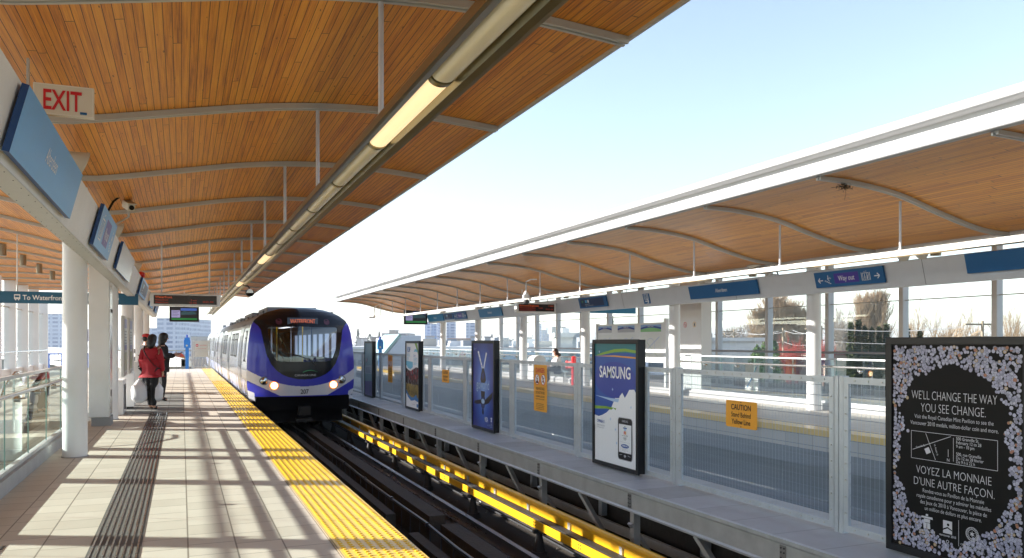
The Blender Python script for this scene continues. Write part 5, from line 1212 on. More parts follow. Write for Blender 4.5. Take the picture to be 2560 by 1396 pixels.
VV, EE = limb(V, E, ('pel','spn','che','nck0','shL','elL','wrL','shR','elR','wrR'), .030); VV['pel'] = (V['pel'][0], (.185, .215)); VV['hem'] = (Vector((0, 0, .80)), (.175, .205)); EE = EE+[('pel', 'hem')]; VV['spn'] = (V['spn'][0], (.165, .19)); VV['che'] = (V['che'][0], (.16, .19)); VV['shL'] = (V['shL'][0], .085); VV['shR'] = (V['shR'][0], .085); VV['elL'] = (V['elL'][0], .068); VV['elR'] = (V['elR'][0], .068)
skin('jacket', (VV, EE), RED, P1, yaw=yaw)
cv = {'a': (V['nck0'][0]+Vector((-.01, 0, .05)), (.075, .085)), 'b': (V['nck'][0]+Vector((-.01, 0, .005)), (.062, .072))}
skin('collar', (cv, [('a', 'b')]), mat('cream fleece', (0.62, 0.58, 0.52), .9), P1, yaw=yaw)
hair_mesh('hair', P1, [(off(V['hd2'], -.012, 0, .0), (.098, .09, .085)), (off(V['hd1'], -.035, 0, .0), (.098, .105, .12)), (off(V['hd0'], -.055, 0, -.02), (.09, .125, .12)), (off(V['nck'], -.055, 0, -.015), (.075, .125, .09))], HAIRB, yaw, loc); face_marks(P1, V, s, yaw, loc)
cy, sy = math.cos(yaw), math.sin(yaw); LW = lambda x, y, z: (loc[0]+x*cy-y*sy, loc[1]+x*sy+y*cy, z)
mb = MB(); pts = [(-.06, .13, 1.43), (-.17, .09, 1.33), (-.195, .02, 1.22), (-.195, -.07, 1.10), (-.17, -.15, 1.0), (-.08, -.215, .93)]
for a, b in zip(pts[:-1], pts[1:]): mb.bar(LW(*a), LW(*b), .028, .008)
mb.build('shoulder_strap', BLACK, P1)

# 2  woman in the dark coat reading
loc = (-0.46, 22.2, 0); yaw = R(8); P2 = person_at('woman in a long black coat and dark hat reading a leaflet, facing the track', loc)
V, E, s = body(1.70, dict(elL=(.07,.24,1.13), wrL=(.27,.15,1.16), elR=(.07,-.24,1.12), wrR=(.27,-.13,1.14), kneR=(.02,-.09,.47), hd1=(.05,0,1.56), hd0=(.045,0,1.505), hd2=(.045,0,1.61)))
hand(V, E, 'wrL', V['wrL'][0], (1, -.25, .1), 1, .45, (0,0,1)); hand(V, E, 'wrR', V['wrR'][0], (1, .2, .1), -1, .45, (0,0,1))
skin('body', (V, E), SKIN, P2, yaw=yaw)
COAT = mat('black wool coat', (0.010, 0.008, 0.012), .85, bump=.2, bscale=50)
skin('trousers', limb(V, E, ('hipL','kneL','ankL','hipR','kneR','ankR','pel'), .014), TR, P2, yaw=yaw)
skin('shoe', limb(V, E, ('ankL','toeL'), .010), BLACK, P2, 1, yaw=yaw); skin('shoe', limb(V, E, ('ankR','toeR'), .010), BLACK, P2, 1, yaw=yaw)
VV, EE = limb(V, E, ('pel','spn','che','nck0','nck','shL','elL','wrL','shR','elR','wrR'), .034); VV['hem'] = (Vector((0, 0, .74)), (.20, .225)); VV['pel'] = (V['pel'][0], (.175, .205)); VV['spn'] = (V['spn'][0], (.155, .185)); VV['che'] = (V['che'][0], (.16, .19)); VV['nck'] = (V['nck'][0], (.085, .095)); VV['shL'] = (V['shL'][0], .09); VV['shR'] = (V['shR'][0], .09); EE = EE+[('pel', 'hem')]
skin('coat', (VV, EE), COAT, P2, yaw=yaw)
hair_mesh('hair', P2, [(off(V['hd2'], -.02, 0, .02), (.115, .105, .09)), (off(V['hd1'], -.045, 0, .0), (.11, .115, .13)), (off(V['hd0'], -.07, 0, -.04), (.085, .12, .12))], HAIRB, yaw, loc); face_marks(P2, V, s, yaw, loc)
cy, sy = math.cos(yaw), math.sin(yaw); LW = lambda x, y, z: (loc[0]+x*cy-y*sy, loc[1]+x*sy+y*cy, z)
mb = MB(); mb.face([LW(.34, .10, 1.19), LW(.50, .10, 1.27), LW(.50, 0, 1.26), LW(.34, 0, 1.18)]); mb.face([LW(.34, 0, 1.18), LW(.50, 0, 1.26), LW(.50, -.11, 1.27), LW(.34, -.11, 1.19)], 0)
mb.face([LW(.34, .10, 1.186), LW(.34, 0, 1.176), LW(.50, 0, 1.256), LW(.50, .10, 1.266)], 1); mb.face([LW(.34, 0, 1.176), LW(.34, -.11, 1.186), LW(.50, -.11, 1.266), LW(.50, 0, 1.256)], 1)
o = mb.build('leaflet', [mat('leaflet print', (0.25, 0.20, 0.24), .6), mat('leaflet cover', (0.35, 0.30, 0.22), .6)], org=LW(.42, 0, 1.2)); tag(o, 'open printed leaflet held by the woman in the black coat', 'leaflet')

# 3  person with the red cap, mostly hidden behind the others
loc = (-0.98, 25.6, 0); yaw = R(20); P3 = person_at('person in a red cap and dark clothes almost hidden behind the two women', loc)
V, E, s = body(1.72, dict())
hand(V, E, 'wrL', V['wrL'][0], (0.1, 0, -1), 1, .5, (1,0,0)); hand(V, E, 'wrR', V['wrR'][0], (.1, 0, -1), -1, .5, (1,0,0))
skin('body', (V, E), SKIN, P3, yaw=yaw)
skin('trousers', limb(V, E, ('pel','hipL','kneL','ankL','hipR','kneR','ankR'), .016), mat('navy trousers', (0.01, 0.015, 0.03), .8), P3, yaw=yaw)
skin('shoe', limb(V, E, ('ankL','toeL'), .012), mat('pale trainers', (0.45, 0.47, 0.5), .6), P3, 1, yaw=yaw); skin('shoe', limb(V, E, ('ankR','toeR'), .012), mat('pale trainers', (0,0,0)), P3, 1, yaw=yaw)
VV, EE = limb(V, E, ('pel','spn','che','nck0','shL','elL','wrL','shR','elR','wrR'), .035); VV['hem'] = (Vector((0, 0, .80)), (.17, .2)); EE = EE+[('pel', 'hem')]; skin('jacket', (VV, EE), COAT, P3, yaw=yaw)
hair_mesh('cap', P3, [(off(V['hd2'], -.005, 0, .02), (.11, .10, .07)), (off(V['hd2'], .09, 0, -.005), (.06, .07, .015))], mat('red cap cloth', (0.45, 0.02, 0.02), .7), yaw, loc); hair_mesh('hair', P3, [(off(V['hd1'], -.04, 0, -.01), (.085, .095, .09))], HAIRB, yaw, loc); face_marks(P3, V, s, yaw, loc)

# plastic bags hanging from the first woman's hands
def bag(c, top, w_, d_, h_, label, seed):
    rnd = random.Random(seed); mb = MB(); nu, nv = 22, 14; vs = []; fs = []
    for j in range(nv+1):
        t = j/nv; z = c[2]+h_*t; prof_ = math.sin(min(1, t*3.2+.28)*math.pi/2)*(1 if t < .72 else 1-(t-.72)/.28*.72)
        for i in range(nu):
            a = 2*math.pi*i/nu; q = prof_*(1+.05*math.sin(a*5+t*7+seed)+rnd.uniform(-.02, .02)); vs.append((c[0]+w_*q*math.cos(a), c[1]+d_*q*math.sin(a), z+.012*math.sin(a*3+seed)*(1 if t < .1 else 0)))
    for j in range(nv):
        for i in range(nu): fs.append((j*nu+i, j*nu+(i+1) % nu, (j+1)*nu+(i+1) % nu, (j+1)*nu+i))
    fs.append(tuple(reversed(range(nu)))); mb.add(vs, fs)
    mb.bar((c[0]-.03, c[1], c[2]+h_-.01), top, .02, .012); mb.bar((c[0]+.03, c[1], c[2]+h_-.01), top, .02, .012)
    bm_ = mat('white plastic bag', (0.80, 0.80, 0.82), .4, var=.05, bump=.5, bscale=14)
    o = mb.build('plastic_bag', bm_, smooth=True, org=c); tag(o, label, 'plastic bag')
bag((-0.87, 19.42, .17), (-0.83, 19.5, .76), .16, .14, .50, 'bulging white plastic bag at the red jacketed woman\'s left side, the larger one', 1)
bag((-0.50, 19.42, .19), (-0.46, 19.42, .74), .11, .12, .42, 'smaller white plastic bag in the red jacketed woman\'s right hand', 4)

# 4  seated woman on the far platform
loc = (13.05, 26.9, 0); yaw = R(168); P4 = person_at('woman with dark hair in a white top sitting on a bench on the far platform', loc)
V, E, s = body(1.66, dict(pel=(0,0,.52), spn=(.03,0,.67), che=(.07,0,.84), nck0=(.09,0,.985), nck=(.11,0,1.04), hd0=(.15,0,1.09), hd1=(.155,0,1.15), hd2=(.145,0,1.20), hipL=(.06,.09,.50), kneL=(.47,.11,.50), ankL=(.43,.12,.085), toeL=(.55,.13,.035), hipR=(.06,-.09,.50), kneR=(.47,-.10,.50), ankR=(.52,-.11,.085), toeR=(.64,-.12,.035),
   shL=(.08,.17,.95), elL=(.16,.23,.72), wrL=(.36,.12,.62), shR=(.08,-.17,.95), elR=(.20,-.22,.72), wrR=(.38,-.09,.64)))
hand(V, E, 'wrL', V['wrL'][0], (1, -.5, .1), 1, .5, (0,.5,1)); hand(V, E, 'wrR', V['wrR'][0], (1, .4, .1), -1, .5, (0,-.5,1))
skin('body', (V, E), SKIN, P4, yaw=yaw)
skin('trousers', limb(V, E, ('pel','hipL','kneL','ankL','hipR','kneR','ankR'), .022), mat('dark jeans', (0.02, 0.022, 0.03), .8), P4, yaw=yaw)
skin('shoe', limb(V, E, ('ankL','toeL'), .010), DARK, P4, 1, yaw=yaw); skin('shoe', limb(V, E, ('ankR','toeR'), .010), DARK, P4, 1, yaw=yaw)
VV, EE = limb(V, E, ('spn','che','nck0','shL','elL','wrL','shR','elR','wrR','pel'), .026); skin('top', (VV, EE), mat('white knit top', (0.75, 0.74, 0.76), .85), P4, yaw=yaw)
hair_mesh('hair', P4, [(off(V['hd2'], -.02, 0, .0), (.10, .09, .08)), (off(V['hd1'], -.05, 0, .0), (.085, .10, .11)), (off(V['hd0'], -.09, 0, -.01), (.07, .09, .09)), (off(V['nck'], -.13, 0, .0), (.06, .07, .06))], mat('dark brown hair', (0.03, 0.012, 0.006), .45), yaw, loc); face_marks(P4, V, s, yaw, loc)

# ================================================================== PLATFORM EQUIPMENT
# bench behind the seated woman
t = thing('bench', (13.02, 27.0, 0), 'low steel bench under the seated woman on the far platform', 'bench')
mb = MB(); mb.box(12.90, 26.2, .40, 13.17, 27.9, .44); mb.build('seat', STAIN, t)
for y in (26.35, 27.75):
    mb = MB(); mb.box(12.97, y-.03, 0, 13.09, y+.03, .40); mb.build('leg', STAIN, t)
# rounded waste cabinets
def bin_(x, y, label, w_=.55, h_=1.0):
    t = thing('waste_bin', (x, y, 0), label, 'waste bin', 'rounded white waste bins')
    pr = [(x-w_/2, .05), (x+w_/2, .05), (x+w_/2, h_-.22)]+[(x+w_/2*math.cos(k*math.pi/10), h_-.22+.22*math.sin(k*math.pi/10)) for k in range(1, 10)]+[(x-w_/2, h_-.22)]
    mb = MB(); mb.prism_y(pr, y-.28, y+.28); mb.build('casing', WHITE, t, bevel=.01)
    mb = MB(); mb.box(x-w_/2+.04, y-.25, 0, x+w_/2-.04, y+.25, .05); mb.build('plinth', DARK, t)
    mb = MB(); mb.box(x-w_/2-.006, y-.12, h_-.40, x-w_/2+.001, y+.12, h_-.30); mb.build('slot', DARK, t)
bin_(12.95, 28.7, 'rounded white waste bin left of the seated woman on the far platform')
bin_(-1.25, 20.2, 'rounded white waste bin between the near platform columns behind the square pillar', .5, .95)
bin_(-1.30, 26.0, 'rounded white waste bin behind the waiting people on the near platform', .5, .95)
# red standpipe
t = thing('standpipe', (12.78, 25.15, 0), 'red fire standpipe beside a white column on the far platform', 'standpipe')
mb = MB(); mb.cyl((12.78, 25.15, 0), (12.78, 25.15, .98), .085, 18); mb.ball((12.78, 25.15, .98), .085, 16, 8, (1,1,.5)); mb.build('pipe', mat('fire red paint', (0.62, 0.015, 0.02), .35, coat=.4), t, smooth=True, auto=40)
for dz in (.62, .80):
    mb = MB(); mb.cyl((12.78, 25.2, dz), (12.68, 25.42, dz), .045, 14); mb.cyl((12.68, 25.42, dz), (12.655, 25.47, dz), .065, 14); mb.build('outlet', mat('fire red paint', (0,0,0)), t)
# map board on posts
t = thing('map_board', (14.45, 24.2, 0), 'large white map board with three blue and green header tabs on two posts', 'information board')
mb = MB(); mb.box(14.45, 21.95, .84, 14.52, 26.5, 2.16); mb.build('board', WHITE, t, bevel=.01)
for y in (21.90, 26.5):
    mb = MB(); mb.box(14.42, y-.05, 0, 14.54, y+.05, 2.28 if y < 22 else 2.2); mb.build('post', WHITE, t)
p = Plane((14.446, 26.5, .84), (0,-1,0), (0,0,1), (-1,0,0))
for k, (a, w_, cs) in enumerate(((.12, 1.0, 0), (1.55, 1.15, 1), (3.1, 1.25, 2))):
    mb = MB(); H0 = 1.02; p.rect(mb, a, H0, a+w_, H0+.24, 0, .002)
    n_ = 12
    for i in range(n_):
        x0, x1 = a+w_*i/n_, a+w_*(i+1)/n_; f_ = lambda x: H0+.08+.06*math.sin((x-a)/w_*math.pi)
        p.poly(mb, [(x0, H0), (x1, H0), (x1, f_(x1)), (x0, f_(x0))], 1 if k < 2 else 2, .004); p.poly(mb, [(x0, f_(x0)), (x1, f_(x1)), (x1, f_(x1)+.06), (x0, f_(x0)+.06)], 3, .005)
    p.text(mb, ('Downtown', 'Canada Line', 'Local Transit')[k], a+w_*.5, H0+.165, .075, 4, .006, sx=.9, bold=.01)
    mb.build('header_tab', [mat('tab pale blue', (0.25, 0.42, 0.70), .5), mat('tab grey', (0.45, 0.46, 0.48), .5), mat('tab green', (0.22, 0.50, 0.20), .5), mat('tab navy', (0.02, 0.05, 0.32), .5), SIGNWHITE], t)
    mb = MB(); p.rect(mb, a-.02, .10, a+w_+.02, .94, 0, .002); p.ring(mb, a+w_*.5, .55, .26, .012, 1, .004); p.line(mb, a+.1, .25, a+w_-.1, .85, .02, 1, .005); p.line(mb, a+.2, .8, a+w_-.2, .2, .012, 2, .0055)
    mb.build('map_sheet', [mat('map paper', (0.70, 0.72, 0.70), .5), mat('map blue', (0.35, 0.45, 0.70), .5), mat('map green', (0.35, 0.55, 0.35), .5)], t)
# narrow information boards beside the near columns
def info_board(y, x, label, tint):
    t = thing('info_panel', (x, y, .5), label, 'information panel', 'narrow information panels on the near platform')
    mb = MB(); mb.box(x-.05, y, .80, x+.01, y+.95, 2.05); mb.build('casing', STEELGREY, t, bevel=.02)
    p = Plane((x+.012, y, .80), (0,1,0), (0,0,1), (1,0,0)); mb = MB(); p.rect(mb, .06, .08, .89, 1.19, 0, .002); p.rect(mb, .06, 1.0, .89, 1.19, 1, .004); p.rect(mb, .12, .55, .83, .65, 1, .004); p.rect(mb, .10, .12, .85, .50, 2, .004)
    for k in range(5): p.rect(mb, .12, .92-.06*k, .75-.08*(k % 2), .935-.06*k, 3, .004)
    mb.build('sheet', [mat('info paper', (0.60, 0.63, 0.62), .4), mat('info lilac', (0.28, 0.28, 0.50), .4), mat(tint[0], tint[1], .4), mat('info grey text', (0.2, 0.2, 0.22), .5)], t)
info_board(18.0, -1.10, 'narrow information panel with pale green map beside the square pillar', ('info green', (0.42, 0.50, 0.38)))
info_board(19.5, -1.08, 'second narrow information panel with olive map, nearer the waiting people', ('info olive', (0.34, 0.38, 0.20)))
t = thing('service_cabinet', (-1.30, 18.7, 0), 'low white service cabinet with grey keypad column below the information panels', 'cabinet')
mb = MB(); mb.box(-1.42, 18.3, 0, -1.12, 19.3, .72); mb.build('casing', WHITE, t, bevel=.02)
mb = MB(); mb.box(-1.119, 18.6, .1, -1.105, 18.85, .62); mb.build('keypad', DARK, t)
# emergency phone rings on the column
t = thing('help_point', (-1.12, 22.75, 1.2), 'small round and square help point outlines on the third near column', 'help point')
mb = MB(); mb.cyl((-1.14, 22.72, 1.28), (-1.115, 22.72, 1.28), .06, 16); mb.build('round_button', DARK, t); mb = MB(); mb.box(-1.14, 22.66, 1.02, -1.118, 22.78, 1.14); mb.build('square_plate', DARK, t)

# downlights under the near canopy, left of the columns
for k in range(8):
    y = 17.9+2.79*k
    if k == 0: pass
    mb = MB(); mb.cyl((-4.18, y, 3.69), (-4.18, y, 3.995), .085, 24); mb.cyl((-4.18, y, 3.684), (-4.18, y, 3.688), .07, 20, m=1)
    o = mb.build('downlight', [mat('bronze olive cylinder', (0.30, 0.28, 0.22), .35, .7), mat('downlight lens', (0.7, 0.68, 0.6), .2)], smooth=True, auto=40, org=(-4.18, y, 3.69))
    tag(o, ['hidden first', 'second', 'leftmost olive cylinder downlight cut by the left picture edge under the near canopy', 'olive cylinder downlight, second from the left under the near canopy', 'olive cylinder downlight, third from the left under the near canopy', 'olive cylinder downlight closest to the big white column under the near canopy', 'olive cylinder downlight just behind the big white column', 'farthest olive cylinder downlight under the near canopy'][k] if k > 1 else 'olive cylinder downlight out toward the camera left of the picture', 'ceiling light', 'cylinder downlights under the near canopy')
# downlights under the far canopy
for k, y in enumerate((11.2, 16.6, 22.0, 27.4, 32.8)):
    mb = MB(); mb.cyl((13.6, y, 3.20), (13.6, y, 3.47), .10, 20); o = mb.build('downlight', mat('bronze olive cylinder', (0,0,0)), smooth=True, auto=40, org=(13.6, y, 3.2))
    tag(o, ['grey cylinder downlight beyond the far light tube by the right picture edge', 'grey cylinder downlight above the Way out sign under the far canopy', 'grey cylinder downlight above the lift pillar under the far canopy', 'grey cylinder downlight right of the red bell under the far canopy', 'farthest grey cylinder downlight under the far canopy'][k], 'ceiling light', 'cylinder downlights under the far canopy')

def cctv(loc, d, label, cable):
    d = Vector(d).normalized(); c = Vector(loc); t = thing('security_camera', loc, label, 'security camera')
    mb = MB(); mb.bar(c-d*.16, c+d*.14, .10, .10); mb.build('housing', mat('camera cream', (0.62, 0.60, 0.52), .4), t, bevel=.012)
    mb = MB(); mb.bar(c-d*.17+Vector((0,0,.06)), c+d*.19+Vector((0,0,.06)), .13, .012); mb.build('sun_hood', mat('camera cream', (0,0,0)), t)
    mb = MB(); mb.cyl(c+d*.14, c+d*.155, .035, 14); mb.build('lens', BLACK, t)
    mb = MB(); mb.tube([c-Vector((0,0,.05)), c-Vector((0,0,.16)), cable[-1]], .014, 8); mb.build('arm', STEELGREY, t)
    mb = MB(); mb.tube(cable, .016, 8); mb.build('cable', BLACK, t)
cctv((-0.72, 12.9, 3.50), (.35, -1, -.35), 'cream security camera with black cable above the near beam', [Vector(q) for q in ((-.72, 13.02, 3.60), (-.80, 12.8, 3.64), (-.90, 12.6, 3.50), (-1.0, 12.45, 3.25), (-1.0, 12.4, 3.05))])
cctv((12.3, 14.95, 3.28), (-.2, 1, -.3), 'grey security camera with looping black cable above the far Aberdeen sign', [Vector(q) for q in ((12.32, 14.8, 3.36), (12.38, 14.6, 3.38), (12.45, 14.45, 3.26), (12.6, 14.5, 3.05))])
cctv((12.3, 33.2, 3.32), (-.2, 1, -.3), 'small security camera far along the far beam', [Vector(q) for q in ((12.32, 33.0, 3.38), (12.45, 32.8, 3.3), (12.6, 32.8, 3.05))])
def horn(loc, d, label, m_=STEELGREY):
    c = Vector(loc); d = Vector(d).normalized(); t = thing('loudspeaker', loc, label, 'loudspeaker', 'horn loudspeakers on the sign beams')
    mb = MB(); mb.cyl(c, c+d*.16, .05, 18, r2=.12); mb.cyl(c+d*.16, c+d*.175, .125, 18); mb.build('horn', mat('speaker cream', (0.60, 0.57, 0.49), .4), t, smooth=True, auto=40)
    mb = MB(); mb.cyl(c-d*.10, c, .07, 16); mb.tube([c, c-Vector((0,0,.18))], .014, 6); mb.build('driver', mat('speaker cream', (0,0,0)), t)
for y, lb in ((8.35, 'cream horn loudspeaker at the end of the large Aberdeen panel on the near beam'), (13.1, 'cream horn loudspeaker past the Way out sign on the near beam'), (19.0, 'small horn loudspeaker near the red bell on the near beam')):
    horn((-1.0, y, 3.22), (.9, .3, -.35), lb)
for y, lb in ((10.6, 'horn loudspeaker on the far beam left of the plain blue panel'), (11.0, 'second horn loudspeaker beside its twin on the far beam near the right edge'), (17.3, 'pale horn loudspeaker above the Aberdeen panel of the far beam'), (21.5, 'pale horn loudspeaker between red bell and lift pictogram on the far beam'), (33.8, 'tiny horn loudspeaker far along the far beam')):
    horn((12.62, y, 3.20), (-.9, -.2, -.35), lb)
def bell(loc, sx, label):
    t = thing('alarm_bell', loc, label, 'alarm bell', 'red alarm bells'); c = Vector(loc)
    mb = MB(); mb.cyl(c, c+Vector((sx*.05, -.04, 0)), .095, 20, r2=.07); mb.ball(c+Vector((sx*.05, -.04, 0)), .07, 14, 8, (.5, .7, 1)); mb.build('dome', mat('fire red paint', (0,0,0)), t, smooth=True, auto=50)
    mb = MB(); mb.cyl(c-Vector((0,0,.25)), c, .015, 8); mb.build('stem', STEELGREY, t)
bell((-0.93, 21.6, 3.16), 1, 'red alarm bell above the near beam'); bell((12.5, 24.0, 3.26), -1, 'red alarm bell above the far beam beside a column'); bell((-0.93, 33.2, 3.0), 1, 'tiny red alarm bell at the far end of the near beam')
# round convex mirror / dark speaker below the near trough light
t = thing('platform_mirror', (1.5, 20.0, 2.72), 'small dark round mirror hanging below the near trough light over the train', 'mirror')
mb = MB(); mb.cyl((1.50, 20, 2.70), (1.50, 20.03, 2.68), .10, 20); mb.build('rim', BLACK, t, smooth=True, auto=40); mb = MB(); mb.cyl((1.50, 19.993, 2.70), (1.50, 19.998, 2.70), .08, 20); mb.build('glass', STAIN, t); mb = MB(); mb.tube([(1.34, 20.02, 2.88), (1.46, 20.03, 2.85), (1.50, 20.04, 2.80)], .018, 6); mb.build('arm', DARK, t)
# lamp bracket with clamp on the far tube light
t = thing('signal_lamp', (10.33, 22.9, 2.9), 'white signal lamp on a curved pipe clamped to the far tube light', 'signal lamp')
mb = MB(); mb.tube([(10.33, 22.9, 3.5), (10.2, 23.1, 3.5), (10.12, 23.25, 3.44), (10.12, 23.25, 3.1)], .022, 8); mb.build('curved_pipe', WHITE, t, smooth=True)
mb = MB(); mb.ball((10.12, 23.25, 3.06), .08, 14, 8); mb.box(10.02, 23.2, 2.9, 10.22, 23.3, 3.02); mb.cyl((10.12, 23.15, 2.80), (10.12, 23.3, 2.80), .075, 14, m=1); mb.build('lamp_head', [WHITE, DARK], t, smooth=True, auto=40)
t = thing('signal_lamp', (10.33, 44, 2.8), 'white signal lamp on a curved pipe at the far end of the far tube light', 'signal lamp')
mb = MB(); mb.tube([(10.33, 43.5, 3.6), (10.1, 43.8, 3.6), (9.95, 44, 3.5), (9.9, 44, 3.0)], .025, 8); mb.build('curved_pipe', WHITE, t, smooth=True)
mb = MB(); mb.ball((9.9, 44, 2.95), .09, 12, 8); mb.box(9.6, 43.95, 2.86, 9.9, 44.05, 2.95); mb.build('lamp_head', WHITE, t, smooth=True, auto=40)
# bird nest tucked in the far canopy rib
rnd = random.Random(2); mb = MB(); c = Vector((9.0, 8.94, 3.80))
for k in range(90):
    a = c+Vector((rnd.gauss(0, .06), rnd.gauss(0, .025), rnd.gauss(0, .018))); b = a+Vector((rnd.gauss(0, .05), rnd.gauss(0, .03), rnd.gauss(-.01, .025))); mb.cyl(a, b, .003, 3, caps=False)
mb.tube([c, c+Vector((.02, 0, -.12)), c+Vector((.0, .01, -.2))], .002, 3)
o = mb.build('bird_nest', mat('twig brown', (0.05, 0.035, 0.02), .9), org=c); tag(o, 'small untidy twig nest caught on a far canopy rib', 'bird nest')
# advert strip panel low on far platform
mb = MB(); mb.box(16.5, 19.9, 0, 16.56, 20.5, .85); p = Plane((16.496, 20.5, 0), (0,-1,0), (0,0,1), (-1,0,0))
for k in range(5): p.line(mb, .1+.08*k, .1+.1*k, .3+.06*k, .35+.1*k, .04, 1, .002+.0004*k)
o = mb.build('banner_panel', [SIGNWHITE, mat('banner blue', (0.1, 0.35, 0.75), .5)], org=(16.5, 20.2, 0)); tag(o, 'low white panel with blue streaks standing behind the far platform glass', 'banner')

# escalator seen behind the near column
t = thing('escalator', (-3.0, 17.5, 0), 'escalator head with black handrail behind the big white column', 'escalator')
for x in (-3.3, -2.4):
    mb = MB(); pts = [(x, 15.2, -.1), (x, 16.2, .75), (x, 17.2, .95), (x, 17.55, .9), (x, 17.65, .7), (x, 17.5, .5)]; mb.tube(pts, .045, 10); mb.build('handrail', BLACK, t, smooth=True)
    mb = MB(); mb.add([(x-.02, 15.2, -.4), (x-.02, 17.5, 0), (x-.02, 17.5, .85), (x-.02, 16.3, .70), (x+.02, 15.2, -.4), (x+.02, 17.5, 0), (x+.02, 17.5, .85), (x+.02, 16.3, .70)], [(0,1,2,3), (7,6,5,4), (0,3,7,4), (1,5,6,2), (2,6,7,3), (0,4,5,1)]); mb.build('side_panel', mat('bronze panel', (0.30, 0.2, 0.08), .35, .6), t)
mb = MB(); mb.box(-3.25, 15.2, -.2, -2.45, 17.9, 0.01); mb.build('comb_plate', STAIN, t)
t = thing('barrier_arm', (-2.9, 13.0, 0), 'slanted steel stair rail rising behind the near glass', 'handrail')
mb = MB(); mb.tube([(-2.45, 9.6, -2.0), (-2.45, 13.9, .85), (-2.45, 14.7, 1.02), (-2.45, 15.2, 1.02), (-2.45, 15.3, .85)], .022, 10); mb.build('rail_tube', STAIN, t, smooth=True)
for q in (10.6, 12.6, 14.6):
    mb = MB(); zt = -2.0+(q-9.6)*.663 if q < 14 else 1.0; mb.cyl((-2.45, q, zt-.9), (-2.45, q, zt), .018, 8); mb.build('post', STAIN, t)

# ================================================================== PLATFORM END
t = thing('end_gate', (1.0, 49.2, 0), 'white steel end gate with a red no entry disc at the near platform end', 'gate')
GW = mat('gate cream paint', (0.62, 0.61, 0.55), .45)
for x in (.52, .60, 1.46):
    mb = MB(); mb.box(x-.03, 49.2, 0, x+.03, 49.26, 1.62); mb.build('post', GW, t)
for z in (.05, .68, 1.0, 1.56):
    mb = MB(); mb.box(.63, 49.205, z, 1.43, 49.255, z+.06); mb.build('rail', GW, t)
mb = MB(); mb.box(.65, 49.21, 1.06, 1.41, 49.22, 1.56); p = Plane((.65, 49.209, 1.06), (1,0,0), (0,0,1), (0,-1,0)); p.disc(mb, .15, .28, .075, 1, .002); p.rect(mb, .10, .265, .20, .295, 2, .004); p.text(mb, 'NO ENTRY', .48, .25, .09, 1, .002, sx=.8); p.text(mb, 'AUTHORIZED PERSONNEL', .38, .08, .045, 1, .002)
mb.build('sign_plate', [GW, PRINTRED, SIGNWHITE], t)
mb = MB(); mb.box(.66, 49.21, .74, 1.40, 49.24, .99); mb.build('lock_box', GW, t)
for k in range(4):
    mb = MB(); mb.bar((.68+.18*k, 49.23, .10), (.74+.18*k, 49.23, .68), .02, .02); mb.build('bar', GW, t)
t = thing('end_railing', (-.6, 49.3, 0), 'low metal railing closing the near platform end', 'railing')
mb = MB(); mb.cyl((-6.4, 49.3, 1.05), (.5, 49.3, 1.05), .022, 8); mb.cyl((-6.4, 49.3, .55), (.5, 49.3, .55), .015, 8); mb.build('rail', mat('rail olive', (0.35, 0.33, 0.25), .5), t)
for x in (-6.2, -4.8, -3.4, -2.0, -.75, -.28):
    mb = MB(); mb.cyl((x, 49.3, 0), (x, 49.3, 1.05), .018, 8); mb.build('post', mat('rail olive', (0,0,0)), t)
mb = MB(); mb.box(-6.4, 49.25, 0, .5, 49.4, .13); mb.build('kick_board', mat('rail olive', (0,0,0)), t)
BLUEP = mat('bright blue paint', (0.02, 0.20, 0.62), .4)
def blue_post(x, y, zt, label):
    t = thing('blue_pillar', (x, y, 0), label, 'signal pillar'); 
    mb = MB(); mb.box(x-.09, y-.06, 0, x+.09, y+.06, zt-.75); mb.build('post', BLUEP, t)
    mb = MB(); mb.box(x-.17, y-.1, zt-.75, x+.17, y+.1, zt-.28); mb.box(x-.14, y-.08, zt-.28, x+.14, y+.08, zt-.16); mb.build('head', BLUEP, t)
    mb = MB(); mb.cyl((x, y, zt-.16), (x, y, zt), .055, 12); mb.build('beacon', mat('beacon navy', (0.01, 0.06, 0.4), .3), t)
    mb = MB(); mb.cyl((x-.02, y-.105, zt-.62), (x-.02, y-.1, zt-.62), .05, 12); mb.build('badge', mat('badge cream', (0.6, 0.6, 0.4), .5), t)
blue_post(.27, 49.0, 1.95, 'bright blue slim pillar with a dark beacon beside the end gate')
blue_post(10.9, 46.8, 1.85, 'bright blue pillar on the far platform left of the riders poster')
# wedge shaped glazed stair enclosure beyond the far platform
t = thing('stair_enclosure', (15.8, 62, -8), 'white wedge shaped glazed stair enclosure beyond the far platform end', 'enclosure')
mb = MB(); mb.add([(13.8, 60, -8), (17.2, 60, -8), (17.2, 60, 2.05), (15.7, 60, 2.05), (13.8, 60, -.2), (13.8, 65, -8), (17.2, 65, -8), (17.2, 65, 2.05), (15.7, 65, 2.05), (13.8, 65, -.2)], [(0,1,2,3,4), (9,8,7,6,5), (0,5,6,1), (1,6,7,2), (2,7,8,3), (3,8,9,4), (4,9,5,0)]); mb.build('wall', mat('enclosure white', (0.55, 0.57, 0.60), .4), t)
mb = MB(); mb.add([(13.78, 59.98, -.15), (15.68, 59.98, 2.1), (15.68, 65.02, 2.1), (13.78, 65.02, -.15), (13.5, 59.98, -.15), (15.45, 59.98, 2.15), (15.45, 65.02, 2.15), (13.5, 65.02, -.15)], [(0,1,5,4), (3,2,6,7), (4,5,6,7)]); mb.build('glazed_slope', mat('green glass', (0.30, 0.42, 0.38), .15), t)

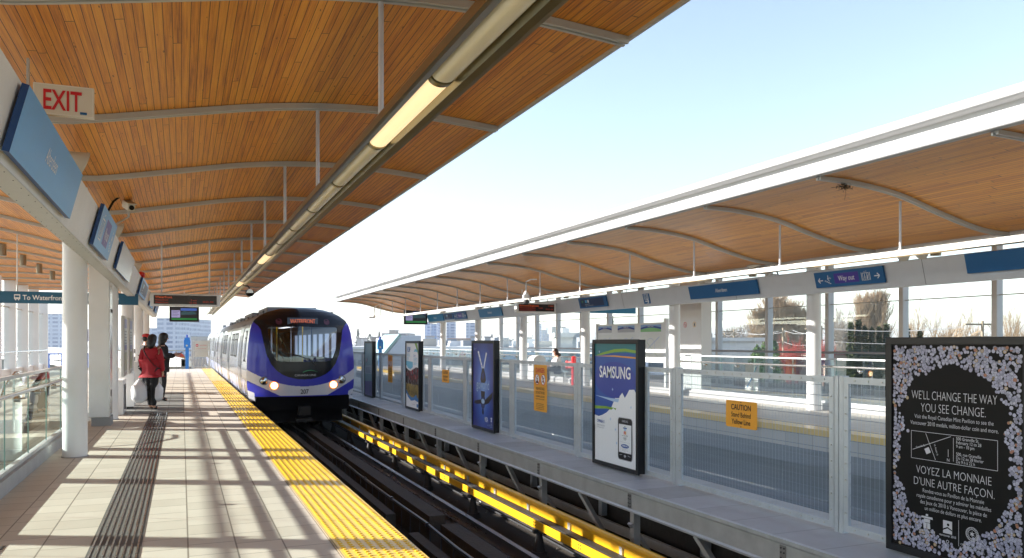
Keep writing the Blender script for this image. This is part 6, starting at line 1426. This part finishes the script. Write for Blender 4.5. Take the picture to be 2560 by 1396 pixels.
# ================================================================== SURROUNDINGS (ground level is about eight metres down)
GZ = -8.0
mb = MB(); mb.box(-3500, -1500, GZ-.5, 3500, 4500, GZ)
struct('ground', mb, mat('winter ground', (0.16, 0.16, 0.12), .95, var=.35, vscale=.05))
mb = MB(); mb.box(28, -200, GZ+.004, 40, 700, GZ+.02); mb.box(-200, 52, GZ+.004, 27.9, 66, GZ+.02); struct('road', mb, mat('asphalt', (0.06, 0.062, 0.066), .9, var=.2, vscale=.4))
mb = MB(); mb.box(18.9, -30, GZ+.004, 27.9, 50, GZ+.02); struct('lot', mb, mat('pale lot concrete', (0.33, 0.31, 0.27), .9, var=.2, vscale=.6))
mb = MB()
for k in range(26): mb.box(19.5, -10+k*2.6, GZ+.021, 24.5, -9.9+k*2.6, GZ+.025)
for k in range(60): mb.box(33.9, -60+k*8, GZ+.021, 34.05, -56.5+k*8, GZ+.025)
struct('road_markings', mb, SIGNWHITE)

def building(u0, u1, Z, ztop, depth, label, wall, roofc=None, floors=None, band=None, units=0, seed=1, cat='building', slope=0):
    (xa, ya), (xb, yb2) = at(u0, Z), at(u1, Z)
    a = Vector((xa, ya, GZ)); b = Vector((xb, yb2, GZ)); fw = Vector((S_, C_, 0))*depth
    t = thing('building', (a+b)/2, label, cat)
    up = Vector((0, 0, ztop-GZ))
    mb = MB(); c = [a, b, b+fw, a+fw]; d = [q+up for q in c]
    for i in range(4): j = (i+1) % 4; mb.face([c[i], c[j], d[j], d[i]])
    mb.build('wall', wall, t)
    mb = MB(); e = .25; ra, rb = a-(b-a).normalized()*e, b+(b-a).normalized()*e; f0 = -fw.normalized()*e
    c = [ra+f0+up, rb+f0+up, rb+fw-f0+up, ra+fw-f0+up]; d = [q+Vector((0,0,.35)) for q in c]
    for i in range(4): j = (i+1) % 4; mb.face([c[i], c[j], d[j], d[i]])
    mb.face(d); mb.build('roof', roofc or mat('pale flat roof', (0.62, 0.62, 0.60), .8, var=.1, vscale=.2), t)
    if band:
        r_ = (b-a).normalized(); L = (b-a).length; n_ = max(1, int(L/band[2])); 
        for z0, z1 in band[0]:
            for k in range(n_):
                p0 = a+r_*(L*(k+.12)/n_)-fw.normalized()*.06; p1 = a+r_*(L*(k+.88)/n_)-fw.normalized()*.06
                mb = MB(); mb.face([p0+Vector((0,0,z0-GZ)), p1+Vector((0,0,z0-GZ)), p1+Vector((0,0,z1-GZ)), p0+Vector((0,0,z1-GZ))]); mb.build('window', band[1], t)
    rnd = random.Random(seed)
    for k in range(units):
        q = a+(b-a)*rnd.uniform(.06, .94)+fw*rnd.uniform(.05, .7)+up; s = rnd.uniform(.6, 1.5)*Z/140
        mb = MB(); mb.box(q.x-s, q.y-s*.7, q.z+.3, q.x+s, q.y+s*.7, q.z+.35+s*rnd.uniform(.8, 1.3)); mb.build('roof_unit', mat('roof unit %d' % (k % 3), ((0.55, 0.56, 0.58), (0.20, 0.22, 0.25), (0.35, 0.33, 0.30))[k % 3], .6), t)
    return t
WW = mat('white warehouse wall', (0.62, 0.62, 0.60), .7, var=.06, vscale=.3); WD = mat('far window dark', (0.07, 0.09, 0.12), .2)
BW = mat('pale blue warehouse wall', (0.38, 0.45, 0.58), .7)
building(840, 1178, 110, .6, 60, 'long white warehouse with rooftop units seen behind the mesh fence beside the train', WW, None, None, ([(-1.6, -.9)], WD, 1.4), 14, 3)
building(1120, 1190, 260, 2.6, 40, 'low building with a dull pink sloped roof beyond the warehouses', mat('beige wall', (0.4, 0.36, 0.32), .8), mat('dull pink roof', (0.36, 0.24, 0.20), .8))
building(1190, 1420, 95, .55, 50, 'white warehouse seen between the far platform columns left of the seated woman', BW, None, None, ([(-1.4, -.6)], WD, 2.2), 8, 5)
building(1430, 1700, 85, .50, 45, 'pale blue warehouse seen behind the white map board', BW, None, None, ([(-1.2, -.6)], WD, 3), 5, 6)
building(1775, 1905, 75, 1.62, 40, 'bright white windowless building right of the lift pillar', WW, None, None, None, 5, 8)
building(1394, 1441, 60, 1.9, 8, 'plain white rooftop block behind the seated woman', WW, None, None, None, 2, 9)
building(2082, 2122, 70, .4, 12, 'small pink house beside the dark conifers', mat('pink stucco', (0.52, 0.36, 0.30), .8), mat('red brown roof', (0.20, 0.05, 0.05), .8), None, ([(-2.2, -1.0)], WD, 1.4))
building(955, 1020, 420, 6.2, 30, 'mid distance office block left of the black far screen', facade_mat('office facade', (0.42, 0.38, 0.38), (0.12, 0.13, 0.17), 3.2, 5))
building(973, 989, 400, 7.6, 10, 'small stair tower of the mid distance office block', mat('beige wall', (0,0,0)))
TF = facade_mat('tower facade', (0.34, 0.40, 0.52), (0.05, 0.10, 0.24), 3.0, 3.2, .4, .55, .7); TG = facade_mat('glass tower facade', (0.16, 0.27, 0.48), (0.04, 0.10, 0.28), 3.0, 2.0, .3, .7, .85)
for i, (u0, u1, vt, Z, m_, lb) in enumerate(((1062, 1075, 806, 800, TF, 'pale apartment tower just right of the black far screen'), (1078, 1091, 811, 780, TG, 'blue glass tower, second right of the black far screen'), (1092, 1101, 806, 850, TF, 'slim pale tower beside the blue glass one'), (1116, 1137, 806, 820, TF, 'broad apartment tower between the first far platform columns'), (1165, 1187, 808, 760, TF, 'balconied apartment tower left of the skier poster top'), (1300, 1309, 814, 900, TF, 'slender distant tower seen right of the far dot matrix display'), (1342, 1354, 810, 800, TG, 'tall blue tower above the danger plate'), (1355, 1366, 826, 810, TG, 'low stepped blue tower beside the tall one'), (1367, 1373, 820, 815, TG, 'narrow stepped blue tower, highest of the stepped pair'),
      (392, 440, 797, 520, TF, 'wide hazy apartment block seen over the waiting people'), (440, 470, 806, 560, TF, 'hazy apartment block left of the end gate'), (470, 500, 800, 600, TF, 'hazy apartment block directly above the end gate'), (366, 394, 822, 560, TF, 'lower hazy block at the left of the group over the people'), (112, 150, 786, 600, TF, 'hazy tower left of the big white column'), (478, 492, 842, 350, mat('beige wall', (0,0,0)), 'small beige block low above the end gate'))):
    building(u0, u1, Z, 1.5+(857-vt)/1991*Z, 22, lb, m_, mat('tower roof', (0.3, 0.33, 0.4), .7), cat='tower')

# blue roofed canopy left of the near pillar, and the railings' blue frame
t = thing('blue_pavilion', (-9, 60, GZ), 'blue roofed pavilion seen between the big column and square pillar', 'pavilion')
(xa, ya) = at(130, 62)
mb = MB(); mb.box(xa, ya, GZ, xa+3.3, ya+3, -.9); mb.build('wall', mat('pavilion blue wall', (0.03, 0.13, 0.45), .6), t)
mb = MB(); mb.add([(xa+1.6, ya, 2.1), (xa+3.8, ya, 3.2), (xa+3.8, ya+4, 3.2), (xa+1.6, ya+4, 2.1), (xa+1.6, ya, 1.6), (xa+3.8, ya, 1.6), (xa+3.8, ya+4, 1.6), (xa+1.6, ya+4, 1.6)], [(0,1,2,3), (4,5,1,0), (5,6,2,1), (6,7,3,2), (7,4,0,3), (4,7,6,5)]); mb.build('roof', mat('pavilion roof', (0.01, 0.035, 0.20), .5), t)
for k in range(5):
    mb = MB(); mb.bar((xa-.2+.9*k, ya-.1, .6), (xa-.2+.9*k, ya-.1, -2.4), .12, .12); mb.build('frame_post', mat('pavilion frame', (0.04, 0.18, 0.6), .5), t)
mb = MB(); mb.bar((xa-.6, ya-.1, .62), (xa+3.8, ya-.1, .62), .12, .12); mb.bar((xa-.6, ya-.12, -.6), (xa+3.8, ya-.12, -1.3), .12, .12); mb.build('frame_rail', mat('pavilion frame', (0,0,0)), t)

# guideway beyond the platform end
mb = MB(); cl = [(.2, 50.5), (-.6, 62), (-3, 80), (-8, 110), (-18, 150), (-34, 200)]
t = thing('guideway', (-5, 100, GZ), 'pale concrete guideway curving away beyond the near platform end', 'viaduct')
for (x0, y0), (x1, y1) in zip(cl[:-1], cl[1:]):
    for dz0, dz1, o_ in ((-1.2, .55, 0), (-1.0, .75, -3.2)):
        mb.add([(x0+o_, y0, dz0), (x1+o_, y1, dz0), (x1+o_, y1, dz1), (x0+o_, y0, dz1), (x0+o_-.25, y0, dz0), (x1+o_-.25, y1, dz0), (x1+o_-.25, y1, dz1), (x0+o_-.25, y0, dz1)], [(0,1,2,3), (7,6,5,4), (3,2,6,7), (0,4,5,1)])
mb.build('parapet', mat('pale guideway concrete', (0.55, 0.55, 0.53), .8, var=.08, vscale=.3), t)
mb = MB()
for (x0, y0), (x1, y1) in zip(cl[:-1], cl[1:]): mb.add([(x0, y0, -1.2), (x0-3.4, y0, -1.2), (x1-3.4, y1, -1.2), (x1, y1, -1.2), (x0, y0, -1.8), (x0-3.4, y0, -1.8), (x1-3.4, y1, -1.8), (x1, y1, -1.8)], [(0,1,2,3), (4,7,6,5), (0,3,7,4), (1,5,6,2)])
mb.build('deck', mat('pale guideway concrete', (0,0,0)), t)
for x0, y0 in cl[1:]: 
    mb = MB(); mb.cyl((x0-1.7, y0, GZ), (x0-1.7, y0, -1.8), .7, 16); mb.build('pier', CONC, t)
# roadside round sign
sx_, sy_ = at(448.6, 72); zc = 1.5-39.5/1991*72
t = thing('shop_sign', (sx_, sy_, GZ), 'round red roadside sign reading BUDGET in yellow beyond the platform end', 'shop sign')
p = Plane((sx_, sy_, zc), (C_, -S_, 0), (0, 0, 1), (-S_, -C_, 0))
mb = MB(); mb.cyl(p.P(0, 0, -.15), p.P(0, 0, 0), .56, 32); mb.build('disc', [mat('sign rim grey', (0.35, 0.4, 0.45), .5)], t)
mb = MB(); p.disc(mb, 0, 0, .49, 0, .01, 32); p.text(mb, 'BUDGET', 0, -.09, .29, 1, .03, sx=.82, bold=.03); p.text(mb, 'BRAKE & MUFFLER', 0, -.26, .085, 2, .03, bold=.02); p.text(mb, 'AUTO', 0, .2, .12, 2, .03, bold=.02); mb.build('face', [mat('sign red', (0.70, 0.07, 0.02), .5), mat('sign yellow', (0.75, 0.6, 0.03), .5), mat('sign navy', (0.02, 0.03, 0.2), .5)], t)
mb = MB(); mb.cyl((sx_+.05*S_, sy_+.1, GZ), (sx_+.05, sy_+.1, zc-.5), .12, 10); mb.build('pole', DARK, t)
mb = MB(); p.rect(mb, -.42, -1.0, .48, -.66, 0, 0); p.rect(mb, -.35, -.93, .41, -.73, 1, .01); mb.build('lower_panel', [DARK, mat('sign pale', (0.5, 0.52, 0.55), .5)], t)

# ------------------------------------------------------------------ trees
BARK = mat('bare bark', (0.20, 0.15, 0.10), .9, var=.2, vscale=4); TWIG = mat('bare twigs', (0.34, 0.25, 0.16), .9); TWIGG = mat('grey twigs', (0.26, 0.22, 0.18), .9)
def twig_tree(label, u, Z, vtop, spread, kind, seed, twig=TWIG, name='bare_tree', cat='tree', group=None, zb=GZ):
    x, y = at(u, Z); top = 1.5+(857-vtop)/1991*Z; h = top-zb; rnd = random.Random(seed); wpx = spread/1991*Z
    t = thing(name, (x, y, zb), label, cat, group)
    tr, cr = MB(), MB(); base = Vector((x, y, zb))
    def grow(p0, d, L, r, lev, mb_):
        p1 = p0+d*L; r = max(r, Z*(0.00014 if kind == 'poplar' else 0.00017)); mb_.cyl(p0, p1, r, 5 if lev < 2 else 3, r2=r*.68, caps=False)
        if lev >= (5 if kind != 'poplar' else 4): return
        nb = {0: 6, 1: 4, 2: 4, 3: 4, 4: 3}[lev] if kind != 'poplar' else {0: 4, 1: 4, 2: 4, 3: 3}[lev]
        for k in range(nb):
            q = p0+d*L*rnd.uniform(.35, 1.0)
            if kind == 'round': e = Vector((rnd.gauss(0, .48), rnd.gauss(0, .48), rnd.gauss(.12, .25)))
            elif kind == 'shrub': e = Vector((rnd.gauss(0, .35), rnd.gauss(0, .35), .2))
            else: e = Vector((rnd.gauss(0, .16), rnd.gauss(0, .16), .25))
            dd = (d+e).normalized(); grow(q, dd, L*rnd.uniform(.55, .80), r*.52, lev+1, cr)
    if kind == 'round':
        grow(base, Vector((0, 0, 1)), h*.30, h*.022, 0, tr)
        for k in range(9): a = k*.698+rnd.random()*.6; grow(base+Vector((0, 0, h*.26)), Vector((math.cos(a)*.7, math.sin(a)*.7, .9)).normalized(), h*.28, h*.013, 1, cr)
    elif kind == 'poplar':
        tr.cyl(base, base+Vector((0, 0, h*.97)), h*.014, 6, r2=h*.002, caps=False)
        for k in range(80):
            f_ = rnd.uniform(.08, .93); a = rnd.uniform(0, 6.28); d = Vector((math.cos(a)*.24, math.sin(a)*.24, 1)).normalized(); grow(base+Vector((0, 0, h*f_)), d, min(h*.20, h*(1.0-f_)*.60+.3), h*.0035, 1, cr)
    else:
        for k in range(15):
            a = rnd.uniform(0, 6.28); rr = rnd.uniform(0, wpx*.5); d = Vector((math.cos(a)*.35, math.sin(a)*.35, 1)).normalized(); grow(base+Vector((math.cos(a)*rr, math.sin(a)*rr, h*.25)), d, h*.34, h*.006, 1, cr)
        tr.cyl(base, base+Vector((0, 0, h*.5)), h*.02, 6, caps=False)
    # fit the crown width
    xs = sorted(v.x for v in cr.v); wd = xs[int(len(xs)*.992)]-xs[int(len(xs)*.008)]; f_ = wpx/wd
    for v in cr.v: v.x = x+(v.x-x)*f_; v.y = y+(v.y-y)*f_
    zl = sorted(v.z for v in cr.v); zm = zl[int(len(zl)*.995)]; g = h/(zm-zb)
    for v in cr.v: v.z = zb+(v.z-zb)*g
    tr.build('trunk', BARK, t); cr.build('crown', twig, t); return t
twig_tree('leafless poplar, left one of the tall clump seen through the window wall', 1897, 150, 772, 56, 'poplar', 1)
twig_tree('tallest leafless poplar in the clump right of the white building', 1934, 150, 736, 72, 'poplar', 2)
twig_tree('leafless poplar right in the clump, broad and slightly lower', 1965, 155, 750, 70, 'poplar', 3)
twig_tree('leafless poplar at the right end of the clump beside the second column', 2003, 150, 770, 60, 'poplar', 4)
twig_tree('slim leafless poplar rising behind the dark conifers', 2158, 140, 735, 46, 'poplar', 5)
twig_tree('tall leafless poplar right of its slim neighbour behind the dark conifers', 2195, 140, 724, 66, 'poplar', 6)
twig_tree('round grey leafless tree left of the tall poplars', 1850, 210, 810, 90, 'round', 7, TWIGG)
twig_tree('round leafless tree between the pink house and poplars', 2110, 170, 775, 90, 'round', 8, TWIGG)
twig_tree('wide fan shaped leafless tree above the coin poster', 2338, 75, 765, 160, 'round', 9)
twig_tree('leafless tree at the right picture edge above the coin poster', 2545, 80, 772, 120, 'round', 10)
twig_tree('small leafless tree beside the utility pole above the coin poster', 2430, 120, 812, 80, 'round', 13)
twig_tree('small leafless tree seen beside the map board post', 1668, 190, 815, 40, 'round', 14, TWIGG)
REDT = mat('red osier twigs', (0.42, 0.07, 0.05), .9)
twig_tree('red stemmed shrub between the poplars and the column', 1980, 62, 848, 60, 'shrub', 11, REDT, 'shrub', 'shrub', zb=-4)
twig_tree('red stemmed shrub left of the pink house', 2062, 62, 850, 50, 'shrub', 12, REDT, 'shrub', 'shrub', zb=-4)
def leafy(label, u, Z, vtop, vbot, wpx, kind, seed, col, n_=2600, name='conifer'):
    x, y = at(u, Z); top = 1.5+(857-vtop)/1991*Z; zb = GZ if name != 'shrub' else -3.5; h = top-zb; w_ = wpx/1991*Z/2; rnd = random.Random(seed)
    t = thing(name, (x, y, zb), label, 'shrub' if name == 'shrub' else 'tree')
    mb = MB(); mb.cyl((x, y, zb), (x, y, zb+h*.9), h*.018, 6, r2=h*.004, caps=False); mb.build('trunk', BARK, t)
    mb = MB(); lf = max(.10, h*.028); lobes = [(rnd.uniform(0, 6.28), rnd.uniform(.2, .95), rnd.uniform(.75, 1.15)) for _ in range(14)]
    for k in range(n_):
        f_ = rnd.random()**.8; a = rnd.uniform(0, 6.28)
        if kind == 'cone': rr = w_*(1-f_)**.75*(.85+.25*math.sin(a*3+seed)+.18*math.sin(f_*46+a))
        else: rr = w_*math.sin(min(1, f_*1.02)*math.pi)**.5*(.8+.25*math.sin(a*3+f_*6+seed))
        q = rnd.random()**.35; z = zb+h*(.04+.95*f_); c = Vector((x+rr*q*math.cos(a), y+rr*q*math.sin(a), z))
        if kind == 'cone': c.z -= q*rr*.35
        d1 = Vector((rnd.gauss(0,1), rnd.gauss(0,1), rnd.gauss(0,.6))).normalized()*lf; d2 = Vector((rnd.gauss(0,1), rnd.gauss(0,1), rnd.gauss(-.3,.8))).normalized()*lf
        mb.face([c-d1*.5, c+d1*.5, c+d2])
    mb.build('crown', mat('foliage %s %d' % (kind, seed), col, .8, var=.5, vscale=1.2), t)
for k, (u, vt, w_) in enumerate(((2128, 806, 46), (2146, 798, 34), (2163, 816, 34), (2180, 820, 36), (2198, 818, 36), (2216, 810, 44))):
    leafy(['dark conifer, leftmost of the row and full to the ground', 'tallest conifer of the row left of the coin poster', 'third conifer in the row left of the coin poster', 'fourth conifer in the row left of the coin poster', 'fifth conifer in the row left of the coin poster', 'last conifer of the row, meeting the coin poster edge'][k], u, 66, vt, 890, w_, 'cone', 20+k, ((0.060, 0.075, 0.022), (0.045, 0.06, 0.022))[k % 2])
leafy('dark green conifer left behind the window post above the coin poster', 2268, 66, 820, 890, 46, 'cone', 31, (0.03, 0.05, 0.03))
leafy('small yellowish conifer in front of the wide bare tree', 2300, 66, 826, 890, 36, 'cone', 32, (0.09, 0.095, 0.03))
leafy('pointed conifer top showing above the white map board', 1528, 120, 790, 860, 60, 'cone', 33, (0.05, 0.07, 0.03))
leafy('big rounded green shrub right of the white building', 1925, 58, 841, 890, 74, 'ball', 34, (0.07, 0.14, 0.03), 3600, 'shrub')
leafy('lower rounded green shrub spilling left of the big one', 1893, 56, 862, 900, 56, 'ball', 35, (0.08, 0.15, 0.03), 2600, 'shrub')
for k, (u, vt, w_) in enumerate(((895, 822, 30), (925, 834, 32), (948, 829, 24), (1655, 846, 60), (1012, 842, 30), (1230, 835, 18), (1245, 842, 14))):
    leafy(['dark conifer just right of the train roof in the distance', 'low distant tree left of the blue far pillar', 'distant conifer right of the blue far pillar', 'low far tree right of the map board', 'low distant tree left of the far screen column', 'dark distant tree between the middle far columns', 'small dark distant tree beside its larger neighbour between the columns'][k], u, 330, vt, 860, w_, 'cone' if k != 1 else 'ball', 40+k, (0.04, 0.06, 0.045), 900, 'tree')
# hedge of shrubs below the far platform windows
rnd = random.Random(17); mb = MB()
for k in range(9000):
    y = rnd.uniform(-6, 95); x = 44+rnd.gauss(0, 4.2)+y*.05; z = GZ+abs(rnd.gauss(0, 2.0))*(1+.3*math.sin(y*.5)); c = Vector((x, y, z)); s = rnd.uniform(.15, .45)
    d1 = Vector((rnd.gauss(0,1), rnd.gauss(0,1), rnd.gauss(0,1))).normalized()*s; d2 = Vector((rnd.gauss(0,1), rnd.gauss(0,1), rnd.gauss(0,1))).normalized()*s; mb.face([c-d1*.5, c+d1*.5, c+d2])
o = mb.build('undergrowth', mat('winter undergrowth', (0.10, 0.105, 0.045), .9, var=.5, vscale=.8), org=(44, 20, GZ)); tag(o, 'rough winter undergrowth along the road beyond the far platform', 'undergrowth', kind='stuff')
rnd = random.Random(23); mb = MB()
for k in range(16000):
    u = rnd.uniform(820, 2700); Z = rnd.uniform(480, 620); x, y = at(u, Z); z = GZ+abs(rnd.gauss(0, 3.4))*(1+.35*math.sin(u*.03)+.25*math.sin(u*.11)); c = Vector((x, y, z)); s = rnd.uniform(1.0, 2.4)
    d1 = Vector((rnd.gauss(0,1), rnd.gauss(0,1), rnd.gauss(0,1))).normalized()*s; d2 = Vector((rnd.gauss(0,1), rnd.gauss(0,1), rnd.gauss(0,1))).normalized()*s; mb.face([c-d1*.5, c+d1*.5, c+d2])
o = mb.build('treeline', mat('distant woods', (0.08, 0.085, 0.07), .9, var=.4, vscale=.02), org=(400, 400, GZ)); tag(o, 'low far off treeline along the horizon', 'treeline', kind='stuff')
# distant houses and roofs scattered before the treeline
rnd = random.Random(31)
for k in range(16):
    u = 900+k*34+rnd.uniform(-8, 8)
    building(u, u+rnd.uniform(9, 22), 300+rnd.uniform(-60, 90), rnd.uniform(1.2, 3.8), 12, 'one of the small pale distant buildings along the skyline between train and map board', mat('distant wall %d' % (k % 3), ((0.45, 0.44, 0.44), (0.30, 0.26, 0.24), (0.38, 0.42, 0.50))[k % 3], .8), mat('distant roof', (0.32, 0.30, 0.30), .8))['group'] = 'small distant buildings on the skyline'
# utility poles
def pole(u, Z, vtop, label, trans=False):
    x, y = at(u, Z); top = 1.5+(857-vtop)/1991*Z; t = thing('utility_pole', (x, y, GZ), label, 'utility pole')
    mb = MB(); mb.cyl((x, y, GZ), (x, y, top), .15, 10, r2=.10); mb.build('pole', mat('pole wood', (0.30, 0.24, 0.17), .9), t)
    mb = MB(); L = 1.3
    for dz in (.25, 1.2): mb.bar((x-L*C_, y+L*S_, top-dz), (x+L*C_, y-L*S_, top-dz), .1, .12)
    mb.build('crossarm', mat('pole wood', (0,0,0)), t)
    if trans:
        for k in (-.45, .45):
            mb = MB(); mb.cyl((x+k*C_, y-k*S_, top-3.4), (x+k*C_, y-k*S_, top-2.4), .3, 14); mb.build('transformer', mat('transformer grey', (0.6, 0.6, 0.6), .5), t)
    return Vector((x, y, top-.2))
pA = pole(1835, 95, 824, 'utility pole left of the green shrub beyond the white building'); pB = pole(1958, 70, 820, 'utility pole with two pale transformers in front of the poplars', True); pC = pole(2053, 66, 815, 'utility pole just right of the second far column'); pD = pole(2456, 60, 803, 'weathered utility pole with crossarm above the coin poster')
pE = pole(1812, 100, 832, 'thin leaning utility pole farthest left in the window view')
mb = MB()
for a, b in ((pE, pA), (pA, pB), (pB, pC), (pC, pD)):
    for off in (Vector((0,0,0)), Vector((.8*C_, -.8*S_, 0)), Vector((0, 0, -1.0))):
        pts = []
        for k in range(11): f_ = k/10; q = a.lerp(b, f_)+off; q.z -= 1.6*f_*(1-f_); pts.append(q)
        mb.tube(pts, .022, 3)
o = mb.build('power_lines', mat('wire grey', (0.25, 0.25, 0.25), .6), org=pB); tag(o, 'thin sagging power lines strung between the utility poles', 'power lines')

# ================================================================== HAZE
hz = bpy.data.materials.new('haze'); hz.use_nodes = True; nt_ = hz.node_tree; nt_.nodes.remove(nt_.nodes['Principled BSDF'])
v_ = nt_.nodes.new('ShaderNodeVolumePrincipled'); v_.inputs['Color'].default_value = (0.86, 0.92, 1, 1); v_.inputs['Density'].default_value = 0.00028; v_.inputs['Anisotropy'].default_value = 0.3
nt_.links.new(v_.outputs[0], nt_.nodes['Material Output'].inputs['Volume'])
mb = MB(); mb.box(-3600, -1600, GZ-2, 3600, 4600, 60)
o = mb.build('haze', hz, org=(0, 0, GZ)); tag(o, kind='stuff')
